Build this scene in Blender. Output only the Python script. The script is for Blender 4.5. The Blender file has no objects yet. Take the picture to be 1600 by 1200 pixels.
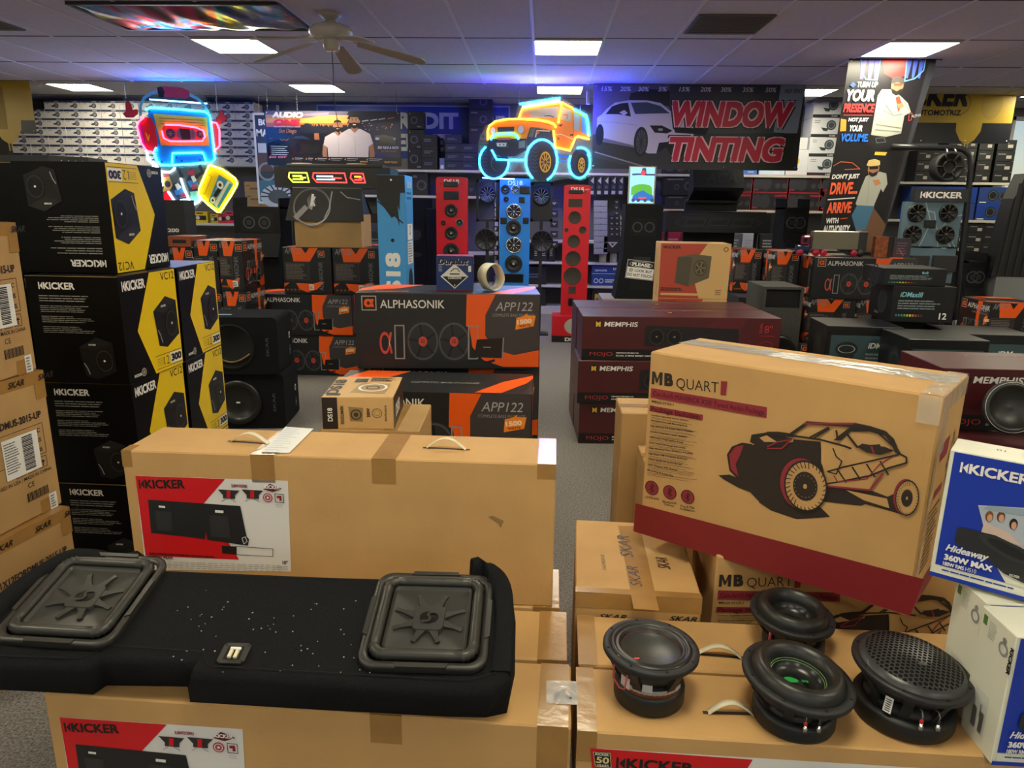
EXPO, PANEL, NEON, LED = 0.33, 30, 20, 800
import bpy, math, random
from mathutils import Vector, Matrix
random.seed(7)
sc = bpy.context.scene
C = sc.collection
PI = math.pi
# ---------------------------------------------------------------- camera
FPX, HC = 1115.0, 1.60
_Y = Vector((49/FPX, 276/FPX, -1)).normalized()
_Z = Vector((60/FPX, 4500/FPX, 1)).normalized(); _Z = (_Z-_Z.dot(_Y)*_Y).normalized()
_X = _Y.cross(_Z)
RW = Matrix((_X, _Y, _Z))            # camera axes -> world axes
cd = bpy.data.cameras.new('camera'); cam = bpy.data.objects.new('camera', cd); C.objects.link(cam)
cd.sensor_width = 36; cd.lens = FPX/1600*36; cd.clip_start = .02; cd.clip_end = 100
cam.matrix_world = Matrix.Translation((0, 0, HC)) @ RW.to_4x4()
sc.camera = cam
def ray(px, py): return RW @ Vector(((px-800)/FPX, -(py-600)/FPX, -1.0))
def aY(px, py, Y): r = ray(px, py); return r*(Y/r.y)+Vector((0, 0, HC))
def aZ(px, py, z): r = ray(px, py); return r*((z-HC)/r.z)+Vector((0, 0, HC))
def zz(ox, oy, k, pts): return [(ox+x/k, oy+y/k) for x, y in pts]
# ---------------------------------------------------------------- colour management, world
sc.view_settings.view_transform = 'Standard'; sc.view_settings.look = 'None'
sc.view_settings.exposure = EXPO; sc.view_settings.gamma = 1; sc.view_settings.use_curve_mapping = False
w = bpy.data.worlds.new('world'); sc.world = w; w.use_nodes = True
nt = w.node_tree; bg = nt.nodes['Background']
sky = nt.nodes.new('ShaderNodeTexSky'); sky.sky_type = 'NISHITA'; sky.sun_disc = False; sky.sun_elevation = math.radians(35); sky.sun_rotation = 2.0
nt.links.new(sky.outputs[0], bg.inputs[0]); bg.inputs[1].default_value = .12
# ---------------------------------------------------------------- materials
def lin(h):
    if isinstance(h, str):
        h = h.lstrip('#'); c = [int(h[i:i+2], 16)/255 for i in (0, 2, 4)]
    else: c = h
    return tuple((x/12.92 if x <= .04045 else ((x+.055)/1.055)**2.4) for x in c)+(1,)
MATS = {}
def mat(name, col='#808080', rough=.5, metal=0, emit=0, noise=0, scale=8, bump=0, bscale=60, alpha=1, spec=None, trans=0, coat=0):
    if name in MATS: return MATS[name]
    m = bpy.data.materials.new(name); m.use_nodes = True; t = m.node_tree; b = t.nodes['Principled BSDF']
    c = lin(col); b.inputs['Base Color'].default_value = c; b.inputs['Roughness'].default_value = rough; b.inputs['Metallic'].default_value = metal
    if spec is not None: b.inputs['Specular IOR Level'].default_value = spec
    if coat: b.inputs['Coat Weight'].default_value = coat; b.inputs['Coat Roughness'].default_value = .08
    if emit: b.inputs['Emission Color'].default_value = c; b.inputs['Emission Strength'].default_value = emit
    if alpha < 1: b.inputs['Alpha'].default_value = alpha
    if trans: b.inputs['Transmission Weight'].default_value = trans
    if noise or bump: tc = t.nodes.new('ShaderNodeTexCoord')
    if noise:
        n = t.nodes.new('ShaderNodeTexNoise'); n.inputs['Scale'].default_value = scale; n.inputs['Detail'].default_value = 6
        r = t.nodes.new('ShaderNodeValToRGB'); e = r.color_ramp.elements; e[0].position = .3; e[1].position = .7
        e[0].color = tuple(x*(1-noise) for x in c[:3])+(1,); e[1].color = tuple(min(1, x*(1+noise)) for x in c[:3])+(1,)
        t.links.new(tc.outputs['Object'], n.inputs['Vector']); t.links.new(n.outputs['Fac'], r.inputs['Fac']); t.links.new(r.outputs['Color'], b.inputs['Base Color'])
    if bump:
        n = t.nodes.new('ShaderNodeTexNoise'); n.inputs['Scale'].default_value = bscale; n.inputs['Detail'].default_value = 4
        bp = t.nodes.new('ShaderNodeBump'); bp.inputs['Strength'].default_value = bump; bp.inputs['Distance'].default_value = .01
        t.links.new(tc.outputs['Object'], n.inputs['Vector']); t.links.new(n.outputs['Fac'], bp.inputs['Height']); t.links.new(bp.outputs['Normal'], b.inputs['Normal'])
    MATS[name] = m; return m
def flat(col, rough=.45, **k): return mat('print_'+col.strip('#')+('_%d' % int(rough*100)), col, rough, **k)
kraft = mat('kraft_cardboard', '#bd9560', .75, noise=.08, scale=5, bump=.06, bscale=90, spec=.25)
kraftd = mat('kraft_cardboard_dull', '#ad8a5a', .75, noise=.08, scale=6, bump=.06, bscale=90, spec=.25)
tape = mat('brown_packing_tape', '#9c7541', .22, noise=.08, scale=14, bump=.12, bscale=30)
clear = mat('clear_packing_film', '#d9d2c4', .08, bump=.9, bscale=22, alpha=.42)
blk = mat('black_plastic', '#141517', .42, spec=.5)
blkm = mat('black_matte_plastic', '#18191b', .6)
felt = mat('black_carpet_cloth', '#17181a', .95, noise=.35, scale=220, bump=.5, bscale=500, spec=.15)
felt2 = mat('charcoal_carpet_cloth', '#1b1c1f', .95, noise=.3, scale=90, spec=.15)
rubber = mat('dark_rubber', '#1c1c1b', .38, spec=.5)
rubg = mat('olive_dark_rubber', '#2c2b28', .4, spec=.5)
steel = mat('chrome_metal', '#c8c8c8', .22, metal=1)
white = flat('#e8e6e2'); black = flat('#0b0b0c'); paper = flat('#dcdcd8', .6)
gblack = mat('glossy_black_card', '#030304', .4, spec=.2)
yel = mat('glossy_yellow_card', '#e2c00c', .32)
alb = mat('charcoal_card', '#1a1c20', .38); org = mat('orange_card', '#ea5a10', .38)
mred = mat('oxblood_card', '#48161b', .38, noise=.18, scale=3)
shelfm = mat('white_shelf_metal', '#b9b7ae', .5)
# ---------------------------------------------------------------- mesh builder
_tc = {}
def textgeo(s, bold, shear):
    k = (s, bold, shear)
    if k not in _tc:
        cu = bpy.data.curves.new('t', 'FONT'); cu.body = s; cu.size = 1; cu.offset = min(bold, .008); cu.shear = shear; cu.resolution_u = 3; cu.fill_mode = 'FRONT'
        ob = bpy.data.objects.new('t', cu); me = bpy.data.meshes.new_from_object(ob)
        vs = [(v.co.x, v.co.y) for v in me.vertices]; fs = [tuple(p.vertices) for p in me.polygons]
        bpy.data.objects.remove(ob); bpy.data.curves.remove(cu); bpy.data.meshes.remove(me)
        e = (bold-.008)*.9
        if e > .004:
            n = len(vs); base, bf = vs, fs; vs, fs = [], []
            for i, (dx, dy) in enumerate(((-e, -e), (e, -e), (-e, e), (e, e), (0, 0))): vs += [(x+dx, y+dy) for x, y in base]; fs += [tuple(j+i*n for j in f) for f in bf]
        _tc[k] = (vs, fs)
    return _tc[k]
class MB:
    def __init__(s, W=None): s.v = []; s.f = []; s.M = Matrix(); s.W = W or Matrix(); s.mats = []; s.k = 0
    def mi(s, m):
        if m not in s.mats: s.mats.append(m)
        return s.mats.index(m)
    def add(s, vs, fs, m, smooth=False):
        o = len(s.v); i = s.mi(m); M = s.M
        s.v += [M @ Vector(p) for p in vs]; s.f += [(tuple(o+j for j in f), i, smooth) for f in fs]; return s
    # ---- solids
    def box(s, x0, y0, z0, x1, y1, z1, m, c=0):
        if c <= 0:
            v = [(x, y, z) for x in (x0, x1) for y in (y0, y1) for z in (z0, z1)]
            return s.add(v, [(0, 1, 3, 2), (4, 6, 7, 5), (0, 4, 5, 1), (2, 3, 7, 6), (0, 2, 6, 4), (1, 5, 7, 3)], m)
        v = []; I = {}
        for a, x in ((0, x0), (1, x1)):
            for b, y in ((0, y0), (1, y1)):
                for d, z in ((0, z0), (1, z1)):
                    dx, dy, dz = (c if a == 0 else -c), (c if b == 0 else -c), (c if d == 0 else -c)
                    for t, p in enumerate(((x, y+dy, z+dz), (x+dx, y, z+dz), (x+dx, y+dy, z))): I[a, b, d, t] = len(v); v.append(p)
        f = []
        for a in (0, 1): f.append([I[a, b, d, 0] for b, d in ((0, 0), (0, 1), (1, 1), (1, 0))][::1 if a == 0 else -1])
        for b in (0, 1): f.append([I[a, b, d, 1] for a, d in ((0, 0), (1, 0), (1, 1), (0, 1))][::1 if b == 0 else -1])
        for d in (0, 1): f.append([I[a, b, d, 2] for a, b in ((0, 0), (0, 1), (1, 1), (1, 0))][::1 if d == 0 else -1])
        for a in (0, 1):
            for b in (0, 1): f.append([I[a, b, 0, 0], I[a, b, 1, 0], I[a, b, 1, 1], I[a, b, 0, 1]][::1 if (a+b) % 2 else -1])
            for d in (0, 1): f.append([I[a, 0, d, 0], I[a, 1, d, 0], I[a, 1, d, 2], I[a, 0, d, 2]][::1 if (a+d) % 2 == 0 else -1])
        for b in (0, 1):
            for d in (0, 1): f.append([I[0, b, d, 1], I[1, b, d, 1], I[1, b, d, 2], I[0, b, d, 2]][::1 if (b+d) % 2 else -1])
        for a in (0, 1):
            for b in (0, 1):
                for d in (0, 1): f.append([I[a, b, d, t] for t in (0, 1, 2)][::1 if (a+b+d) % 2 == 0 else -1])
        return s.add(v, f, m)
    def prism(s, pts, z0, z1, m, m2=None, smooth=False):      # pts counter-clockwise in xy of current frame; z0/z1 number or list
        n = len(pts); a = z0 if isinstance(z0, (list, tuple)) else [z0]*n; b = z1 if isinstance(z1, (list, tuple)) else [z1]*n
        v = [(p[0], p[1], a[i]) for i, p in enumerate(pts)]+[(p[0], p[1], b[i]) for i, p in enumerate(pts)]
        s.add(v, [tuple(range(n))[::-1], tuple(range(n, 2*n))], m2 or m)
        return s.add(v, [(i, (i+1) % n, n+(i+1) % n, n+i) for i in range(n)], m, smooth)
    def tube(s, pts, r, m, n=8, closed=False, smooth=True, rs=None):
        P = [Vector(p) for p in pts]; L = len(P); vs = []; fs = []; up = None
        for i in range(L):
            a = P[(i-1) % L] if (closed or i) else P[0]; b = P[(i+1) % L] if (closed or i < L-1) else P[-1]
            d = (b-a).normalized()
            if up is None: up = d.orthogonal().normalized()
            up = (up-up.dot(d)*d).normalized(); sd = d.cross(up); rr = rs[i] if rs else r
            for j in range(n): t = 2*PI*j/n; vs.append(P[i]+(up*math.cos(t)+sd*math.sin(t))*rr)
        for i in range(L if closed else L-1):
            for j in range(n):
                a, b = i*n+j, i*n+(j+1) % n; c_, d_ = ((i+1) % L)*n+(j+1) % n, ((i+1) % L)*n+j; fs.append((a, b, c_, d_))
        if not closed: fs += [tuple(range(n))[::-1], tuple(range((L-1)*n, L*n))]
        return s.add(vs, fs, m, smooth)
    def lathe(s, prof, m, n=40, smooth=True, cx=0, cy=0):      # prof (r,z) list, revolved about z of current frame
        vs = []; fs = []; L = len(prof)
        for r, z in prof:
            for j in range(n): t = 2*PI*j/n; vs.append((cx+r*math.cos(t), cy+r*math.sin(t), z))
        for i in range(L-1):
            for j in range(n): fs.append((i*n+j, i*n+(j+1) % n, (i+1)*n+(j+1) % n, (i+1)*n+j))
        return s.add(vs, fs, m, smooth)
    # ---- print on faces: F/B/L/R/T frames of a box w x d x h whose front bottom centre is the origin
    def face(s, k, w=0, d=0, h=0):
        T = Matrix.Translation; E = {'F': ((-w/2, 0, 0), (1, 0, 0), (0, 0, 1)), 'R': ((w/2, 0, 0), (0, 1, 0), (0, 0, 1)), 'L': ((-w/2, d, 0), (0, -1, 0), (0, 0, 1)),
             'B': ((w/2, d, 0), (-1, 0, 0), (0, 0, 1)), 'T': ((-w/2, 0, h), (1, 0, 0), (0, 1, 0)), '0': ((0, 0, 0), (1, 0, 0), (0, 1, 0))}[k]
        o, u, v = map(Vector, E); n = u.cross(v)
        s.M = T(o) @ Matrix((u, v, n)).transposed().to_4x4(); s.k = 1; return s
    def px(s, x, y):                                    # where the sight line of a photo pixel meets the current face
        I = (s.W @ s.M).inverted(); o = I @ Vector((0, 0, HC)); d = (I.to_3x3() @ ray(x, y)); t = -o.z/d.z; p = o+d*t; return (p.x, p.y)
    def P(s, pts, m, l=1): return s.poly([s.px(*p) for p in pts], m, l)
    def poly(s, pts, m, l=1):
        a = sum(pts[i][0]*pts[(i+1) % len(pts)][1]-pts[(i+1) % len(pts)][0]*pts[i][1] for i in range(len(pts)))
        if a < 0: pts = pts[::-1]
        s.k += 1; zl = (l+.6*(s.k % 25)/25)*LIFT
        return s.add([(p[0], p[1], zl) for p in pts], [tuple(range(len(pts)))], m)
    def rect(s, u, v, w, h, m, l=1): return s.poly([(u, v), (u+w, v), (u+w, v+h), (u, v+h)], m, l)
    def ell(s, u, v, r, m, l=1, ry=None, n=24, a=0):
        ry = ry or r; ca, sa = math.cos(a), math.sin(a); pts = []
        for i in range(n): t = 2*PI*i/n; x, y = r*math.cos(t), ry*math.sin(t); pts.append((u+x*ca-y*sa, v+x*sa+y*ca))
        return s.poly(pts, m, l)
    def ring(s, u, v, r, r2, m, l=1, n=28, k=1):
        vs = [(u+q*math.cos(2*PI*i/n), v+k*q*math.sin(2*PI*i/n), l*LIFT) for q in (r2, r) for i in range(n)]
        return s.add(vs, [(i, (i+1) % n, n+(i+1) % n, n+i)[::-1] for i in range(n)], m)
    def line(s, pts, wd, m, l=1, closed=False):
        n = len(pts); q = list(pts)+([pts[0]] if closed else [])
        for a, b in zip(q[:-1], q[1:]):
            dx, dy = b[0]-a[0], b[1]-a[1]; L = math.hypot(dx, dy) or 1; nx, ny = -dy/L*wd/2, dx/L*wd/2; ex, ey = dx/L*wd/3, dy/L*wd/3
            s.poly([(a[0]-ex+nx, a[1]-ey+ny), (a[0]-ex-nx, a[1]-ey-ny), (b[0]+ex-nx, b[1]+ey-ny), (b[0]+ex+nx, b[1]+ey+ny)], m, l)
        return s
    def PL(s, pts, wpx, m, l=1, closed=False):
        q = [s.px(*p) for p in pts]; a = s.px(*pts[0]); b = s.px(pts[0][0]+wpx, pts[0][1]); return s.line(q, math.hypot(a[0]-b[0], a[1]-b[1]), m, l, closed)
    def txt(s, st, u, v, h, m, w=None, bold=.02, shear=0, a=0, al='L', l=2):
        vs, fs = textgeo(st, bold, shear)
        if not vs: return s
        x0, x1 = min(p[0] for p in vs), max(p[0] for p in vs); y0 = 0 if any(ch in st for ch in 'gpqy,') and min(p[1] for p in vs) < -.05 else min(p[1] for p in vs); y1 = max(p[1] for p in vs)
        sy = h/(y1-y0); sx = w/(x1-x0) if w else sy; W = (x1-x0)*sx; off = {'L': 0, 'C': -W/2, 'R': -W}[al]; ca, sa = math.cos(a), math.sin(a)
        out = []; n5 = len(vs)//5 if bold > .0125 else len(vs)
        for iv, (x, y) in enumerate(vs): X, Yv = (x-x0)*sx+off, (y-y0)*sy; out.append((u+X*ca-Yv*sa, v+X*sa+Yv*ca, (l+.12*(iv//max(1, n5)))*LIFT))
        return s.add(out, fs, m)
    def T(s, st, p0, p1, hpx, m, bold=.02, shear=0, l=2):   # text whose baseline runs between two photo pixels on this face
        a, b, c = s.px(*p0), s.px(*p1), s.px(p0[0], p0[1]-hpx); d = math.hypot(b[0]-a[0], b[1]-a[1])
        return s.txt(st, a[0], a[1], math.hypot(c[0]-a[0], c[1]-a[1]), m, w=d, bold=bold, shear=shear, a=math.atan2(b[1]-a[1], b[0]-a[0]), l=l)
    def lines(s, u, v, w, h, n, m, l=1, rag=.35, fill=.5):    # rows of print too small to read
        st = h/n
        for i in range(n):
            ww = w*(1-rag*random.random()); y = v+h-(i+.75)*st; x = u
            while x < u+ww-.001:
                q = min(w*random.uniform(.08, .22), u+ww-x); s.rect(x, y, q*.9, st*fill, m, l); x += q
        return s
    def build(s, name, parent=None, W=None, sm=None):
        me = bpy.data.meshes.new(name); me.from_pydata([tuple(p) for p in s.v], [], [f[0] for f in s.f]); me.update()
        for m in s.mats: me.materials.append(m)
        for p, f in zip(me.polygons, s.f): p.material_index = f[1]; p.use_smooth = f[2]
        o = bpy.data.objects.new(name, me); C.objects.link(o)
        if parent is not None: o.parent = parent
        elif W is not None: o.matrix_world = W
        else: o.matrix_world = s.W
        return o
LIFT = .0009
def tag(o, label=None, cat=None, group=None, kind=None):
    if label: o['label'] = label
    if cat: o['category'] = cat
    if group: o['group'] = group
    if kind: o['kind'] = kind
    return o
def pose(x, y, z, rz=0, rx=0, ry=0): return Matrix.Translation((x, y, z)) @ Matrix.Rotation(rz, 4, 'Z') @ Matrix.Rotation(ry, 4, 'Y') @ Matrix.Rotation(rx, 4, 'X')
def thing(name, W, label, cat, group=None):
    o = bpy.data.objects.new(name, None); C.objects.link(o); o.matrix_world = W; o.empty_display_size = .1; return tag(o, label, cat, group)
def dup(o, W, label, group=None):
    c = o.copy(); C.objects.link(c); c.matrix_world = W; c['label'] = label
    if group: c['group'] = group
    for ch in list(o.children):
        d = ch.copy(); C.objects.link(d); d.parent = c
        for g in list(ch.children): e = g.copy(); C.objects.link(e); e.parent = d
    return c
def struct(o): o['kind'] = 'structure'; return o
def klogo(b, u, v, h, m, w=None, l=2, a=0):               # arrow-K mark and the word
    w = w or h*5.6; ca, sa = math.cos(a), math.sin(a); R_ = lambda x, y: (u+x*ca-y*sa, v+x*sa+y*ca); q = w*.115
    b.poly([R_(0, 0), R_(q*.28, 0), R_(q*.28, h), R_(0, h)], m, l); b.poly([R_(q*.34, h*.5), R_(q, h), R_(q, 0)], m, l)
    b.txt('KICKER', *R_(q*1.15, 0), h, m, w=w-q*1.15, bold=.035, a=a, l=l)
def KL(b, p0, p1, hpx, m, l=2):
    a, c, d = b.px(*p0), b.px(*p1), b.px(p0[0], p0[1]-hpx); klogo(b, a[0], a[1], math.hypot(d[0]-a[0], d[1]-a[1]), m, math.hypot(c[0]-a[0], c[1]-a[1]), l, math.atan2(c[1]-a[1], c[0]-a[0]))
ORD = ['', 'first', 'second', 'third', 'fourth', 'fifth', 'sixth', 'seventh', 'eighth', 'ninth', 'tenth', 'eleventh', 'twelfth', 'thirteenth']
# ================================================================ room shell
X0, X1, Y0, Y1, YS = -9.3, 8.0, -3.4, 11.55, 9.07
b = MB(); b.box(X0, Y0, -.1, X1, Y1, 0, mat('floor_carpet', '#75716c', .95, noise=.55, scale=120, bump=.3, bscale=200, spec=.1)); struct(b.build('floor'))
wallm = mat('grey_wall_paint', '#6d6c6c', .8, noise=.05, scale=2)
b = MB(); b.box(X0-.1, Y0, 0, X0, Y1, 3.3, wallm); struct(b.build('wall_left'))
b = MB(); b.box(X1, Y0, 0, X1+.1, Y1, 3.3, wallm); struct(b.build('wall_right'))
b = MB(); b.box(X0, Y1, 0, 6.95, Y1+.1, 3.3, wallm); b.box(6.95, Y1, 0, X1, Y1+.1, .85, wallm); b.box(6.95, Y1, 3.0, X1, Y1+.1, 3.3, wallm); struct(b.build('wall_back'))
b = MB(); b.box(X0, Y0-.1, 0, -4, Y0, 3.3, wallm); b.box(4, Y0-.1, 0, X1, Y0, 3.3, wallm); b.box(-4, Y0-.1, 0, 4, Y0, .5, wallm); b.box(-4, Y0-.1, 2.75, 4, Y0, 3.3, wallm); struct(b.build('wall_front'))
fr = mat('white_window_frame', '#c4c6c8', .4); gl = mat('window_glass', '#ffffff', .02, alpha=.12)
def window(name, x0, x1, y, z0, z1, nm):
    b = MB(); t = .05
    for i in range(nm+1): x = x0+(x1-x0-t)*i/nm; b.box(x, y, z0, x+t, y+.08, z1, fr)
    b.box(x0, y, z0, x1, y+.08, z0+t, fr); b.box(x0, y, z1-t, x1, y+.08, z1, fr); o = struct(b.build(name))
    g = MB(); g.box(x0+t, y+.035, z0+t, x1-t, y+.045, z1-t, gl); g.build('window_pane', o); return o
window('window_1', 6.95, X1, Y1+.01, .85, 3.0, 2); window('window_2', -4, 4, Y0-.09, .5, 2.75, 4)
ceilm = mat('ceiling_tile', '#cfc8e2', .9, noise=.05, scale=30, bump=.15, bscale=120)
ceil2 = mat('ceiling_tile_rear', '#b4b2b2', .9, noise=.05, scale=30)
b = MB(); b.box(X0, Y0, 3.02, X1, YS, 3.3, ceilm); struct(b.build('ceiling'))
b = MB(); b.box(X0, YS, 3.12, X1, Y1, 3.3, ceil2); struct(b.build('ceiling'))
gr = mat('ceiling_rail_paint', '#dcd6ea', .6); grd = mat('ceiling_joint_shadow_gap', '#38343c', .9)
b = MB()
for i in range(-15, 14):
    x = -.12+.61*i
    if X0 < x < X1: b.box(x-.012, Y0, 3.014, x+.012, YS-.01, 3.0202, gr)
for y in [9.07-.006]+[7.9-1.19*i for i in range(10)]: b.box(X0, y-.005, 3.0165, X1, y+.005, 3.0202, grd)
for y in (9.7, 10.92): b.box(X0, y-.005, 3.1165, X1, y+.005, 3.1202, grd)
for i in range(-7, 7): x = -.12+1.22*i; b.box(x-.01, YS, 3.115, x+.01, Y1, 3.1202, ceil2)
struct(b.build('trim_1'))
def base(n, *a): b = MB(); b.box(*a, mat('baseboard_black', '#222222', .6)); struct(b.build(n))
base('baseboard_back', X0, Y1-.015, 0, X1, Y1, .1); base('baseboard_left', X0, Y0, 0, X0+.015, Y1, .1); base('baseboard_right', X1-.015, Y0, 0, X1, Y1, .1)
# ---- ceiling lights
pan = mat('lit_diffuser', '#fff6d8', .5, emit=PANEL); frm = mat('fixture_frame', '#cfcfcf', .4)
def light(x, y, z, label, proto=[]):
    W = pose(x, y, z)
    if proto: return dup(proto[0], W, label)
    t = thing('ceiling_light', W, label, 'ceiling light', 'recessed square ceiling lights')
    b = MB(); s_, q = .305, .015
    for a in ((-s_, -s_, s_, -s_+q), (-s_, s_-q, s_, s_), (-s_, -s_, -s_+q, s_), (s_-q, -s_, s_, s_)): b.box(a[0], a[1], -.012, a[2], a[3], .001, frm)
    b.build('frame', t); b = MB(); b.box(-s_+q, -s_+q, -.008, s_-q, s_-q, -.002, pan); b.build('diffuser', t); proto.append(t); return t
light(.185, 7.06, 3.02, 'yellowish square ceiling light straight above the aisle, beside the neon truck')
light(-2.87, 7.06, 3.02, 'bright square ceiling light left of the white ceiling fan')
light(3.23, 7.06, 3.02, 'bright square ceiling light just above the hanging vertical banner')
light(-6.37, 10.2, 3.12, 'square ceiling light at far left above the wall of white amplifier boxes')
light(-3.07, 10.15, 3.12, 'square ceiling light behind the ceiling fan, above the banner with two men')
light(.18, 10.15, 3.12, 'square ceiling light right behind the neon truck sign')
light(3.43, 10.2, 3.12, 'square ceiling light between the window tinting banner and the vertical banner')
for yy in (4.0, .95, -2.1):
    for xx in (-5.92, -2.87, .18, 3.23, 6.28): light(xx, yy, 3.02, 'square ceiling light above the cartons, out of the picture, %s row, %s from the left' % (ORD[int((4.1-yy)/3)+1], ORD[int((xx+6)/3.05)+1]))
light(-8.3, 7.06, 3.02, 'square ceiling light outside the left edge of the picture'); light(6.28, 7.06, 3.02, 'square ceiling light outside the right edge, front row')
light(6.6, 10.15, 3.12, 'square ceiling light outside the right edge, rear row')
# ---- vents
def vent(x0, y0, x1, y1, z, label, mm):
    t = thing('ceiling_vent', pose((x0+x1)/2, (y0+y1)/2, z), label, 'vent'); w_, d_ = (x1-x0)/2, (y1-y0)/2
    b = MB(); b.box(-w_, -d_, -.012, w_, d_, .001, mm); b.build('frame', t)
    b = MB(); n = 10
    for i in range(n): y = -d_+.03+(2*d_-.06)*i/n; b.box(-w_+.02, y, -.016, w_-.02, y+.02, -.011, mat('vent_louvre', '#5c5a5c', .5))
    b.build('louvre', t)
vm = mat('vent_grey', '#6a686a', .6)
vent(1.13, 5.9, 1.71, 6.5, 3.02, 'grey square ceiling vent right of the centre', vm)
q = aZ(40, 46, 3.02); vent(q.x-.6, q.y-.6, q.x, q.y, 3.02, 'grey square ceiling vent in the top left corner', vm)
q = aZ(1290, 152, 3.12); vent(q.x-.1, q.y, q.x+.6, q.y+.5, 3.12, 'dark rear ceiling vent behind the window tinting banner', mat('vent_dark', '#4a4c55', .6))
# ---- iridescent foil panel
A, B_, D_, E_ = aZ(110, 5, 3.005), aZ(330, 5, 3.005), aZ(482, 43, 3.005), aZ(210, 42, 3.005)
x0, x1, y0, y1 = -3.5, -1.98, 5.62, 6.36
im = mat('iridescent_foil', '#404048', .16, metal=1)
t = im.node_tree; bb = t.nodes['Principled BSDF']; tc = t.nodes.new('ShaderNodeTexCoord'); nz = t.nodes.new('ShaderNodeTexNoise'); nz.inputs['Scale'].default_value = 1.3; nz.inputs['Distortion'].default_value = 1.2
rr = t.nodes.new('ShaderNodeValToRGB'); cr = rr.color_ramp
for i, (p, c_) in enumerate(((0, '#222226'), (.36, '#26262c'), (.44, '#c8306a'), (.5, '#4fb0e8'), (.56, '#8a8cf0'), (.62, '#d8d040'), (.7, '#30302c'), (1, '#191919'))):
    e = cr.elements[i] if i < 2 else cr.elements.new(p)
    e.position = p; e.color = lin(c_)
mp = t.nodes.new('ShaderNodeMapping'); mp.inputs['Scale'].default_value = (1.1, .35, 1)
t.links.new(tc.outputs['Object'], mp.inputs[0]); t.links.new(mp.outputs[0], nz.inputs['Vector']); t.links.new(nz.outputs['Fac'], rr.inputs['Fac']); t.links.new(rr.outputs['Color'], bb.inputs['Base Color'])
b = MB(); n = 30; vs = []; fs = []
for j in range(n+1):
    for i in range(n+1):
        u, v = i/n, j/n; sag = .05*math.sin(PI*u)*math.sin(PI*v)+.008*math.sin(14*u+5*v)*math.sin(PI*v)+.006*math.sin(31*u-7*v)
        vs.append((x0+(x1-x0)*u, y0+(y1-y0)*v, 3.0-sag))
for j in range(n):
    for i in range(n): a = j*(n+1)+i; fs.append((a, a+n+1, a+n+2, a+1))
b.add(vs, fs, im, True); f_ = thing('foil_ceiling_panel', pose(0, 0, 0), 'rainbow iridescent foil sheet sagging from the ceiling at top left', 'ceiling panel')
b.build('foil_sheet', f_); b = MB()
for a in ((x0-.03, y0-.03, x1+.03, y0), (x0-.03, y1, x1+.03, y1+.03), (x0-.03, y0, x0, y1), (x1, y0, x1+.03, y1)): b.box(a[0], a[1], 2.995, a[2], a[3], 3.0195, mat('thin_dark_frame', '#3a3a3e', .4))
b.build('frame', f_)
# ---- ceiling fan
fanm = mat('cream_fan_enamel', '#c9c4bd', .25, coat=.3); bldm = mat('fan_blade_underside', '#a9a294', .5)
c0 = aZ(516, 21, 3.02); cx, cy = c0.x, c0.y
fan = thing('ceiling_fan', pose(cx, cy, 3.02), 'white five-blade ceiling fan hanging beside the foil panel', 'ceiling fan')
b = MB(); b.lathe([(.085, 0), (.088, -.012), (.07, -.03), (.045, -.045), (.04, -.06)][::-1], fanm); b.build('canopy', fan)
b = MB(); b.lathe([(.03, -.185), (.10, -.182), (.15, -.17), (.168, -.142), (.165, -.118), (.14, -.093), (.09, -.074), (.045, -.065), (.04, -.05)], fanm); b.build('motor_housing', fan)
b = MB(); b.lathe([(.001, -.265), (.05, -.265), (.060, -.255), (.064, -.21), (.055, -.19), (.05, -.18)], fanm); b.build('switch_housing', fan)
a0 = math.radians(18)
for i in range(5):
    b = MB(); b.M = Matrix.Rotation(a0+2*PI*i/5, 4, 'Z') @ Matrix.Translation((0, 0, -.165)) @ Matrix.Rotation(math.radians(11), 4, 'Y') @ Matrix.Rotation(math.radians(-10), 4, 'X')
    pts = [(.20, -.045), (.60, -.068), (.70, -.064), (.735, -.035), (.74, 0), (.735, .035), (.70, .064), (.60, .068), (.20, .045)]
    b.prism(pts, -.004, .004, bldm); bl = b.build('blade', fan)
    b2 = MB(); b2.M = b.M.copy(); b2.prism([(.05, -.02), (.17, -.015), (.25, -.035), (.26, 0), (.25, .035), (.17, .015), (.05, .02)], .004, .010, fanm); b2.build('blade_bracket', bl)
b = MB(); b.tube([(0, 0, -.265), (.004, 0, -.40), (-.003, .002, -.58), (.018, 0, -.78), (.03, 0, -.88)], .0035, blk, 6); b.build('pull_cord', fan)
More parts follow.
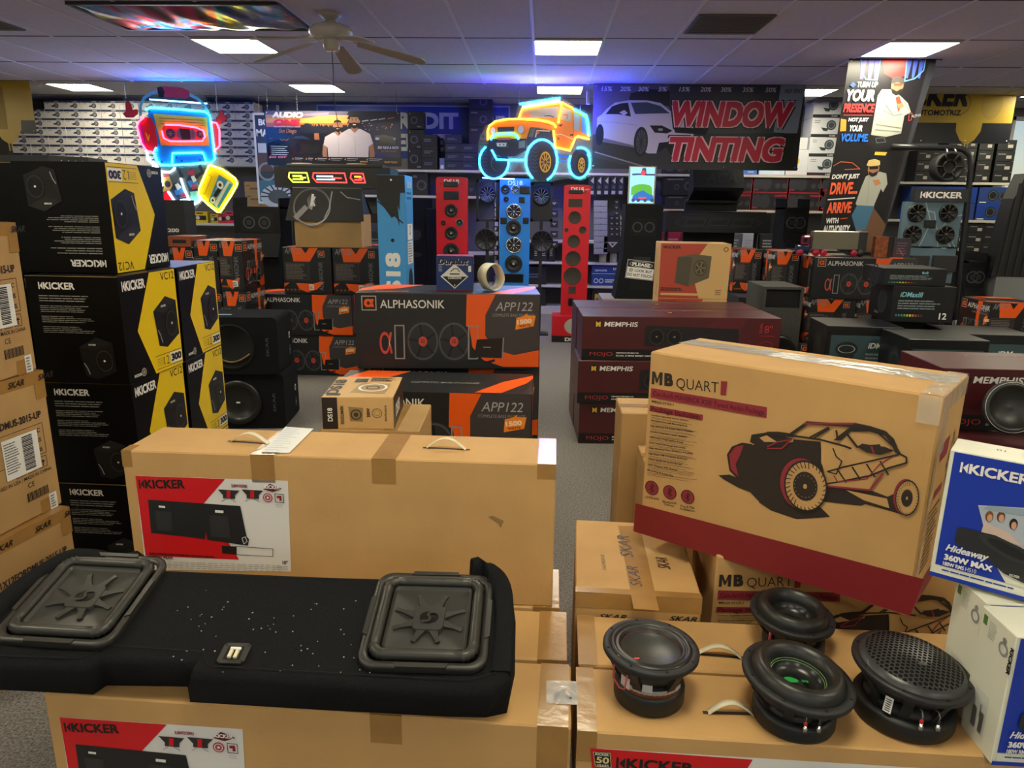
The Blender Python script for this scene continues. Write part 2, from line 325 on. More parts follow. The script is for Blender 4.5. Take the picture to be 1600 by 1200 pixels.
# ================================================================ long kraft truck-box cartons in the foreground
BW, BD, BH = 1.268, .232, .448
blackp = flat('#15110f', .5); redp = flat('#c8141c', .4); wht = flat('#d8d5d2', .45)
def strap(parent, W, name='carry_handle'):
    pass
def handle(par, W, px0, px1, up, z):
    a, c = (W.inverted() @ aZ(*px0, z)), (W.inverted() @ aZ(*px1, z)); b = MB(W); n = 12; pts = []
    for i in range(n+1):
        t = i/n; pts.append(a.lerp(c, t)+Vector((0, 0, up*math.sin(PI*t))))
    dr = (c-a).normalized(); sd = Vector((0, 0, 1)).cross(dr).normalized()*.009
    vs = []; fs = []
    for p in pts: vs += [p-sd, p+sd, p+sd+Vector((0, 0, .0025)), p-sd+Vector((0, 0, .0025))]
    for i in range(n):
        for j in range(4): fs.append((i*4+j, i*4+(j+1) % 4, (i+1)*4+(j+1) % 4, (i+1)*4+j))
    b.add(vs, fs, mat('ivory_strap_plastic', '#d6cdb0', .45), True); h = b.build('carry_handle', par)
    s = MB(W); s.face('T', 0, 0, 0); e = dr*.012; zt = BH+.0012
    P_ = [(a-e-sd*.6), (c+e-sd*.6), (c+e+sd*.6), (a-e+sd*.6)]; s.M = Matrix(); s.add([(p.x, p.y, zt) for p in P_], [(0, 1, 2, 3)], mat('slot_dark_cardboard', '#3a2c1c', .9)); s.build('handle_slot', par)
def product_label(W, par, q):       # red and white retail sticker, q(px point) maps the sticker of the upright box to this one
    b = MB(W); b.face('F', BW, BD, BH); r = lambda *p: [q(x, y) for x, y in p]
    b.P(r((212, 743), (450, 751), (455, 893), (228, 890)), wht, 1); b.P(r((212, 743), (352, 748), (319, 786), (374, 874), (228, 868)), redp, 2)
    KL(b, q(219, 763), q(290, 763), 14, blackp, 3)
    b.P(r((232, 780), (376, 790), (386, 838), (390, 842), (388, 852), (325, 843), (322, 830), (321, 842), (292, 838), (237, 832)), flat('#1c1c1d', .5), 3)
    b.P(r((243, 797), (269, 799), (270, 829), (247, 828)), flat('#2b2b2c', .5), 4); b.P(r((328, 804), (357, 806), (361, 840), (330, 838)), flat('#2b2b2c', .5), 4)
    b.P(r((249, 789), (259, 790), (259, 793), (249, 792)), paper, 4); b.P(r((337, 796), (350, 797), (350, 801), (337, 800)), paper, 4); b.PL(r((379, 840), (384, 838), (387, 845), (382, 849)), 1, paper, 4, True)
    for x in (341, 378):
        b.P(r((x, 764), (x+34, 766), (x+27, 773), (x+27, 779), (x+8, 778), (x+8, 773)), flat('#2a2a2a'), 3); b.P(r((x+14, 766), (x+20, 766), (x+20, 777), (x+14, 777)), redp, 4)
        b.PL(r((x+12, 779), (x+6, 783)), .7, flat('#804040'), 3); b.PL(r((x+20, 779), (x+28, 784)), .7, flat('#404040'), 3)
    b.T('SUBWOOFERS', q(362, 761), q(387, 762), 5, flat('#8a2030'), .03)
    b.P(r((412, 764), (422, 755), (427, 757), (441, 763), (427, 768)), flat('#5a1018'), 3); b.T('KICKER', q(414, 763), q(438, 764), 6, white, .04, l=4)
    c = b.px(*q(419, 777)); rr = abs(b.px(*q(426.5, 777))[0]-c[0]); b.ell(c[0], c[1], rr, flat('#a84048'), 3); b.ring(c[0], c[1], rr*.6, rr*.75, wht, 4); b.ell(c[0], c[1], rr*.25, wht, 4)
    b.PL(r((430, 771), (443, 772), (444, 785), (431, 784)), 1, blackp, 3, True); b.P(r((433, 774), (440, 774), (441, 782), (437, 782), (437, 778), (433, 778)), flat('#8a1420'), 3)
    for y in (790, 793): b.PL(r((432, y-2), (442, y-1)), .6, flat('#777777'), 3)
    b.T('DUAL SUBWOOFER SYSTEM FOR FACTORY TRUCKS', q(234, 865.5), q(336, 871.5), 3.2, blackp, .03, l=3); b.T('2000W PEAK', q(234, 871.5), q(272, 873), 4, blackp, .03, l=3)
    b.P(r((347, 852), (370, 853), (370, 866), (348, 864)), blackp, 3); b.PL(r((370, 853), (427, 857), (427, 869), (370, 866)), 1, blackp, 3, True)
    for i in range(4):
        for x in range(236, 440, 9): y = 876+i*3+(x-236)*.035; b.PL(r((x, y), (x+random.uniform(4, 8), y+.2)), .9, flat('#9a9a98'), 3)
    b.T('10"', q(442, 881.5), q(450, 882), 6, blackp, .03)
    for y in (884, 886.5, 889): b.PL(r((428, y), (450, y+.7)), .8, flat('#8a8a88'), 3)
    b.build('product_label', par)
def kbox(W, label, grp='long kraft cartons of the foreground table-high pile'):
    t = thing('long_carton', W, label, 'cardboard box', grp); b = MB(W); b.box(-BW/2, 0, 0, BW/2, BD, BH, kraft, .004); b.build('carton_body', t); return t
def tapes(W, par, spec, nm='packing_tape'):    # spec: (u0,u1, front length, on top) strips wrapping the front top edge
    for u0, u1, L, back in spec:
        b = MB(W); b.face('F', BW, BD, BH); b.rect(u0, BH-L, u1-u0, L, tape, 1); b.face('T', BW, BD, BH); b.rect(u0, 0, u1-u0, back, tape, 1); b.build(nm, par)
Wb = pose(-.581, 1.913, BH, -.017)
big = kbox(Wb, 'long kraft carton standing behind the black truck enclosure, red and white sticker, two handles')
tapes(Wb, big, [(.385, .455, .085, BD), (.74, .81, .075, BD), (1.215, 1.268, .045, BD), (0, .03, .05, .05), (.42, .5, .0, .001)])
b = MB(Wb); b.face('T', BW, BD, BH); u = b.px(408, 708), b.px(452, 709), b.px(490, 671), b.px(446, 668); b.poly(list(u), paper, 3)
for i in range(12):
    a_ = i/12; p0 = Vector(u[0]).lerp(Vector(u[3]), a_); p1 = Vector(u[1]).lerp(Vector(u[2]), a_); b.line([p0.lerp(p1, .08), p0.lerp(p1, random.uniform(.5, .95))], .0022, flat('#7f93b8'), 4)
b.build('shipping_label', big)
b = MB(Wb); b.face('F', BW, BD, BH); b.P(zz(400, 550, 4, [(1450, 1030), (1480, 1022), (1550, 1055), (1530, 1100), (1515, 1070)]), mat('dented_kraft', '#8a6a42', .8), 1); b.rect(.50, 0, .08, .012, tape, 1); b.build('dent_mark', big)
product_label(Wb, big, lambda x, y: (x, y))
handle(big, Wb, (362, 690), (420, 694), .030, BH*2); handle(big, Wb, (667, 700), (728, 703), .032, BH*2)
Wd = pose(-.56, 1.905, 0, -.015); D0 = kbox(Wd, 'long kraft carton under the sticker carton, its taped right end showing'); tapes(Wd, D0, [(1.19, 1.268, .06, BD)])
Wm = pose(-.545, 1.66, 0, -.025); M0 = kbox(Wm, 'long kraft carton under the back half of the black truck enclosure'); tapes(Wm, M0, [(1.19, 1.268, .06, BD)])
Wc = pose(-.543, 1.418, 0, -.034); C0 = kbox(Wc, 'long kraft carton at the very front left, red and white sticker cut by the frame')
tapes(Wc, C0, [(1.19, 1.262, .12, BD), (.80, .875, .075, .03)])
_s = Wc.inverted() @ aY(95, 1120, 1.43)
def remap(x, y):      # same sticker, moved onto the front carton: go through the upright box's face coordinates
    bb_ = MB(Wb); bb_.face('F', BW, BD, BH); u_, v_ = bb_.px(x, y); o = bb_.px(212, 743); M_ = Wc @ Matrix(((1, 0, 0, -BW/2), (0, 0, -1, 0), (0, 1, 0, 0), (0, 0, 0, 1)))
    ob = MB(Wc); ob.face('F', BW, BD, BH); o2 = ob.px(94, 1120); p = ob.W @ ob.M @ Vector((o2[0]+u_-o[0], o2[1]+v_-o[1], 0)); c = RW.transposed() @ (p-Vector((0, 0, HC))); return (800+FPX*c.x/-c.z, 600-FPX*c.y/-c.z)
product_label(Wc, C0, remap)
# right hand pile
WE = pose(.738, 1.37, 0, -.028); WF = pose(.752, 1.614, 0, -.027)
E0 = kbox(WE, 'long kraft carton at the very front right, under three round subwoofers'); F0 = kbox(WF, 'long kraft carton behind the front right carton, carrying the rear subwoofer')
tapes(WE, E0, [(.0, .045, .08, BD)]); tapes(WF, F0, [(0, .05, .0, BD)])
handle(E0, WE, (1106, 1114), (1176, 1116), .030, BH); handle(F0, WF, (1088, 1022), (1158, 1028), .030, BH)
b = MB(WE); b.face('F', BW, BD, BH); b.P([(922, 1168), (1610, 1210), (1620, 1420), (940, 1340)], wht, 1); b.P([(922, 1168), (1176, 1186), (1130, 1260), (1200, 1420), (940, 1340)], redp, 2)
b.P([(926, 1172), (954, 1174), (956, 1198), (929, 1196)], blackp, 3); b.PL([(927, 1173), (953, 1175), (955, 1197), (930, 1195)], 1.2, flat('#b9a66a'), 4, True); b.T('50', (931, 1190), (951, 1192), 10, flat('#d8c890'), .03, l=4); b.T('YEARS', (932, 1196), (951, 1197), 4, paper, .02, l=4)
b.T('KICKER', (930, 1178), (951, 1180), 4, paper, .03, l=4); KL(b, (962, 1199), (1083, 1208), 17, blackp, 3); b.build('product_label', E0)
b = MB(WF); b.face('T', BW, BD, BH)
# ---- plastic bag of hardware between the two piles
Wg = pose(*aZ(878, 1090, BH+.001)); bag = thing('hardware_bag', Wg, 'clear zip bag of small black hardware on the corner of the front left carton', 'plastic bag')
b = MB(Wg); n = 9; vs = []; fs = []
for s_ in (1, 0):
    for j in range(n):
        for i in range(n):
            u, v = i/(n-1), j/(n-1); hgt = .018*math.sin(PI*u)*math.sin(PI*min(1, v*1.2))+.003*random.random(); vs.append(((u-.5)*.075, (v-.3)*.085, .001+s_*hgt+.0005))
for s_ in (0, 1):
    for j in range(n-1):
        for i in range(n-1): a = s_*n*n+j*n+i; fs.append((a, a+1, a+n+1, a+n))
b.add(vs, fs, mat('clear_zip_plastic', '#f2f2f2', .05, alpha=.3, bump=.5, bscale=30), True); b.build('zip_bag', bag)
b = MB(Wg)
for i in range(9): x, y = random.uniform(-.017, .02), random.uniform(-.012, .02); b.M = Matrix.Translation((x, y, .004)) @ Matrix.Rotation(random.random()*3, 4, 'Z'); b.box(-.006, -.003, 0, .006, .003, .006, blk, .001)
b.build('hardware_pieces', bag)
# ================================================================ black truck enclosure with two square subwoofers
def pz(x, y): return .57+.262*(y-1.40)
def aPl(px, py, off=0):
    r = ray(px, py); t = (.57+off-.262*1.40-HC)/(r.z-.262*r.y); return r*t+Vector((0, 0, HC))
enc = thing('truck_subwoofer_enclosure', pose(-.6, 1.55, BH), 'black carpeted wedge truck enclosure with two square subwoofers lying on the long cartons', 'subwoofer enclosure')
WI = enc.matrix_world.inverted()
out_px = [(0, 1035), (135, 1040), (157, 1026), (306, 1032), (296, 1051), (500, 1063), (720, 1077), (768, 1076), (799, 1052), (806, 960), (800, 915), (772, 893), (740, 905), (500, 898), (262, 888), (205, 884), (150, 866), (112, 866), (60, 895), (0, 935), (-40, 968), (-52, 1000), (-30, 1028)]
top = [aPl(*p) for p in out_px]
b = MB(enc.matrix_world); tl = [WI @ p for p in top]; n = len(tl); cen = sum(tl, Vector())/n
lo = []
for p in tl:
    q = p.copy(); q.z = 0.0; lo.append(q)
for i, pp in enumerate([(0, 1078), (146, 1085), (167, 1071), (293, 1073), (297, 1097), (500, 1109), (700, 1120), (760, 1121), (792, 1114)]): q = WI @ aZ(*pp, BH); lo[i] = Vector((q.x, q.y, 0))
lo[-1] = Vector((lo[-1].x, lo[0].y+.004, 0))
ins = []
for i, p in enumerate(tl):    # rounded shoulder
    a, c = tl[i-1], tl[(i+1) % n]; e = Vector((c.y-a.y, a.x-c.x, 0)); e = e.normalized() if e.length else e
    ins.append(e)
sgn = 1 if sum(ins[i].dot(Vector((tl[i].x-cen.x, tl[i].y-cen.y, 0))) for i in range(n)) > 0 else -1
rings = []
for off, dz in ((0, None), (0, -.022), (-.004, -.010), (-.010, -.003), (-.020, 0)):
    rings.append([Vector((tl[i].x+sgn*ins[i].x*off, tl[i].y+sgn*ins[i].y*off, (tl[i].z+dz) if dz is not None else 0)) if dz is not None else lo[i] for i in range(n)])
vs = [p for r in rings for p in r]; fs = []
for k in range(4):
    for i in range(n): fs.append((k*n+i, k*n+(i+1) % n, (k+1)*n+(i+1) % n, (k+1)*n+i))
b.add(vs, fs, felt, True); b.add(rings[4], [tuple(range(n))], felt); b.add(rings[0], [tuple(range(n))[::-1]], felt)
seam = mat('carpet_seam', '#060607', .95)
def onpl(p, dz=.001): q = aPl(*p, dz); return WI @ q
for ln in ([(0, 1024), (128, 1028), (170, 1008), (318, 1018), (325, 1040), (500, 1050), (730, 1063), (775, 1050)], [(262, 893), (500, 903), (600, 906)]): b.tube([onpl(p) for p in ln], .0012, seam, 5)
o = b.build('enclosure_body', enc)
def chaik(P, n=2):
    for _ in range(n):
        q = [P[0]]
        for a, c in zip(P[:-1], P[1:]): q += [tuple(x*.75+y*.25 for x, y in zip(a, c)), tuple(x*.25+y*.75 for x, y in zip(a, c))]
        P = q+[P[-1]]
    return P
def rim(path, hts, wd, name):
    qq = chaik([(p[0], p[1], h) for p, h in zip(path, hts)]); path = [(a, c) for a, c, _ in qq]; hts = [h for _, _, h in qq]
    b = MB(enc.matrix_world); P_ = [onpl(p, 0) for p in path]; m = len(P_); vs = []; fs = []
    for i, p in enumerate(P_):
        a = P_[max(0, i-1)]; c = P_[min(m-1, i+1)]; d = (c-a); nn = Vector((-d.y, d.x, 0)).normalized()*wd*.5
        if (cen-p).dot(nn) < 0: nn = -nn
        h = hts[i]
        for s_, z_ in ((-1, -.02), (-1, h*.75), (-.6, h*.95), (0, h), (.55, h*.93), (1, h*.6), (1.3, -.02)): vs.append(p+nn*(s_+1)+Vector((0, 0, z_)))
    for i in range(m-1):
        for j in range(6): fs.append((i*7+j, i*7+j+1, (i+1)*7+j+1, (i+1)*7+j))
    fs += [tuple(range(7)), tuple(range((m-1)*7, m*7))[::-1]]; b.add(vs, fs, felt, True); return b.build(name, enc)
rim([(205, 886), (178, 868), (150, 866), (112, 867), (60, 895), (0, 935), (-40, 970), (-50, 1000)], [.004, .012, .022, .028, .028, .022, .012, .003], .05, 'raised_rim')
rim([(741, 903), (772, 896), (798, 917), (804, 960), (801, 1010), (798, 1050)], [.042, .044, .030, .015, .008, .002], .045, 'raised_rim')
def squaresub(c_px, size, rot, label):
    c = aPl(*c_px, .0); ny = math.atan(.262); W = pose(c.x, c.y, c.z, rot, ny); par = bpy.data.objects.new('square_subwoofer', None); C.objects.link(par); par.parent = enc; par.matrix_parent_inverse = Matrix(); par.matrix_local = enc.matrix_world.inverted() @ W
    par['label'] = label
    S = size/2
    def rs(h, r, n=8):
        pts = []
        for cx_, cy_, a in ((h-r, h-r, 0), (-(h-r), h-r, 90), (-(h-r), -(h-r), 180), (h-r, -(h-r), 270)):
            for i in range(n+1): t = math.radians(a+90*i/n); pts.append((cx_+r*math.cos(t), cy_+r*math.sin(t)))
        return pts
    def loft(b, secs, m):
        n = len(secs[0][0]); vs = [(x, y, z) for pts, z in secs for x, y in pts]; fs = []
        for k in range(len(secs)-1):
            for i in range(n): fs.append((k*n+i, k*n+(i+1) % n, (k+1)*n+(i+1) % n, (k+1)*n+i))
        b.add(vs, fs, m, True)
    R_ = S*.27; g = rubg
    b = MB(); loft(b, [(rs(S*.97, R_), -.01), (rs(S, R_), .006), (rs(S, R_), .014), (rs(S*.985, R_), .018), (rs(S*.90, R_*.8), .018), (rs(S*.87, R_*.75), .012)], g)
    for k in range(4):
        b.M = Matrix.Rotation(k*PI/2, 4, 'Z'); b.prism([(-S*.42, S*.93), (-S*.38, S*1.01), (S*.38, S*1.01), (S*.42, S*.93)][::-1], .004, .0215, g)
    b.M = Matrix(); f = b.build('gasket_frame', par)
    b = MB(); h = S*.77; pts = rs(h, S*.17, 9); tz = .019; P3 = []; RR = []; n9 = 10
    dense = []
    for i, p in enumerate(pts):
        q = pts[(i+1) % len(pts)]; L = math.hypot(q[0]-p[0], q[1]-p[1]); k = max(1, int(L/.02))
        for j in range(k): dense.append((p[0]+(q[0]-p[0])*j/k, p[1]+(q[1]-p[1])*j/k))
    for p in dense: corner_ = abs(abs(p[0])-abs(p[1])) < S*.25 and min(abs(p[0]), abs(p[1])) > S*.5; P3.append((p[0], p[1], tz)); RR.append(corner_)
    # pleats: alternate radius in the corners
    rr_ = [S*.088*(1 if not c_ else (1.12 if i % 2 else .88)) for i, c_ in enumerate(RR)]
    b.tube(P3, S*.088, g, 14, True, True, rr_); b.build('pleated_surround', par)
    b = MB(); q = S*.66; loft(b, [(rs(q, S*.08), .020), (rs(q*.97, S*.06), .015), (rs(q*.93, S*.05), .0125)], g)
    # square cone, gentle pyramid depth with star ribs
    vs = []; fs = []; N = 24; hh = q*.95
    for j in range(N+1):
        for i in range(N+1):
            x, y = (i/N*2-1)*hh, (j/N*2-1)*hh; d = max(abs(x), abs(y))/hh; vs.append((x, y, .0125-.0115*(1-d)**.8))
    for j in range(N):
        for i in range(N): a = j*(N+1)+i; fs.append((a, a+1, a+N+2, a+N+1))
    b.add(vs, fs, rubg, True); b.build('cone', par)
    b = MB(); zc = .004
    for k, (ax, L) in enumerate([(65, .56), (115, .56), (162, .60), (18, .60), (202, .60), (338, .60), (248, .52), (292, .52)]):
        a = math.radians(ax); ca, sa = math.cos(a), math.sin(a); pr = []
        for t_, wd in ((.20, .10), (.34, .062), (.48, .038), (L, .045)): pr.append((t_*S, wd*S))
        pts_ = [(t*ca-w_*sa, t*sa+w_*ca, w_) for t, w_ in pr]; vs = []; fs = []
        for t, w_ in pr:
            for s_, zz_ in ((-1, -.02), (-.85, 0), (.85, 0), (1, -.02)):
                vs.append((t*ca-s_*w_*sa, t*sa+s_*w_*ca, (zc+.010 if t < .5*S else .0135)+zz_*.6))
        for i in range(3):
            for j in range(3): fs.append((i*4+j, (i+1)*4+j, (i+1)*4+j+1, i*4+j+1))
        b.add(vs, fs, rubg, False)
    b.build('star_rib', par)
    b = MB(); loft(b, [(rs(S*.26, S*.09), .001), (rs(S*.255, S*.09), .014), (rs(S*.245, S*.085), .016)], rubg); b.add([(x, y, .016) for x, y in rs(S*.245, S*.085)], [tuple(range(36))], rubg)
    b.M = Matrix.Translation((0, 0, .016)); dk = mat('logo_black', '#0b0b0b', .3)
    r0 = S*.155
    b.ell(0, 0, r0, dk, 1, r0*.82, n=32); sp = [(r0*x, r0*y) for x, y in ((.62, .62), (.30, .66), (.0, .52), (-.14, .28), (.0, .06), (.14, -.16), (.10, -.40), (-.15, -.58), (-.45, -.62), (-.66, -.56))]; b.line(sp, r0*.26, rubg, 3); b.build('centre_badge', par)
squaresub((671, 972), .300, .012, 'square pleated subwoofer at the right end of the enclosure')
squaresub((136, 938), .300, -.03, 'square pleated subwoofer at the left end of the enclosure')
cT = aPl(366, 1022); Wt = pose(cT.x, cT.y, cT.z, 0, math.atan(.262)); b = MB(); b.M = enc.matrix_world.inverted() @ Wt
pl = [(-.032, -.022), (-.024, -.028), (.024, -.028), (.032, -.02), (.032, .024), (.024, .03), (-.024, .03), (-.032, .024)]; b.prism(pl, -.002, .003, rubg); t_ = b.build('terminal_plate', enc)
b = MB(); M_ = enc.matrix_world.inverted() @ Wt; b.M = M_; b.prism([(-.02, -.018), (.018, -.018), (.018, .02), (-.02, .02)], .003, .0036, mat('recess_black', '#050505', .9))
for x in (-.010, .004): b.box(x, -.016, .003, x+.008, .006, .010, mat('brass_white_terminal', '#d9cfae', .4), .001)
b.box(-.012, .008, .003, .013, .015, .008, paper, .001)
for x in (-.026, .026):
    for y in (-.021, .023): b.M = M_ @ Matrix.Translation((x, y, .003)); b.lathe([(.0001, .001), (.003, .001), (.003, 0)][::-1], blk, 10)
b.build('wire_terminal', t_)
b = MB(enc.matrix_world)
for i in range(70):
    p = aPl(random.uniform(270, 590), random.uniform(910, 1055), .0008); q = WI @ p; s_ = random.uniform(.0006, .0015); b.box(q.x-s_, q.y-s_, q.z-.0005, q.x+s_, q.y+s_, q.z+.0006, mat('white_lint', '#c8c4b8', .9))
tag(b.build('lint_specks', enc), kind='stuff')
# ================================================================ round subwoofers
def roundsub(base_px, fl_px, R_, kind, label, W0=None):
    B_ = aZ(*base_px, BH); F_ = aY(*fl_px, B_.y+.004); hz = F_.z-B_.z; tx = (F_.x-B_.x)
    t = thing('round_subwoofer', pose(B_.x, B_.y, BH), label, 'subwoofer', 'round bare subwoofers on the front right cartons')
    rz = {'grille': .3, 'thin': 0, 'green': -.5, 'rear': .2}[kind]
    mg = R_*.74 if kind != 'grille' else R_*.86; mh = hz*.40
    b = MB(); b.lathe([(mg*.82, 0), (mg*.97, .004), (mg, .012), (mg, mh-.010), (mg*.97, mh-.003), (mg*.86, mh), (mg*.5, mh)], mat('magnet_rubber_boot', '#121314', .5), 48)
    b.build('magnet', t)
    # basket: ring + tapered spokes, slight lean
    L = Matrix.Translation((0, 0, mh)) @ Matrix.Shear('XY', 4, (tx/(hz-mh) if hz > mh else 0, 0)) if False else Matrix.Translation((tx, .004, 0))
    hf = hz-.012; b = MB(); b.lathe([(mg*.80, mh-.002), (mg*.80, mh+.012), (mg*.55, mh+.014)], blkm, 40)
    for k in range(8 if kind != 'thin' else 6):
        a = rz+2*PI*k/(8 if kind != 'thin' else 6); ca, sa = math.cos(a), math.sin(a); wd = .011
        p0 = Vector((mg*.78*ca, mg*.78*sa, mh)); p1 = Vector((R_*.72*ca+tx, R_*.72*sa, mh+(hf-mh)*.45)); p2 = Vector((R_*.88*ca+tx, R_*.88*sa, hf)); sd = Vector((-sa, ca, 0))*wd; o_ = Vector((ca, sa, 0))*.006
        vs = []
        for p in (p0, p1, p2): vs += [p-sd+o_, p+sd+o_, p+sd*.8-o_, p-sd*.8-o_]
        fs = [(i*4+j, i*4+(j+1) % 4, (i+1)*4+(j+1) % 4, (i+1)*4+j) for i in range(2) for j in range(4)]+[(3, 2, 1, 0), (8, 9, 10, 11)]; b.add(vs, fs, blkm)
    b.M = L; b.lathe([(R_*.70, mh+(hf-mh)*.50), (R_*.74, mh+(hf-mh)*.5), (R_*.90, hf-.002), (R_*.84, hf)], blkm, 48); b.build('basket', t)
    b = MB(); b.M = L; b.lathe([(mg*.50, mh+.012), (mg*.54, mh+.02), (R_*.66, hf-.012), (R_*.5, hf-.01)], mat('spider_cloth', '#1d1b19', .8), 40); b.build('spider', t)
    fl = Matrix.Translation((tx, .004, hz)) @ Matrix.Rotation({'thin': .03, 'green': .10, 'rear': .05, 'grille': .08}[kind], 4, 'Y') @ Matrix.Rotation(.06 if kind != 'thin' else 0, 4, 'X')
    b = MB(); b.M = fl; b.lathe([(R_*.86, -.014), (R_*.97, -.012), (R_, -.008), (R_, .001), (R_*.985, .004), (R_*.86, .005), (R_*.84, .002)], blkm if kind != 'grille' else mat('graphite_plastic', '#1d1e20', .45), 56); fo = b.build('flange', t)
    b = MB(); b.M = fl
    for k in range(8):
        a = 2*PI*k/8+.2; b.M = fl @ Matrix.Translation((R_*.925*math.cos(a), R_*.925*math.sin(a), .005)); b.lathe([(.0001, .0006), (.0035, .0006), (.0036, 0)][::-1], mat('bolt_hole', '#020202', .9), 10)
    b.build('bolt_hole', fo)
    if kind == 'thin':
        b = MB(); b.M = fl; b.lathe([(R_*.84, .004), (R_*.80, .009), (R_*.75, .005), (R_*.72, .002), (R_*.69, .006), (R_*.65, .002), (R_*.62, -.004)], rubber, 56); b.build('surround', t)
        b = MB(); b.M = fl; b.lathe([(R_*.64, -.004), (R_*.60, -.008), (R_*.40, -.017), (R_*.2, -.021), (.0001, -.022)], mat('woven_grey_cone', '#2e2f2e', .4, noise=.25, scale=160), 48); cn = b.build('cone', t)
        b = MB(); b.M = fl
        for q_ in (.60, .625): b.tube([(R_*q_*math.cos(2*PI*i/48), R_*q_*math.sin(2*PI*i/48), -.004) for i in range(48)], .0008, mat('brown_stitch', '#5a3426', .7), 4, True)
        b.build('stitching', t)
        b = MB(); b.M = fl @ Matrix.Translation((-.040, -.040, -.0085)) @ Matrix.Rotation(.1, 4, 'Z'); b.prism([(-.007, -.003), (.006, -.003), (.010, .003), (-.003, .003)], 0, .001, mat('red_badge', '#c0362c', .4)); b.build('red_badge', cn)
        b = MB(); R2 = mg*.93; zz0, zz1 = mh+.002, mh+(hf-mh)*.55
        sw = mat('white_band_sticker', '#b7b3b4', .5)
        for a0_, a1_, z0, z1, m_ in ((-2.5, -.6, zz0+.004, zz0+.016, flat('#8f8d8c')), (-2.75, -2.35, zz0, zz1, sw), (-1.95, -1.65, zz0+.012, zz1+.01, sw), (-1.1, -.8, zz0+.012, zz1+.01, sw), (-2.6, -.7, zz0-.004, zz0+.005, mat('copper_coil', '#7a4424', .4, metal=.6))):
            vs = []; k = 12
            for i in range(k+1): a = a0_+(a1_-a0_)*i/k; vs += [(R2*math.cos(a), R2*math.sin(a), z0), (R2*math.cos(a), R2*math.sin(a), z1)]
            b.add(vs, [(2*i, 2*i+2, 2*i+3, 2*i+1) for i in range(k)], m_, True)
        b.build('coil_band', t)
        b = MB(); b.tube([(-R_*.80, -R_*.35, hf-.01), (-R_*.82, -R_*.40, mh+.03), (-R_*.70, -R_*.52, mh+.012), (-R_*.6, -R_*.58, mh+.012), (-R_*.55, -R_*.55, hf-.02)], .0022, mat('red_wire', '#b8404a', .4), 8); b.build('lead_wire', t)
    elif kind in ('green', 'rear'):
        b = MB(); b.M = fl; b.lathe([(R_*.85, .003), (R_*.83, .014), (R_*.77, .026), (R_*.69, .031), (R_*.61, .028), (R_*.54, .018), (R_*.50, .004), (R_*.49, -.006)], rubber, 64); b.build('surround', t)
        b = MB(); b.M = fl; b.lathe([(R_*.50, .000), (R_*.46, -.012), (R_*.26, -.032), (R_*.24, -.026), (R_*.14, -.022), (.0001, -.020)], mat('dark_cone', '#191b1b', .3), 48); cn = b.build('cone', t)
        if kind == 'green':
            b = MB(); b.M = fl
            for q_, z_ in ((.475, -.004), (.495, .001)): b.tube([(R_*q_*math.cos(2*PI*i/48), R_*q_*math.sin(2*PI*i/48), z_) for i in range(48)], .0009, mat('green_stitch', '#6a8a58', .7), 4, True)
            b.build('stitching', t); b = MB(); b.M = fl @ Matrix.Translation((0, 0, -.016)); gm = mat('green_print', '#1f9a4a', .4); b.ell(-.012, .003, .017, gm, 1, .009); b.txt('D', .012, -.002, .008, gm, bold=.05, l=2); b.txt('B', .022, -.002, .008, gm, bold=.05, l=2); b.build('green_badge', cn)
        else:
            b = MB(); b.M = fl @ Matrix.Translation((0, 0, -.018)); b.txt('SOLO', 0, -.006, .006, paper, bold=.02); b.build('cone_badge', cn)
            b = MB(); b.tube([(-R_*.72, -R_*.40, mh+.03), (-R_*.74, -R_*.44, mh+.006)], .004, mat('red_wire', '#b8404a', .4), 8); b.build('lead_wire', t)
    else:
        b = MB(); b.M = fl; hm = mat('grille_mesh_steel', '#3c3d3f', .35, metal=.3)
        dome = lambda r: .030*math.sqrt(max(0, 1-(r/(R_*.90))**2.6))+.002
        # pierced hexagon mesh: real open cells
        s_ = R_*.052; vs = []; fs = []; rows = int(R_*.88/(s_*1.5))+1
        def hexp(cx_, cy_, q): return [(cx_+q*math.cos(PI/6+PI/3*k), cy_+q*math.sin(PI/6+PI/3*k)) for k in range(6)]
        for j in range(-rows, rows+1):
            for i in range(-rows-2, rows+3):
                x = (i+(.5 if j % 2 else 0))*s_*math.sqrt(3); y = j*s_*1.5
                if math.hypot(x, y) > R_*.84: continue
                o_ = len(vs)
                for q in (s_*1.0, s_*.70): vs += [(px_, py_, dome(math.hypot(px_, py_))) for px_, py_ in hexp(x, y, q)]
                fs += [(o_+k, o_+(k+1) % 6, o_+6+(k+1) % 6, o_+6+k) for k in range(6)]
        b.add(vs, fs, hm, True); b.lathe([(R_*.80, dome(R_*.80)+.0005), (R_*.86, dome(R_*.86)+.001), (R_*.90, .002)], hm, 56); b.build('mesh_grille', t)
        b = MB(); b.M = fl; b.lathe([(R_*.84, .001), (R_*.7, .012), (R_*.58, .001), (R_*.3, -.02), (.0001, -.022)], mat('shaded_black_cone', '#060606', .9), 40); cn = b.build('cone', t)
        b = MB(); b.M = fl @ Matrix.Translation((0, -.035, dome(.035)+.001)); b.ell(0, 0, .010, mat('smoke_badge', '#3c3d3c', .3), 1, .006); b.build('grille_badge', t)
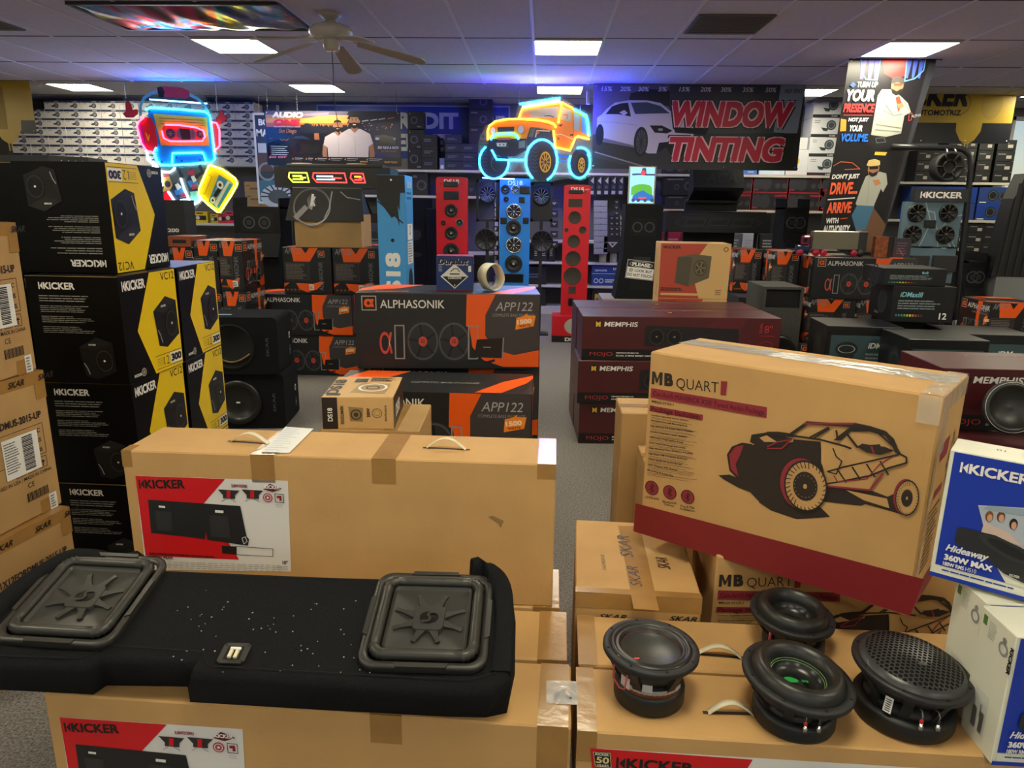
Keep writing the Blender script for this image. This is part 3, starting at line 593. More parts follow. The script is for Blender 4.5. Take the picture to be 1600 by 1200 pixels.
    if kind in ('green', 'grille'):
        for dx in (0, .022):
            a = (-1.68 if kind == 'green' else -1.75)+dx*14; rp = mg*1.06; x, y = rp*math.cos(a), rp*math.sin(a); b = MB(); z = mh+.004; b.M = Matrix.Translation((x, y, z))
            b.lathe([(.0045, -.004), (.0055, -.004), (.0055, .006), (.0035, .007), (.0035, .012), (.0001, .0125)], steel, 14); b.M = Matrix.Translation((x, y, z+.012)); b.lathe([(.0042, 0), (.0042, .008), (.0001, .010)], mat('terminal_red', '#b02020', .4) if dx == 0 else blk, 12)
            b.M = Matrix(); b.tube([(x, y, z+.018), (x*1.02, y*1.02, z+.03), (x*.96, y*.96, z+.038), (x*.85, y*.8, z+.034)], .0014, mat('silver_lead', '#8f8f8a', .4, metal=.6), 6); b.build('terminal_post', t)
        b = MB()
    if kind == 'grille':
        a = -2.45; b.M = Matrix.Translation((R_*.84*math.cos(a), R_*.84*math.sin(a), mh+.01)) @ Matrix.Rotation(a+PI/2, 4, 'Z') @ Matrix.Rotation(math.radians(78), 4, 'X'); b.rect(0, 0, .018, .036, paper, 1)
        for i in range(6): b.rect(.003, .004+i*.005, .012, .0022, black, 2)
        b.build('barcode_sticker', t)
    return t
roundsub((1013, 1088), (1017, 1010), .114, 'thin', 'round subwoofer with grey woven cone and red mark, leftmost on the front right cartons')
roundsub((1238, 1010), (1238, 958), .109, 'rear', 'round subwoofer at the back, partly hidden by the green-stitched one')
roundsub((1238, 1122), (1247, 1056), .125, 'green', 'round subwoofer with thick rubber surround and green stitching in the middle')
roundsub((1408, 1115), (1424, 1040), .128, 'grille', 'round subwoofer under a black honeycomb grille, beside the white retail boxes')
# ================================================================ right foreground: flat kraft carton, two off-road audio cartons
mbr = mat('oxblood_print', '#7c1c22', .5); pr = mat('brown_black_print', '#2a221d', .55); mrd = mat('dull_red_print', '#8a2a35', .55)
W = pose(.302, 1.878, 0, -.045); t = thing('flat_carton', W, 'kraft carton with printed tape seam, beside the aisle behind the front right cartons', 'cardboard box')
w_, d_, h_ = .365, .50, .51; b = MB(W); b.box(-w_/2, 0, 0, w_/2, d_, h_, kraft, .004); bod = b
b = MB(W); b.face('T', w_, d_, h_); b.P([(966, 822), (1000, 823), (1030, 955), (990, 952)], tape, 2)
b.rect(0, .0, w_, .03, tape, 1); b.face('F', w_, d_, h_); b.rect(0, h_-.05, w_, .05, tape, 1); b.build('packing_tape', t)
b = bod; b.face('T', w_, d_, h_)
sk = flat('#1b1712')
for p0, p1 in (((990, 872), (982, 838)), ((1004, 918), (996, 886)), ((1048, 890), (1042, 872)), ((948, 892), (944, 868))):
    b.T('SKAR' if p0[0] != 948 else 'VH0980018', p0, p1, 9 if p0[0] != 948 else 3, sk, .0, .35, l=3)
b.face('F', w_, d_, h_)
for x in (935, 1045): b.T('SKAR', (x, 966+(x-935)*.03), (x+44, 968+(x-935)*.03), 8, sk, .02, .4, l=3)
b.T('www.skaraudio.com', (1068, 978), (1100, 980), 3, sk, .01, l=3); b.build('carton_body', t)
def buggy(b, q, near=True):      # side-by-side buggy artwork, q maps source pixels
    k1 = lambda pts: [q(*p) for p in zz(1200, 550, 4, pts)]; k2 = lambda pts: [q(*p) for p in zz(800, 550, 4, pts)]
    # ground shadow and dark underbody
    b.P(k2([(1290, 770), (1360, 765), (1420, 790), (1560, 700), (1610, 720), (1640, 860), (1900, 940), (1990, 1030), (1780, 1045), (1620, 990), (1545, 940), (1540, 895), (1420, 850), (1330, 800)]), pr, 1)
    b.P(k1([(0, 560), (160, 545), (330, 560), (340, 700), (370, 850), (490, 860), (590, 950), (580, 960), (350, 930), (250, 1000), (120, 990), (-60, 930), (-180, 800), (-180, 600)]), pr, 1)
    b.P(k2([(1345, 640), (1375, 590), (1440, 565), (1500, 575), (1560, 640), (1570, 720), (1500, 790), (1420, 800), (1360, 740)]), pr, 2)
    b.P(k2([(1360, 640), (1400, 590), (1450, 580), (1430, 640), (1400, 700), (1420, 780), (1370, 730)]), mrd, 3)
    b.P(k1([(490, 862), (745, 915), (760, 975), (600, 925)]), kraft, 2); b.P(k1([(745, 905), (800, 880), (850, 920), (820, 1010), (870, 1025), (760, 985)]), pr, 1)
    b.P(k1([(350, 840), (640, 862), (770, 912), (830, 1010), (872, 1025), (760, 992), (610, 950), (580, 960), (350, 935)]), pr, 1)
    # body panels
    b.P(k1([(335, 560), (430, 575), (470, 600), (470, 690), (420, 780), (375, 790), (335, 690)]), kraft, 3); b.P(k1([(375, 835), (630, 865), (700, 745), (870, 690), (860, 650), (820, 640), (640, 700), (480, 720), (420, 760)]), kraft, 3)
    L = lambda pts, w_=2.2, m=None, c=False: b.PL(k1(pts), w_, m or pr, 5, c)
    L([(150, 510), (250, 440), (540, 458), (640, 470), (740, 505), (780, 560), (820, 630)], 5); L([(230, 445), (550, 445)], 3, mrd); L([(440, 540), (550, 455)], 6); L([(260, 535), (380, 470)], 3); L([(430, 490), (440, 545)], 3); L([(290, 535), (385, 478)], 3)
    b.P(k1([(545, 440), (640, 460), (735, 490), (790, 540), (825, 625), (800, 630), (745, 525), (640, 495), (520, 495), (460, 550), (410, 550), (510, 480)]), pr, 4)
    L([(0, 510), (60, 505), (150, 520), (330, 545), (480, 585), (520, 600)], 3); L([(490, 500), (560, 590), (700, 580)], 3.5); L([(700, 510), (800, 600)], 3); b.P(k1([(590, 570), (735, 590), (795, 615), (700, 640), (620, 625), (560, 590)]), pr, 5)
    L([(650, 590), (665, 630)], 3, mrd); L([(410, 600), (430, 650), (465, 680), (430, 760), (375, 745)], 2); L([(375, 745), (480, 715), (640, 680), (830, 635), (868, 655), (868, 690), (760, 720), (640, 770), (440, 810), (375, 820)], 2.6)
    for x in (440, 530, 620, 705): L([(x, 735-(x-440)*.2), (x+50, 810-(x-440)*.18)], 2.6)
    L([(415, 770), (440, 810), (620, 790), (700, 700), (780, 650)], 1.8, mrd); L([(375, 835), (640, 860), (720, 760)], 3, mrd); L([(0, 590), (60, 560), (150, 545), (90, 600), (0, 600)], 2, mrd)
    b.P(k1([(160, 520), (-60, 530), (-100, 560), (0, 590), (160, 560)]), kraft, 3); L([(-60, 530), (0, 510), (160, 525)], 3); L([(0, 500), (70, 500), (150, 512)], 2.5)
    b.P(k2([(1490, 560), (1500, 515), (1600, 500), (1760, 540), (1700, 580), (1560, 600)]), pr, 3)
    b.P(k2([(1540, 525), (1590, 515), (1660, 560), (1580, 560)]), kraft, 4)
    # wheels
    for cx_, cy_, rx, ry, hub in ((238, 835, 135, 160, 78), (873, 908, 72, 112, 36)):
        c = b.px(*q(1200+cx_/4, 550+cy_/4)); e = b.px(*q(1200+(cx_+rx)/4, 550+cy_/4+rx*.05/4)); f = b.px(*q(1200+cx_/4, 550+(cy_-ry)/4)); R1 = math.hypot(e[0]-c[0], e[1]-c[1]); R2 = math.hypot(f[0]-c[0], f[1]-c[1])
        b.ell(c[0]-R1*.20, c[1]+R1*.05, R1*1.02, mrd, 5, R2*1.02); b.ell(c[0], c[1], R1*1.02, pr, 6, R2*1.02); b.ell(c[0], c[1], R1*.94, kraft, 7, R2*.94)
        for i in range(30):
            a = 2*PI*i/30; s_ = .72 if 1.3 < a < 4.2 else .84; b.line([(c[0]+R1*s_*math.cos(a), c[1]+R2*s_*math.sin(a)), (c[0]+R1*.98*math.cos(a+.08), c[1]+R2*.98*math.sin(a+.08))], R1*.045, pr, 8)
        b.ell(c[0], c[1], R1*hub/rx, pr, 8, R2*hub/rx)
        for i in range(18): a = 2*PI*i/18; b.ell(c[0]+R1*.5*math.cos(a), c[1]+R2*.43*math.sin(a), R1*.022, kraft, 9, n=6)
        b.ell(c[0], c[1], R1*.09, kraft, 9, R2*.1, n=10)
MW, MD, MH = .792, .329, .587
def mbprint(b, q):
    b.face('F', MW, MD, MH)
    b.P([q(993, 786), q(1444, 905), q(1422, 962), q(990, 830)], mbr, 1)
    b.P([q(*p) for p in ((1018.5, 600), (1019.6, 580), (1024, 580.5), (1027.5, 592), (1031.5, 581.4), (1036, 582), (1035, 602), (1030.6, 601.5), (1031.2, 589), (1027.9, 598), (1025.6, 597.7), (1023.2, 588), (1022.6, 600.5))], pr, 2); b.T('B', q(1038.5, 602.4), q(1052, 604), 20, pr, .06); b.T('QUART', q(1057, 609), q(1123, 617), 19, pr, -.005); b.P([q(1127, 595), q(1137, 596), q(1135, 618), q(1126, 617)], mrd, 2)
    b.P([q(1018, 606), q(1199, 636), q(1198, 653), q(1017, 621)], mrd, 2); b.T('Can-Am\u00ae MAVERICK X3\u00ae Tuned Audio Package', q(1021, 618), q(1194, 648), 8, flat('#3c1016'), .0, l=3)
    b.T('MBQX-STG5-1', q(1019, 629), q(1053, 634.5), 4, pr, .02); b.P([q(1016, 633), q(1099, 648), q(1098, 657), q(1015, 642)], mrd, 2); b.T('Package Includes:', q(1018, 641.5), q(1094, 655), 7.5, flat('#3c1016'), .01, l=3)
    for i in range(11):
        y = 649+i*8.6; b.T(['Dominion Engineered Vehicle Solutions', '10in Source Unit with Mounting Panel', 'High Efficiency Full Range Class D Amplifier', '6.5 inch Composite Coaxial Speakers', 'High Output Polypropylene Panels', 'Dual 10inch Full Range Subwoofer', 'High Efficiency Class D Mono Amplifier', 'High Impact ABS Composite Enclosure', 'Vehicle Specific Wiring and Harness', 'LED Output IPX Rated', 'Mounting Bracket Kit'][i], q(1018-i*.6, y), q(1068+[8, 6, 16, 6, 0, 4, 16, 6, -2, -10, -16][i], y+9), 2.2, pr, .02)
        for k in range(3): yy_ = y+2.6+k*2; b.PL([q(1018-i*.6, yy_), q(1080+random.uniform(-12, 10), yy_+10)], .55, mat('faint_brown_print', '#80684a', .6), 2)
    for x, y, s_ in ((1019, 762, 'LIFEShield'), (1047, 769, 'Bluetooth'), (1075, 776, 'Plug & Play')):
        c = b.px(*q(x, y)); e = b.px(*q(x+10.5, y+2)); R1 = math.hypot(e[0]-c[0], e[1]-c[1]); b.ell(c[0], c[1], R1, mrd, 2); b.ring(c[0], c[1], R1*.9, R1, pr, 3)
        b.line([(c[0]-R1*.3, c[1]+R1*.3), (c[0]+R1*.3, c[1]-R1*.3), (c[0], c[1]-R1*.6), (c[0], c[1]+R1*.6), (c[0]+R1*.3, c[1]+R1*.3), (c[0]-R1*.3, c[1]-R1*.3)], R1*.12, pr, 3)
        b.T(s_, q(x-11, y+16), q(x+11, y+19), 3.6, pr, .01)
    b.T('Connect', q(1038, 789), q(1054, 792), 3.4, pr, .01); b.T('Installation', q(1063, 796), q(1086, 800), 3.4, pr, .01)
    buggy(b, q)
W1 = pose(.65, 1.925, .587, -.668); W1 = pose(.65, 1.925, .588, -.668)
WL = pose(.548+MW/2, 1.985, 0, -.01)
def mbbox(W, label, extra):
    t = thing('audio_package_carton', W, label, 'cardboard box', 'kraft off-road audio package cartons with red bottom band'); b = MB(W); b.box(-MW/2, 0, 0, MW/2, MD, MH, kraft, .005); b.face('R', MW, MD, MH); b.rect(0, 0, MD, .06, mbr, 1)
    for z in (.40, .30): b.rect(.08, z, .10, .05 if z > .35 else .02, mrd, 1)
    b.lines(.05, .10, .15, .18, 12, pr, 2, fill=.3); b.line([(.20, .35), (.24, .45), (.27, .38), (.24, .30), (.27, .25), (.22, .33)], .006, pr, 2); b.line([(.19, .36), (.28, .42)], .004, pr, 2)
    b.M = Matrix(); b.build('carton_body', t); return t
up = mbbox(W1, 'kraft carton with red band and buggy drawing, set crosswise on its twin', 1)
b = MB(W1); mbprint(b, lambda x, y: (x, y)); prt = b.build('printed_artwork', up)
b = MB(W1); b.face('T', MW, MD, MH); b.P([(1060, 536), (1083, 531), (1506, 590), (1490, 600)], mat('glossy_clear_tape', '#b8b2aa', .12, bump=.4, bscale=30), 1)
b.rect(MW-.05, 0, .05, MD, clear, 2); b.face('R', MW, MD, MH); b.rect(0, MH-.16, .10, .16, clear, 2); b.rect(.10, MH-.05, MD-.1, .05, clear, 2); b.rect(0, 0, .04, MH-.16, clear, 2); b.face('F', MW, MD, MH); b.rect(MW-.05, MH-.07, .05, .07, clear, 11); b.build('packing_tape', up)
low = mbbox(WL, 'kraft off-road audio carton lying under its twin, behind the round subwoofers', 1)
lo_ = prt.copy(); C.objects.link(lo_); lo_.parent = low
# two tan cartons standing in the aisle behind the upper carton
for (xa, xb, y0, hh, lb) in ((.335, .70, 2.78, .80, 'plain kraft carton peeking out at the aisle behind the buggy carton, rear one'), (.400, .72, 2.50, .68, 'plain kraft carton peeking out at the aisle behind the buggy carton, front one')):
    W = pose((xa+xb)/2, y0, 0, 0); t = thing('tall_carton', W, lb, 'cardboard box'); b = MB(W); b.box(-(xb-xa)/2, 0, 0, (xb-xa)/2, .24, hh, kraftd, .004); b.build('carton_body', t)
    b = MB(W); b.face('T', xb-xa, .24, hh); b.rect(.0, .09, xb-xa, .05, tape, 1); b.build('packing_tape', t)
# ================================================================ blue and white under-seat subwoofer boxes
HW, HD, HH = .42, .12, .31
blu = mat('royal_blue_card', '#1636a6', .35); ivo = mat('ivory_card', '#dcdccb', .4); sil = flat('#bfc3cc', .4)
def hide(W, label):
    t = thing('subwoofer_retail_box', W, label, 'retail box', 'blue and white retail boxes at right'); b = MB(W); b.box(-HW/2, 0, 0, HW/2, HD, HH, ivo, .002)
    b.face('F', HW, HD, HH); b.M = b.M @ Matrix.Diagonal((.7, 1, 1, 1)); WW = HW/.7; b.rect(.012, .03, WW-.024, HH-.034, blu, 1); b.poly([(.012, .028), (.30, .028), (WW, .028), (WW, .0), (.012, .0)], ivo, 2)
    b.poly([(WW, .29), (.25, .215), (.14, .10), (.21, .03), (WW, .03)], ivo, 2); b.poly([(.10, .195), (.245, .215), (.245, .12), (.14, .12)], flat('#aab4c0'), 3); b.poly([(.25, .217), (.42, .235), (.42, .13), (.25, .13)], flat('#5f86b8'), 3)
    klogo(b, .035, .262, .024, white, .185, 3)
    # artwork: friends in a car and the slim enclosure
    for cx_, cy_, hc in ((.135, .175, '#7a4a28'), (.165, .180, '#6a3e22'), (.20, .170, '#2a1c16')):
        b.ell(cx_, cy_, .011, flat(hc), 4, .013, n=12); b.ell(cx_+.002, cy_-.003, .007, flat('#c8977a'), 5, .009, n=10)
    b.poly([(.12, .125), (.125, .16), (.15, .155), (.19, .150), (.215, .135), (.235, .125)], flat('#c9b2a8'), 4); b.poly([(.115, .19), (.13, .2), (.16, .203), (.2, .207), (.24, .212), (.24, .195), (.16, .19)], flat('#8fa0ae'), 4)
    bk = flat('#232427', .5); b.poly([(.055, .128), (.065, .135), (.16, .135), (.26, .115), (.33, .09), (.40, .085), (.40, .03), (.33, .028), (.20, .052), (.15, .075), (.07, .09), (.055, .098)], bk, 5)
    b.ell(.20, .108, .085, flat('#2e3033', .4), 6, .018, a=-.22); b.ell(.20, .110, .06, flat('#1a1b1d', .4), 7, .011, a=-.22); b.txt('KICKER', .215, .05, .006, paper, bold=.03, l=7)
    b.txt('Hideaway', .034, .072, .016, white, w=.12, bold=.03, shear=.35, l=6); b.txt('360W MAX', .034, .048, .015, white, w=.135, bold=.05, l=6); b.txt('180W RMS', .034, .034, .010, white, w=.06, bold=.03, l=6); b.txt('HS10', .098, .034, .010, white, w=.03, bold=0, l=6)
    b.lines(.034, .018, .20, .008, 1, blu, 3, rag=0, fill=.4); b.rect(.0, .0, .30, .010, blu, 3)
    b.face('L', HW, HD, HH); b.rect(.012, HH-.035, .014, .022, flat('#4f7a3a'), 1); b.lines(.035, HH-.055, .03, .04, 8, flat('#9a9c98'), 1, fill=.3); b.ring(.09, HH-.05, .010, .016, flat('#8d8f90'), 1); b.ell(.09, HH-.03, .007, flat('#8d8f90'), 1, n=10)
    b.txt('KICKER', .112, HH-.03, .012, black, w=.062, bold=.05, a=-PI/2)
    b.rect(.03, .03, .05, .10, flat('#cfd0c8'), 1)
    for i in range(12): b.rect(.034, .036+i*.0042, .016, .0022, black, 2); b.rect(.06, .036+i*.0042, .014, .0022, black, 2)
    b.txt('KMS10A', .056, .10, .006, black, a=-PI/2, bold=.0)
    b.face('T', HW, HD, HH); b.txt('10', .10, .075, .016, flat('#3a3a3a'), bold=.0, a=PI); b.lines(.13, .03, .2, .06, 5, flat('#b8b8aa'), 1, fill=.2); b.rect(.27, .04, .08, .03, flat('#8a9a94'), 1)
    b.M = Matrix(); b.build('box_body', t); return t
h1 = hide(pose(1.094+.01, 1.452, .768, -.62, -.03), 'blue and white retail box tilted across the two white boxes at right edge')
dup(h1, pose(1.006+HW/2, 1.465, BH, -.01), 'white side of the subwoofer box standing behind, farther of the two at the right edge')
dup(h1, pose(.990+HW/2, 1.335, BH, -.02), 'white side of the subwoofer box nearest the camera in the bottom right corner')
# ================================================================ left edge: stack of kraft SKAR cartons
def lskar(x, y, z, rz, label, first=[]):
    W = pose(x, y, z, rz)
    if first: return dup(first[0], W, label)
    t = thing('enclosure_carton', W, label, 'cardboard box', 'kraft cartons stacked at the left edge'); w_, d_, h_ = .5, .5, .51; b = MB(W); b.box(-w_/2, 0, 0, w_/2, d_, h_-.002, kraftd, .005); b.face('R', w_, d_, h_)
    b.txt('SKAR-VD-VS-1X12FORDMUS-2015-UP', .02, .345, .026, pr, w=.44, bold=.03); b.line([(.05, .325), (.46, .325), (.46, .215), (.05, .215)], .002, pr, 1, True)
    for i, s_ in enumerate(('1 PC', '13.1  LBS', '19.7  LBS')): b.txt(s_, .445, .295-i*.035, .016, pr, bold=.02, al='R')
    for i in range(3): x_ = .32+i*.05; b.line([(x_, .165), (x_+.036, .165), (x_+.036, .205), (x_, .205)], .0018, pr, 1, True); b.poly([(x_+.008, .185), (x_+.028, .185), (x_+.018, .195)], pr, 2); b.rect(x_+.016, .170, .004, .016, pr, 2)
    b.txt('DESIGNED IN USA / MADE IN CHINA', .20, .145, .013, pr, w=.27, bold=.01); b.txt('CE', .36, .115, .018, pr, bold=.0)
    for i in range(16): b.rect(.35+i*.006, .065, .003 if i % 3 else .0045, .032, pr, 1)
    b.M = Matrix(); b.build('carton_body', t)
    b = MB(); b.face('R', w_, d_, h_); b.rect(0, h_-.045, d_, .043, tape, 1); b.rect(.40, 0, .07, .05, tape, 1); b.rect(.452, h_-.10, .046, .06, tape, 2); b.face('T', w_, d_, h_-.002); b.rect(w_-.06, 0, .06, d_, tape, 1); b.build('packing_tape', t)
    b = MB(); b.face('R', w_, d_, h_)
    for u in (.18, .34, .47): b.txt('SKAR', u, h_-.035, .022, sk, w=.07, bold=.02, shear=.4, l=3)
    b.M = Matrix(); b.build('tape_logo', t)
    b = MB(); b.face('R', w_, d_, h_); b.rect(.44, .0, .035, .06, paper, 3); b.lines(.445, .005, .025, .05, 5, flat('#666666'), 4); b.build('corner_sticker', t)
    b = MB(); b.face('R', w_, d_, h_); b.rect(.28, .17, .15, .14, paper, 3)
    for i in range(22): b.rect(.36, .18+i*.0056, .045, .003 if i % 3 else .0042, black, 4)
    b.lines(.285, .19, .06, .11, 12, flat('#55555a'), 4, fill=.4); b.build('shipping_label', t)
    first.append(t); return t
def place_r(px, py, z, rz):      # right-back-bottom corner of a .5 x .5 box at a pixel on height z
    c = aZ(px, py, z); M_ = Matrix.Rotation(rz, 3, 'Z'); o = c-(M_ @ Vector((.25, .5, 0))); return o.x, o.y
x, y = place_r(64, 578, 1.02, .0); lskar(x, y, 1.02, .04, 'topmost kraft carton with white shipping label at the left edge')
x, y = place_r(98, 786, .51, -.10); lskar(x, y, .51, -.10, 'middle kraft carton with printed box and CE mark at the left edge')
lskar(x+.02, y-.01, 0, -.14, 'bottom kraft carton at the left edge, beside the black enclosure')
# ================================================================ black and yellow 12 inch enclosure boxes
VW, VD, VH = .385, .42, .438
def subimg(b, u, v, s_, m, flip=1):      # perspective drawing of a cubic enclosure with round subwoofer
    P_ = lambda pts: [(u+x*s_*flip, v+y*s_) for x, y in pts]; b.poly(P_([(0, .85), (.10, .08), (.42, 0), (.95, .22), (.92, .98), (.5, 1.12)]), m, 2)
    b.poly(P_([(0, .85), (.5, 1.12), (.92, .98), (.42, .76)]), flat('#1b1b1d', .4), 3); b.ell(u+.66*s_*flip, v+.5*s_, .25*s_, flat('#0d0d0e', .3), 3, .30*s_); b.ring(u+.66*s_*flip, v+.5*s_, .20*s_, .225*s_, flat('#34363a', .3), 4, k=1.25)
    for i in range(10): a = PI*i/5; b.line([(u+(.66+.05*math.cos(a))*s_*flip, v+(.5+.05*math.sin(a))*s_), (u+(.66+.19*math.cos(a))*s_*flip, v+(.5+.24*math.sin(a))*s_)], .008*s_, flat('#2b2c30'), 4)
    b.ell(u+.66*s_*flip, v+.5*s_, .03*s_, paper, 5, n=8); b.txt('KICKER', u+.28*s_ if flip > 0 else u-.62*s_, v+.90*s_, .045*s_, paper, bold=.04, shear=.1, l=5); b.line([(u+.10*s_*flip, v+.42*s_), (u+.17*s_*flip, v+.30*s_), (u+.22*s_*flip, v+.14*s_)], .03*s_, flat('#8d8f92'), 4)
def vprint(b):
    for k in ('F', 'B'):
        b.face(k, VW, VD, VH); klogo(b, .055 if k == 'F' else .04, VH-.055, .028, white, .15, 2)
        for j, n in enumerate((3, 4, 4, 4)): b.lines(.05, VH-.105-j*.042, .22, .030, n, flat('#8b8b88'), 1, rag=.4, fill=.35)
        subimg(b, .19, .02, .155, flat('#101012', .35))
    for k in ('R', 'L'):
        b.face(k, VW, VD, VH); W_ = VD; b.poly([(W_-.003, .003), (W_-.003, VH-.003), (W_*.52, VH-.003), (W_*.22, VH*.47), (W_*.46, .003)], yel, 1)
        klogo(b, .018, VH-.062, .040, white, .16, 2); b.txt('VC12', W_-.012, VH-.045, .034, black, al='R', bold=.01); subimg(b, W_*.52, .10, .20, flat('#0c0c0d', .35))
        b.rect(W_-.105, .022, .095, .048, white, 2); b.txt('300', W_-.10, .03, .034, black, w=.085, bold=.06, l=3); b.txt('12', W_-.115, .026, .038, black, al='R', bold=-.01)
        b.lines(W_*.5, .03, .07, .035, 4, flat('#7d6a08'), 2, fill=.25); b.rect(W_*.47, .074, W_*.5, .0022, black, 2); b.rect(W_*.48, .016, W_*.5, .0022, black, 2)
        b.ell(.105, .03, .018, flat('#8d8a80'), 1); b.ring(.105, .03, .009, .012, black, 2); b.txt('KICKER', .035, .02, .012, paper, bold=.04)
    b.M = Matrix()
def vbox(W, label, first=[]):
    if first: return dup(first[0], W, label)
    t = thing('subwoofer_box', W, label, 'retail box', 'black and yellow twelve inch subwoofer boxes'); b = MB(W); b.box(-VW/2, 0, 0, VW/2, VD, VH-.001, gblack, .0015); vprint(b); b.build('box_body', t)
    b = MB(W); e = mat('box_edge_board', '#8a7244', .8); b.box(-VW/2+.002, -.0008, VH-.0035, VW/2-.002, .001, VH-.0012, e); b.build('raw_board_edge', t); first.append(t); return t
nm = ('bottom', 'second from the floor', 'third from the floor')
for i in range(3): vbox(pose(-1.858+(.006, -.004, 0)[i], 2.758+(0, .01, 0)[i], VH*i, (-.028, -.01, -.028)[i]), 'black and yellow subwoofer box in the front stack, %s' % nm[i])
vbox(pose(-1.915, 2.86+VD, VH*4, -.011) @ Matrix.Rotation(PI, 4, 'X'), 'upside-down black and yellow subwoofer box on top of the front stack')
for i in range(3): vbox(pose(-1.853, 3.20, VH*i, .042), 'black and yellow subwoofer box in the rear stack, %s' % nm[i])
vbox(pose(-2.335, 2.95, VH*3-.0, .01), 'black subwoofer box at far left beside the upside-down one')
for i in range(3): vbox(pose(-2.30, 2.82, VH*i, .0), 'black subwoofer box hidden at far left behind the kraft cartons, %s' % nm[i])
# ================================================================ charcoal and orange bass package boxes
AW, AD, AH = .937, .40, .39
LT = dict()
alred = flat('#c0463a'); slate = flat('#3a3638'); grey2 = flat('#25272b'); silver = flat('#8e8e8c')
def alogo(b, u, v, s_, l=2): b.line([(u, v), (u+s_, v), (u+s_, v+s_), (u, v+s_)], s_*.07, flat('#b8aaa0'), l, True); b.txt('\u03b1', u+s_*.5, v+s_*.2, s_*.6, org, w=s_*.7, bold=.05, al='C', l=l)
def aprint(b, w_, d_, h_):
    for k in ('F', 'B'):
        b.face(k, w_, d_, h_); b.poly([(w_*.60, h_-.003), (w_*.755, h_-.003), (w_*.70, h_*.72), (w_*.70, h_*.45), (w_*.76, h_*.26), (w_*.86, h_*.19), (w_-.003, h_*.26), (w_-.003, h_*.03), (w_*.80, h_*.03), (w_*.69, h_*.12), (w_*.63, h_*.3), (w_*.615, h_*.55), (w_*.595, h_*.58)], org, 2)
        b.poly([(w_*.745, h_-.003), (w_-.003, h_-.003), (w_-.003, h_*.27), (w_*.86, h_*.19), (w_*.76, h_*.26), (w_*.70, h_*.45), (w_*.70, h_*.72)], slate, 1)
        alogo(b, .035, h_-.085, .07); b.txt('ALPHASONIK', .125, h_-.075, .042, paper, w=.325, bold=.012); b.txt('\u03b1', w_*.125, h_*.20, .115, alred, w=.065, bold=.0); b.txt('\u03b1', w_*.125+.004, h_*.20+.006, .105, paper, w=.055, bold=-.015, l=1)
        for u in (.21, .61): b.line([(w_*u, h_*.14), (w_*u+.045, h_*.14), (w_*u+.045, h_*.58), (w_*u, h_*.58)], .007, silver, 3, True)
        for u in (.36, .53):
            b.ell(w_*u, h_*.37, .085, grey2, 1, .105); b.ring(w_*u, h_*.37, .070, .078, flat('#4d4f54', .3), 2, k=1.25)
            for i in range(5): a = 2*PI*i/5+.5; b.line([(w_*u+.02*math.cos(a), h_*.37+.025*math.sin(a)), (w_*u+.068*math.cos(a), h_*.37+.085*math.sin(a))], .012, flat('#0e0e10'), 3)
            b.ell(w_*u, h_*.37, .022, alred, 4, .026); b.txt('\u03b1', w_*u, h_*.35, .02, flat('#6a1c14'), al='C', l=5)
        b.poly([(w_*.655, h_*.40), (w_*.80, h_*.42), (w_*.795, h_*.15), (w_*.64, h_*.16)], flat('#17171a', .3), 5); b.lines(w_*.69, h_*.28, .05, .012, 1, silver, 6); b.line([(w_*.795, h_*.15), (w_*.80, h_*.42)], .006, silver, 6)
        b.line([(w_*.62, h_*.08), (w_*.66, h_*.12), (w_*.71, h_*.09), (w_*.75, h_*.12)], .012, flat('#101012'), 6)
        b.txt('APP122', w_-.04, h_-.085, .044, flat('#a8a8a8'), w=.19, bold=.0, shear=.2, al='R', l=3); b.txt('COMPLETE BASS PACKAGE', w_-.03, h_-.115, .015, silver, w=.215, bold=.0, shear=.2, al='R', l=3)
        b.poly([(w_*.865, h_*.53), (w_*.965, h_*.58), (w_*.975, h_*.72), (w_*.93, h_*.72), (w_*.93, h_*.75), (w_*.905, h_*.71), (w_*.87, h_*.69)][::-1], flat('#f08a20'), 3); b.txt('1500', w_*.875, h_*.60, .024, flat('#f7dcc0'), w=.075, bold=.05, a=.12, l=4); b.txt('WATTS', w_*.885, h_*.56, .012, flat('#a03010'), w=.06, bold=.05, a=.12, l=4)
    for k in ('R', 'L'): endprint(b, k, w_, d_, h_)
    b.face('T', w_, d_, h_); b.poly([(w_*.10, d_), (w_*.34, d_), (w_*.22, d_*.55), (0.004, d_*.25), (.004, d_*.5)], org, 1); b.poly([(w_*.72, 0.003), (w_*.85, .003), (w_*.97, d_*.5), (w_, d_*.75), (w_, d_*.9), (w_*.85, d_*.55)], org, 1)
    b.txt('COMPLETE BASS PACKAGE', w_*.38, d_*.40, .03, silver, w=.33, bold=0, shear=.2); b.rect(w_*.1, d_*.12, .17, .05, org, 2); b.txt('CAUTION', w_*.11, d_*.15, .03, flat('#4a2410'), w=.15, bold=.04, l=3)
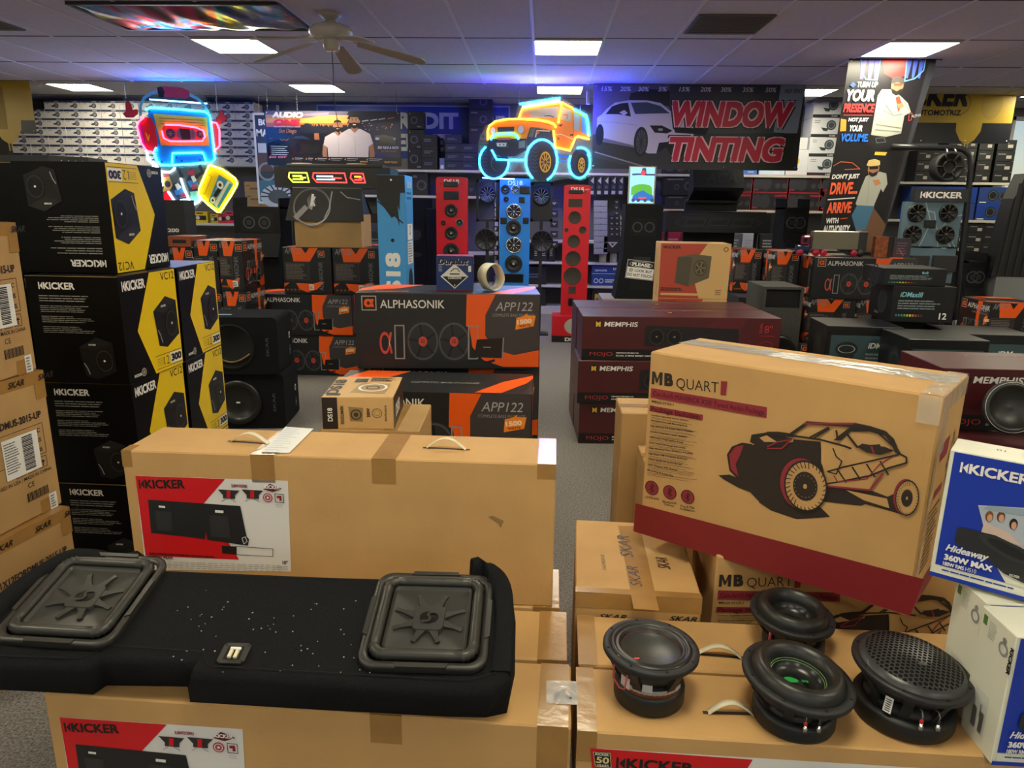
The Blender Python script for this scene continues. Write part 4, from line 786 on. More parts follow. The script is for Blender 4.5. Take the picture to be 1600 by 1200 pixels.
def endprint(b, k, w_, d_, h_):
    b.face(k, w_, d_, h_); W_ = d_; b.poly([(W_*.18, h_-.003), (W_*.74, h_-.003), (W_*.56, h_*.70), (W_*.22, h_*.70)], org, 1); b.poly([(W_*.40, h_-.003), (W_*.56, h_-.003), (W_*.48, h_*.87)], flat('#15120f'), 2)
    b.txt('APP122', W_*.05, h_*.86, .05, silver, w=W_*.34, bold=0, shear=.2, l=2); b.line([(W_*.04, h_*.30), (W_*.53, h_*.30), (W_*.53, h_*.68), (W_*.04, h_*.68)], .003, flat('#5a4a46'), 1, True); b.rect(W_*.045, h_*.31, W_*.48, h_*.36, flat('#262224'), 1)
    b.lines(W_*.06, h_*.32, W_*.44, h_*.34, 11, flat('#7c7672'), 2, fill=.35); alogo(b, W_*.74, h_*.80, .055); b.txt('ALPHASONIK', W_*.82, h_*.08, .04, flat('#70727a'), w=h_*.62, bold=0, a=PI/2)
    b.poly([(W_*.25, h_*.235), (W_*.32, h_*.10), (W_*.48, h_*.035), (W_*.68, h_*.10), (W_*.84, h_*.26), (W_*.76, h_*.27), (W_*.6, h_*.22)], org, 1); b.poly([(.003, h_*.23), (W_*.12, h_*.24), (.003, h_*.15)], org, 1); b.rect(W_*.52, h_*.09, .045, .05, paper, 2); b.lines(W_*.53, h_*.10, .035, .035, 5, black, 3)
    for i in range(4): b.rect(W_*(.05+i*.08), h_*.07, .018, .016, flat('#8d4a20'), 1)
def abox(W, label, w_=AW, d_=AD, h_=AH, grp='charcoal and orange bass package boxes', P={}):
    key = (w_, d_, h_)
    if key in P: return dup(P[key], W, label)
    b = MB(W); b.box(-w_/2, 0, 0, w_/2, d_, h_-.001, alb, .003); aprint(b, w_, d_, h_-.001); b.M = Matrix(); o = b.build('bass_package_box'); tag(o, label, 'retail box', grp); P[key] = o; return o
abox(pose(-.47, 3.59, .782, .09), 'large charcoal and orange bass package box in the centre carrying the blue battery box')
abox(pose(-.50, 3.12, .391, .0), 'charcoal and orange bass package box just below the central one, sticking out toward the camera')
abox(pose(-.50, 3.13, 0, .0), 'charcoal and orange bass package box on the floor under the central stack')
for z, nm_ in ((0, 'lower'), (.391, 'upper')): abox(pose(-.47, 3.68, z, .02), 'charcoal and orange bass package box at the back of the central stack, %s one' % nm_)
for i, (x, y, z, lb) in enumerate(((-2.20, 6.62, 0, 'bass package box on the floor right of the black ported boxes'), (-2.24, 6.6, .391, 'charcoal bass package box lying below the two end-on boxes'))): abox(pose(x, y, z, 0), lb)
E2 = dict(w_=.80, d_=.455, h_=.43)
abox(pose(-2.41, 6.62+.4, .783, -PI/2), 'bass package box turned end-on, left of the pair under the open kraft box', **E2)
abox(pose(-1.94, 6.62+.4, .783, -PI/2), 'bass package box turned end-on, right of the pair under the open kraft box', **E2)
# left cluster behind the black and yellow boxes (ends face right/front)
for k, (px_, z, lb) in enumerate([(pp, zz0, '%s column, %s' % (c_, r_)) for pp, c_ in ((345, 'right'), (307, 'middle'), (268, 'left')) for zz0, r_ in ((0, 'lowest'), (.43, 'middle'), (.86, 'top')) if not (c_ == 'left' and r_ == 'lowest')]):
    abox(pose(aY(px_, 450, 6.1).x+.002, 6.1+.235, z if 'left' not in lb else z-.06, -PI/2), 'narrow end-on bass package box behind the black and yellow boxes, %s' % lb, w_=.46, d_=.205, h_=.428)
b = MB(pose(aY(268, 450, 6.1).x, 6.1, 0)); b.box(0, 0, 0, .2, .6, .368, mat('dark_plinth', '#1e1f22', .7)); tag(b.build('dark_plinth'), 'low dark plinth under the left narrow bass package boxes', 'plinth')
b = MB(pose(aY(268, 450, 6.1).x, 6.12, 1.23)); b.box(.0, 0, 0, .2, .3, .09, mat('rust_brown_card', '#8a4a32', .5), .003); b.face('F', 0, .3, .16); b.rect(.04, .03, .12, .03, flat('#2a1c18'), 1); b.M = Matrix(); tag(b.build('small_brown_box'), 'small rust brown box on the narrow bass package boxes', 'retail box')
# ---- right cluster
abox(pose(3.03, 6.90, .79, -.03), 'bass package box with toy truck on top, right of the red tower area')
for i, (x, y, z, r, lb) in enumerate(((2.55, 6.71, .361, -PI/2, 'left'), (3.012, 6.71, .361, -PI/2, 'middle'), (3.474, 6.71, .361, -PI/2, 'right'))): abox(pose(x, y+.4, z, r), 'bass package box turned end-on under the box with the toy truck, %s of three' % lb, w_=.36, d_=.455, h_=.43)
abox(pose(2.95, 6.88, 0, 0), 'lowest bass package box of the right stack, only its top lettering visible', h_=.36)
for i, (x, y, z) in enumerate(((1.92, 7.10, .79), (2.22, 6.90, .79))): abox(pose(x, y+.4, z, -PI/2+.04), 'end-on bass package box left of the box with the toy truck, %s' % ('rear one', 'front one')[i], w_=.36, d_=.27, h_=.43)
b = MB(pose(2.30, 6.95, 0)); b.box(-.40, 0, 0, .19, 1.0, .785, mat('dark_plinth', '#1e1f22', .7)); tag(b.build('dark_plinth'), 'dark plinth under the left bass package boxes', 'plinth')
for i, (x, y, z) in enumerate(((3.84, 6.25, .431), (4.26, 6.0, .431), (3.84, 6.25, 0), (4.26, 6.0, .0))): abox(pose(x, y+.225, z, -PI/2-.0), 'end-on bass package box at the right edge, %s' % ('upper left one', 'upper right one', 'lower left one', 'lower right one')[i], w_=.45, d_=.40, h_=.43)
# ================================================================ oxblood dual-sub boxes
RW_, RD, RH = 1.33, .42, .30
def mprint(b):
    b.face('F', RW_, RD, RH); b.rect(.002, .002, RW_-.004, .075, flat('#0d0a0c', .4), 1); u = .075; b.ell(u+.03, RH-.055, .028, flat('#120c0e'), 1); b.txt('M', u+.03, RH-.072, .034, flat('#d8b040'), al='C', bold=.06)
    b.txt('MEMPHIS', .145, RH-.07, .033, paper, w=.225, bold=.022, shear=.1); b.txt('MOJO', .055, .022, .034, flat('#b03038'), w=.155, bold=-.01); b.txt('MJME2CHEV8D1V2', .235, .045, .011, paper, w=.15, bold=.03); b.txt('DUAL 8 MINI MOJO GMC/CHEV', .235, .025, .012, paper, w=.30, bold=.03)
    b.poly([(.42, .10), (.42, .235), (.46, .24), (1.05, .225), (1.05, .09)], flat('#1b161a', .4), 2)
    for u in (.50, .62): b.ell(u, .165, .052, flat('#0d0d0f', .3), 3, .058); b.ring(u, .165, .044, .049, flat('#3b3b40', .3), 4, k=1.1); b.txt('M', u, .16, .012, silver, al='C', l=5)
    b.txt('8"', 1.22, .20, .05, flat('#c03038'), bold=-.01); b.txt('DUAL', 1.205, .20, .018, flat('#c03038'), a=PI/2, bold=0); b.line([(1.19, .18), (1.29, .18)], .002, flat('#c03038')); b.line([(1.2, .13), (1.24, .145), (1.28, .13), (1.28, .10), (1.2, .10)], .002, flat('#c03038'), 1, True)
    b.poly([(.7, .075), (.9, .298), (1.1, .298), (1.0, .075)], flat('#531a20', .4), 1)
    b.face('T', RW_, RD, RH); b.ell(.62, .2, .028, flat('#120c0e'), 1); b.txt('MOJO', .66, .185, .04, flat('#7a1c24'), w=.2, bold=0); b.txt('M', .62, .185, .03, flat('#d8b040'), al='C', bold=.05); b.rect(.25, .30, .7, .012, clear, 2)
    b.face('L', RW_, RD, RH); b.txt('MOJO', .1, .10, .05, flat('#8a2a32'), w=.2, bold=0)
def mbx(W, label, P=[]):
    if P: return dup(P[0], W, label)
    b = MB(W); b.box(-RW_/2, 0, 0, RW_/2, RD, RH-.001, mred, .003); mprint(b); b.M = Matrix(); o = b.build('dual_subwoofer_box'); tag(o, label, 'retail box', 'oxblood dual subwoofer boxes'); P.append(o); return o
for i, z in enumerate((0, .3, .6)):
    mbx(pose(.945+(.0, -.02, .0)[i], 4.778+(.01, -.02, 0)[i], z, .037), 'oxblood box right of the aisle, front row, %s' % ('bottom', 'middle', 'top')[i])
    mbx(pose(.925, 5.21, z, .037), 'oxblood box right of the aisle, back row, %s' % ('bottom', 'middle', 'top')[i])
x1_ = aY(1478, 562, 3.31).x
mbx(pose(x1_+RW_/2, 3.31, .6, -.02), 'oxblood box at the right edge behind the loose speaker, top one')
x2_ = aY(1515, 690, 3.03).x
mbx(pose(x2_+RW_/2, 3.00, .3, -.02), 'oxblood box at the right edge, second one, pushed forward under the loose speaker'); mbx(pose(x2_+RW_/2+.03, 3.02, 0, -.02), 'oxblood box at the right edge, lowest one')
mbx(pose(x1_+RW_/2+.04, 3.50, .3, .0), 'oxblood box at the right edge, back row middle one'); mbx(pose(x1_+RW_/2+.04, 3.50, 0, .0), 'oxblood box at the right edge, back row lowest one')
# loose speaker leaning on it
c = aY(1581, 637, 3.14); Wl = Matrix.Translation(c) @ Matrix.Rotation(math.radians(-8), 4, 'Z') @ Matrix.Rotation(math.radians(76), 4, 'X'); t = thing('loose_speaker', Wl, 'round black loose speaker leaning against the right edge boxes', 'speaker'); r0 = .118
b = MB(); b.lathe([(.05, -.11), (.065, -.11), (.07, -.07), (.08, -.05), (r0*.93, -.012), (r0, -.010), (r0, .006), (r0*.95, .010)], blkm, 48); b.build('basket', t)
b = MB(); b.lathe([(r0*.95, .008), (r0*.955, .011), (r0*.935, .012), (r0*.93, .008)], mat('light_rim', '#a8aaa2', .4), 56); b.build('rim_ring', t)
b = MB(); b.lathe([(r0*.93, .009), (r0*.86, .014), (r0*.78, .009), (r0*.72, .002), (r0*.3, -.022), (.0001, -.016)], rubber, 48); b.build('cone', t)
# ================================================================ small kraft box with printed speaker, and carton below it
W = pose(-.652, 2.45, .81, .085); w_, d_, h_ = .257, .314, .12; t = thing('amp_speaker_box', W, 'small kraft box with dark printed bands just behind the big kraft carton', 'retail box'); b = MB(W); b.box(-w_/2, 0, 0, w_/2, d_, h_, mat('tan_card', '#c9a36a', .5), .002); b.build('box_body', t)
dkb = flat('#3a332c'); b = MB(W); b.face('F', w_, d_, h_); b.rect(.001, .001, .055, h_-.002, flat('#241d18'), 1); b.txt('DS18', .038, .03, .018, paper, w=.05, bold=.03, a=PI/2); b.txt('ENSSLIM/BK', .078, .02, .012, dkb, w=.07, a=PI/2, bold=.02)
b.poly([(.095, .085), (.10, .03), (.145, .028), (.148, .08)], flat('#8f7448'), 1); b.ring(.122, .055, .015, .020, dkb, 2); b.ell(.122, .055, .009, dkb, 2); b.txt('200W', .172, .045, .012, dkb, w=.035, a=PI/2, bold=.04); b.ring(.197, .06, .016, .018, dkb, 1); b.ring(.197, .06, .009, .010, dkb, 1); b.txt('enclosure', .232, .03, .010, dkb, w=.06, a=PI/2, bold=.01)
b.face('T', w_, d_, h_); b.txt('DS18', .05, .04, .045, dkb, w=.22, a=PI/2, bold=.04); b.rect(.012, .02, .05, .03, dkb, 1); b.poly([(.09, .06), (.22, .05), (.225, .20), (.11, .21)], flat('#a98a56'), 1); b.ring(.165, .135, .045, .055, paper, 2, k=1.1); b.ring(.165, .135, .02, .026, dkb, 2); b.rect(.08, .22, .05, .06, dkb, 1); b.lines(.14, .23, .10, .07, 6, dkb, 1)
b.face('R', w_, d_, h_); b.rect(.0, .0, d_, h_, flat('#241d18'), 1); b.txt('DS18', .05, .03, .05, paper, w=.12, bold=.04); b.build('printed_artwork', t)
W = pose(-.60, 2.44, 0, .03); t = thing('tall_carton', W, 'kraft carton supporting the small printed box behind the big kraft carton', 'cardboard box'); b = MB(W); b.box(-.19, 0, 0, .17, .36, .81, kraftd, .004); b.build('carton_body', t); b = MB(W); b.face('T', .36, .36, .81); b.rect(.22, 0, .05, .36, tape, 1); b.build('packing_tape', t)
# ================================================================ stacked black ported enclosures
def rbox2(b, x0, y0, z0, x1, y1, z1, r, m, n=5):      # rounded vertical profile box
    pts = []
    for cx_, cz_, a in ((x1-r, z1-r, 0), (x0+r, z1-r, 90), (x0+r, z0+r, 180), (x1-r, z0+r, 270)):
        for i in range(n+1): t_ = math.radians(a+90*i/n); pts.append((cx_+r*math.cos(t_), cz_+r*math.sin(t_)))
    M0 = b.M.copy(); b.M = b.M @ Matrix(((1, 0, 0, 0), (0, 0, -1, 0), (0, 1, 0, 0), (0, 0, 0, 1))); b.prism(pts, -y1, -y0, m, smooth=True); b.M = M0
for k, (z, dx, lb) in enumerate(((0, .015, 'lower black carpeted subwoofer enclosure with the sub installed, behind the yellow boxes'), (.412, 0, 'upper black carpeted subwoofer enclosure with empty round cutout, behind the yellow boxes'))):
    W = pose(-2.19+dx, 4.9-.02*k, z, .10); t = thing('ported_enclosure', W, lb, 'subwoofer enclosure'); b = MB(W); rbox2(b, -.33, 0, 0, .33, .42, .41, .035, felt); b.build('cabinet', t)
    b = MB(W); b.M = Matrix.Translation((.0, -.001, .20)) @ Matrix.Rotation(PI/2, 4, 'X')
    if k == 0: b.lathe([(.165, .0), (.165, .012), (.15, .018), (.135, .020), (.12, .012), (.115, .002), (.03, -.0), (.0001, .006)], rubber, 40); b.box(-.012, -.005, .006, .014, .006, .008, paper); b.build('subwoofer', t)
    else:
        b.lathe([(.160, .002), (.165, .004), (.150, .005), (.148, .001), (.0001, .0008)], mat('cutout_black', '#030303', .9), 40); b.build('round_cutout', t); b = MB(W); b.M = Matrix.Translation((.0, -.004, .20)) @ Matrix.Rotation(PI/2, 4, 'X')
        b.tube([(-.13+.26*i/10, -.05-.06*math.sin(PI*i/10), .002) for i in range(11)], .006, mat('bare_mdf_rim', '#7d6238', .8), 6); b.build('cutout_rim', t)
    b = MB(W); b.face('F', .66, .42, .41); b.txt('SKAR', .595, .13, .02, flat('#55565a'), w=.14, bold=0, a=PI/2); b.face('R', .66, .42, .41); b.rect(.31, .21, .035, .045, paper, 1); b.txt('K', .32, .215, .03, black, bold=.05); b.ell(.325, .12, .022, flat('#060607'), 1, .04); b.ell(.325, .12, .006, paper, 2); b.build('terminal_cup', t)
    if k: b = MB(W); b.face('T', .66, .42, .41); b.rect(.05, .12, .26, .035, flat('#7fa8c8', .3), 1); b.build('reflective_label', t)
# ================================================================ blue battery box and sticker roll
W = pose(-.450, 3.70, 1.172, .06); w_, d_, h_ = .19, .14, .178; b = MB(W); b.box(-w_/2, 0, 0, w_/2, d_, h_, mat('navy_card', '#14306e', .35), .002); b.face('F', w_, d_, h_); b.txt('Duralast', .012, h_-.045, .032, paper, w=.155, bold=.05, shear=.25); b.txt('Duralast', .009, h_-.042, .032, flat('#0a1a40'), w=.155, bold=.05, shear=.25, l=3)
b.poly([(.095, .012), (.165, .075), (.095, .14), (.022, .075)], paper, 1); b.poly([(.095, .018), (.158, .075), (.032, .075)], black, 2); b.txt('CORROSIVE', .095, .062, .014, paper, w=.07, al='C', bold=.03, l=3); b.line([(.075, .10), (.09, .115), (.11, .115), (.12, .10)], .004, black, 2); b.rect(.07, .085, .05, .006, black, 2); b.rect(.165, .10, .015, .03, paper, 1)
b.txt('8', .095, .025, .010, paper, al='C', l=3); b.lines(.012, .10, .02, .03, 4, flat('#8fa0c0'), 1); b.rect(.0, .0, w_, .008, flat('#5a1030'), 1); b.face('R', w_, d_, h_); b.rect(.0, .03, .01, .14, flat('#a02038'), 1); b.txt('Duralast', .015, .13, .025, flat('#c03a50'), w=.11, bold=.03)
b.face('T', w_, d_, h_); b.rect(0, 0, w_, d_, flat('#8a2a4a'), 1); b.M = Matrix(); tag(b.build('battery_box'), 'small blue battery box with a black and white CORROSIVE diamond on the central box', 'retail box')
W = pose(-.240, 3.72, 1.172, .35) ; b = MB(W); n = 30; vs = []; fs = []; rx, rz_ = .062, .070
for i in range(n):
    a = 2*PI*i/n; kx = 1+.12*math.cos(2*a+1.2)
    for q, y in ((1, 0), (1, .068), (.97, .068), (.97, 0)): vs.append((rx*q*kx*math.cos(a), y, rz_+.003+rz_*q*math.sin(a)))
for i in range(n):
    for j in range(4): fs.append((i*4+j, i*4+(j+1) % 4, ((i+1) % n)*4+(j+1) % 4, ((i+1) % n)*4+j))
b.M = Matrix.Rotation(.45, 4, 'Z'); b.add(vs, fs, mat('cream_liner', '#cfcbb2', .5), True)
for a0_ in (-.5, .1, .7, 1.3):
    v2 = []
    for i in range(5): a = a0_+i*.1; kx = 1+.12*math.cos(2*a+1.2); v2 += [(rx*1.02*kx*math.cos(a), .004, rz_+.003+rz_*1.02*math.sin(a)), (rx*1.02*kx*math.cos(a), .064, rz_+.003+rz_*1.02*math.sin(a))]
    b.add(v2, [(2*i, 2*i+1, 2*i+3, 2*i+2) for i in range(4)], mat('foil_sticker', '#5a6a88', .25, metal=.5))
tag(b.build('sticker_roll'), 'curled roll of shiny stickers beside the blue battery box', 'sticker roll')
# ================================================================ open kraft box with dark lid, blue tower, light-bar roof box
W = pose(-1.97, 6.62, 1.214, .0); t = thing('open_display_box', W, 'open kraft box with a dark printed lid hanging forward, on the two end-on boxes', 'cardboard box'); b = MB(W); b.box(-.31, 0, 0, .31, .38, .30, kraftd, .003); b.build('carton_body', t)
b = MB(W); lid = flat('#1d1a1d', .6); b.add([(-.33, .06, .53), (.31, .06, .53), (.34, -.03, .24), (-.38, -.03, .24), (-.33, .075, .535), (.31, .075, .535), (.34, -.015, .245), (-.38, -.015, .245)], [(0, 3, 2, 1), (4, 5, 6, 7), (0, 1, 5, 4), (1, 2, 6, 5), (2, 3, 7, 6), (3, 0, 4, 7)], lid); b.add([(-.33, .075, .53), (.31, .075, .53), (.33, .38, .30), (-.33, .38, .30)], [(0, 1, 2, 3)], lid)
b.add([(.31, .02, .30), (.31, .36, .30), (.31, .08, .52)], [(0, 1, 2)], lid)
b.face('F', .62, .38, 0); b.M = Matrix(); o = b.build('printed_lid', t); b = MB(W); A_ = Matrix.Translation((-.38, -.031, .24)) @ Matrix.Rotation(math.radians(72.8), 4, 'X'); b.M = A_
b.ring(.24, .13, .16, .175, flat('#4a444a', .3), 1, k=1.0)
b.poly([(.19, .20), (.24, .27), (.27, .18), (.24, .10), (.21, .12)], flat('#0f0e10', .2), 2); b.line([(.235, .14), (.245, .24)], .022, paper, 3); b.line([(.265, .14), (.245, .18), (.265, .22)], .014, paper, 3); b.line([(.10, .03), (.18, .12)], .05, flat('#5d545c', .3), 2); b.line([(.36, .03), (.40, .12), (.42, .27)], .012, silver, 2); b.poly([(.40, .02), (.70, .02), (.66, .28), (.46, .28)], flat('#151315', .6), 1); b.line([(.50, .27), (.56, .22), (.68, .20)], .008, silver, 3)
b.build('lid_artwork', o)
W = pose(-1.24, 5.95, 0, .0); t = thing('blue_tower_speaker', W, 'tall sky blue tower with black splash print between the dark boxes and the shelves', 'tower speaker'); w_, d_, h_ = .235, .34, 1.84; bl_ = mat('sky_blue_laminate', '#3f8fcf', .4); b = MB(W); b.box(-w_/2, 0, 0, w_/2, d_, h_, bl_, .006); b.build('cabinet', t)
b = MB(W); b.face('F', w_, d_, h_); b.poly([(0.002, h_-.003), (w_-.03, h_-.003), (w_-.05, 1.56), (w_-.03, 1.50), (w_*.72, 1.60), (w_-.05, 1.43), (w_*.66, 1.52), (w_*.5, 1.50), (.002, 1.66)], flat('#18181a'), 1); b.rect(.002, 1.70, w_-.004, .137, flat('#121214'), 2)
b.ell(w_*.52, 1.32, .015, black, 2); b.ell(w_*.52, 1.80, .008, steel, 3); b.line([(0.01, 1.63), (w_*.9, 1.46)], .01, black, 2)
b.txt('DS18', w_*.78, .72, .125, paper, w=.50, bold=.045, a=PI/2); b.face('R', w_, d_, h_)
for z in (1.65, 1.69): b.rect(.06, z, .2, .018, flat('#1c3f66'), 1)
b.txt('DS18', .08, 1.74, .05, paper, w=.18, bold=.03); b.rect(.06, 1.32, .22, .13, white, 2); b.ring(.17, 1.40, .03, .04, black, 3); b.lines(.08, 1.13, .18, .17, 8, flat('#777777'), 3); b.rect(.06, 1.12, .22, .19, white, 2)
for z in (.30, .62, .95): b.ell(.17, z, .10, flat('#141619'), 1, .13)
for z in (.48, .80): b.ell(.17, z, .04, flat('#141619'), 1)
b.M = Matrix(); b.build('printed_face', t)
W = pose(aY(520, 300, 7.48).x, 7.48, 1.765, -.01); t = thing('roof_speaker_box', W, 'long black roof speaker box with glowing coloured light panels and two wooden ports', 'speaker enclosure'); b = MB(W); xl, xr = -.60, .60; b.prism([(xl, 0), (xr, 0), (xr-.0, .38), (xr-.10, .48), (xl+.12, .48), (xl, .38)], 0, .20, mat('black_powdercoat', '#17181a', .5)); b.box(xl+.1, .08, .2, xr-.1, .45, .24, blkm, .01); b.build('cabinet', t)
def portring(par, W, x, y, z, rx=.10): b = MB(W); b.M = Matrix.Translation((x, y, z)); n = 28; b.tube([(rx*math.cos(2*PI*i/n), rx*.75*math.sin(2*PI*i/n), 0) for i in range(n)], .009, mat('raw_wood_port', '#b98d58', .7), 6, True); b.ell(0, 0, rx, mat('cutout_black', '#030303', .9), 1, rx*.75); b.build('wooden_port', par)
portring(t, W, -.38, .22, .242); portring(t, W, .20, .22, .242)
b = MB(W); b.face('F', 1.2, .48, .2); e1, e2, e3, e4 = (mat('led_%s' % n_, c_, .4, emit=2.2) for n_, c_ in (('lime', '#d8f040'), ('red', '#ff3a3a'), ('orange', '#ff9a30'), ('ice', '#a8e8ff')))
def hexo(u, w_, m1, m2, m3): b.line([(u, .145), (u+w_-.02, .145), (u+w_, .055), (u+.03, .055), (u-.01, .10)], .012, m1, 2, True); b.rect(u+.03, .105, w_*.5, .016, m2, 2); b.rect(u+.03, .075, w_*.55, .014, m3, 2); b.rect(u+w_*.55, .09, w_*.3, .014, m1, 2)
b.rect(.06, .02, .84, .16, flat('#0c0d0e'), 1); hexo(.16, .20, e1, e1, e1); hexo(.41, .34, e2, e4, e4); hexo(.80, .14, e2, e3, e2); b.M = Matrix(); b.build('light_panel', t)
b = MB(W); b.box(xl+.05, .30, -.85, xl+.09, .34, 0, blk); b.box(xr-.2, .30, -.85, xr-.16, .34, 0, blk); b.box(xl+.05, .28, -.87, xr-.16, .36, -.85, blk); b.box(xl+.1, .29, -.35, xr-.2, .35, -.25, blkm); b.box(xl+.05, .30, -1.765, xl+.09, .34, -.85, blk); b.box(xr-.2, .30, -1.765, xr-.16, .34, -.85, blk); b.build('support_frame', t)
# ================================================================ hanging signs: printed acrylic with neon tubes
acr = mat('clear_acrylic_sheet', '#dfe8f2', .05, alpha=.10)
def neon(n_, c_, e=NEON): return mat('neon_'+n_, c_, .4, emit=e)
nc, ny_, nyl, nw, nrd = neon('cyan', '#20e0ff'), neon('amber', '#ffb020', NEON*.6), neon('yellow', '#fff040', NEON*.6), neon('white', '#e0ffff', NEON*.7), neon('red', '#ff3048', NEON*.7)
class ZB(MB):      # drawing helper in sheet units: k units per metre, v downward
    def __init__(s, k, H_, W): super().__init__(W); s.k_ = k; s.H_ = H_; s.M = Matrix(((1, 0, 0, 0), (0, 0, -1, 0), (0, 1, 0, 0), (0, 0, 0, 1)))
    def q(s, pts): return [(x/s.k_, (s.H_-y)/s.k_) for x, y in pts]
    def p(s, pts, m, l=1): return s.poly(s.q(pts), m, l)
    def n(s, pts, m, r=.010, closed=False, off=.014): s.tube([(x, y, off) for x, y in s.q(pts)], r, m, 8, closed)
    def l_(s, pts, wd, m, l=3, closed=False): return s.line(s.q(pts), wd/s.k_, m, l, closed)
    def e_(s, x, y, rx, ry, m, l=2, a=0): (u, v), = s.q([(x, y)]); return s.ell(u, v, rx/s.k_, m, l, ry/s.k_, a=a)
    def t_(s, st, x, y, h, w, m, bold=.04, shear=0, l=4, al='L', a=0): (u, v), = s.q([(x, y)]); return s.txt(st, u, v, h/s.k_, m, w=w/s.k_ if w else None, bold=bold, shear=shear, l=l, al=al, a=a)
def chain(par, x, z0, z1, y=0, m=None):
    b = MB(); n = max(3, int((z1-z0)/.03))
    for i in range(n): z = z0+(z1-z0)*(i+.5)/n; h = (z1-z0)/n*.62; a = PI/2*(i % 2); pts = [(x+.005*math.cos(t_)*math.cos(a), y+.005*math.cos(t_)*math.sin(a), z+h*math.sin(t_)) for t_ in [2*PI*j/8 for j in range(8)]]; b.tube(pts, .0014, m or steel, 4, True)
    b.build('hanging_chain', par)
def arc(cx_, cy_, rx, ry, a0_, a1_, n=26): return [(cx_+rx*math.cos(math.radians(a0_+(a1_-a0_)*i/n)), cy_-ry*math.sin(math.radians(a0_+(a1_-a0_)*i/n))) for i in range(n+1)]
# ---- orange off-road truck
o = aY(730, 300, 8.85); W = pose(o.x, 8.85, o.z); Z = 990.0; t = thing('neon_truck_sign', W, 'neon sign of a lifted orange off-road truck glowing cyan and amber, hanging in the centre', 'neon sign')
b = ZB(Z, 1200, W); og = flat('#f08018', .4); nav = flat('#101a3c', .4); tr = flat('#12183a', .35)
b.p([(240, 620), (250, 470), (330, 410), (450, 385), (590, 378), (640, 260), (1090, 200), (1220, 255), (1390, 330), (1430, 590), (1270, 570), (1210, 725), (1040, 690), (1000, 500), (840, 470), (740, 460), (700, 600), (560, 610)], og, 1)
b.p([(645, 275), (1060, 235), (1050, 350), (620, 370)], flat('#8e98a4', .2), 2); b.p([(640, 320), (720, 305), (740, 360), (625, 370)], flat('#e07868'), 3); b.l_([(900, 340), (960, 335), (1010, 355)], 8, black)
b.p([(1105, 235), (1200, 275), (1210, 400), (1090, 380)], flat('#b0a898', .2), 2); b.p([(1240, 300), (1300, 340), (1300, 500), (1245, 490)], flat('#a8a8b8', .2), 2); b.p([(1320, 330), (1390, 370), (1400, 550), (1325, 510)], flat('#6f86e0', .2), 2); b.l_([(1110, 325), (1160, 325), (1160, 370)], 7, flat('#b03020'))
b.p([(355, 470), (550, 460), (550, 510), (358, 520)], nav, 2)
for i in range(8): b.l_([(370+i*23, 468), (370+i*23, 515)], 4, flat('#5a3014'))
for x, y, rx in ((302, 505, 28), (628, 490, 34)): b.e_(x, y, rx+8, rx+18, flat('#d86010'), 2); b.e_(x, y, rx, rx+10, flat('#c8b8d8', .2), 3)
b.p([(250, 600), (700, 590), (690, 720), (560, 790), (330, 780), (240, 700)], tr, 2); b.p([(335, 650), (350, 630), (470, 630), (480, 690), (350, 700)], flat('#3a4468'), 3); b.p([(345, 642), (465, 640), (455, 680), (355, 682)], flat('#c0c0c8'), 4); b.e_(385, 661, 8, 8, black, 5); b.e_(430, 661, 8, 8, black, 5); b.p([(360, 585), (510, 580), (510, 605), (360, 610)], flat('#c04040'), 3); b.p([(605, 625), (680, 610), (680, 690), (605, 700)], flat('#6a7080'), 3)
b.p([(700, 580), (735, 470), (830, 480), (990, 500), (1010, 640), (900, 600), (800, 610), (700, 680)], nav, 2); b.p([(715, 570), (745, 475), (800, 480), (770, 575)], flat('#55585e'), 3); b.l_([(800, 570), (815, 500), (960, 505)], 14, flat('#d8c0a0')); b.e_(825, 520, 16, 20, flat('#e05030'), 4)
for x, y, rx, ry in ((320, 860, 165, 190), (885, 840, 170, 225), (1325, 860, 110, 170)): b.e_(x, y, rx, ry, tr, 3)
for x, y, rx, ry, hr, hy in ((920, 850, 68, 118, 0, 0), (1345, 880, 40, 85, 0, 0)):
    b.e_(x, y, rx*1.55, ry*1.45, flat('#0b0e24', .3), 4); b.e_(x, y, rx, ry, flat('#e09a30', .3), 5); b.e_(x, y, rx*.82, ry*.84, flat('#5a2838'), 6)
    for i in range(10): a = 2*PI*i/10; b.l_([(x, y), (x+rx*.82*math.cos(a), y+ry*.84*math.sin(a))], 9, flat('#e09a30', .3), 7)
    b.e_(x, y, rx*.2, ry*.2, flat('#30304a'), 8)
for i in range(7): y = 690+i*42; b.l_([(735, y+20), (770, y), (800, y+18), (830, y+2)], 9, flat('#2c3560'), 5)
for i in range(6): y = 730+i*40; b.l_([(185, y+15), (215, y), (240, y+14)], 8, flat('#2c3560'), 5)
for q_ in (.35, .5, .62): b.e_(340, 880, 120*q_+20, 150*q_+20, flat('#141a38'), 4); 
b.l_(arc(360, 870, 75, 85, 60, 260), 5, flat('#55608a'), 5); b.l_([(1060, 770), (1190, 790), (1290, 850)], 26, flat('#1450c8', .3), 3); b.l_([(1070, 820), (1200, 850)], 14, flat('#2a70f0', .3), 4); b.l_([(1040, 545), (1100, 540), (1230, 590)], 8, flat('#f0d8b0')); b.l_([(1230, 400), (1240, 560), (1220, 720)], 5, flat('#a04010')); b.p([(1200, 540), (1240, 535), (1240, 552), (1200, 555)], black, 4); b.p([(1055, 440), (1115, 425), (1090, 455)], black, 4); b.p([(1050, 560), (1085, 590), (1055, 610)], flat('#8a3a10'), 3)
b.l_([(460, 400), (560, 392), (700, 395), (900, 420), (1000, 450)], 8, flat('#b05008')); b.build('printed_truck', t)
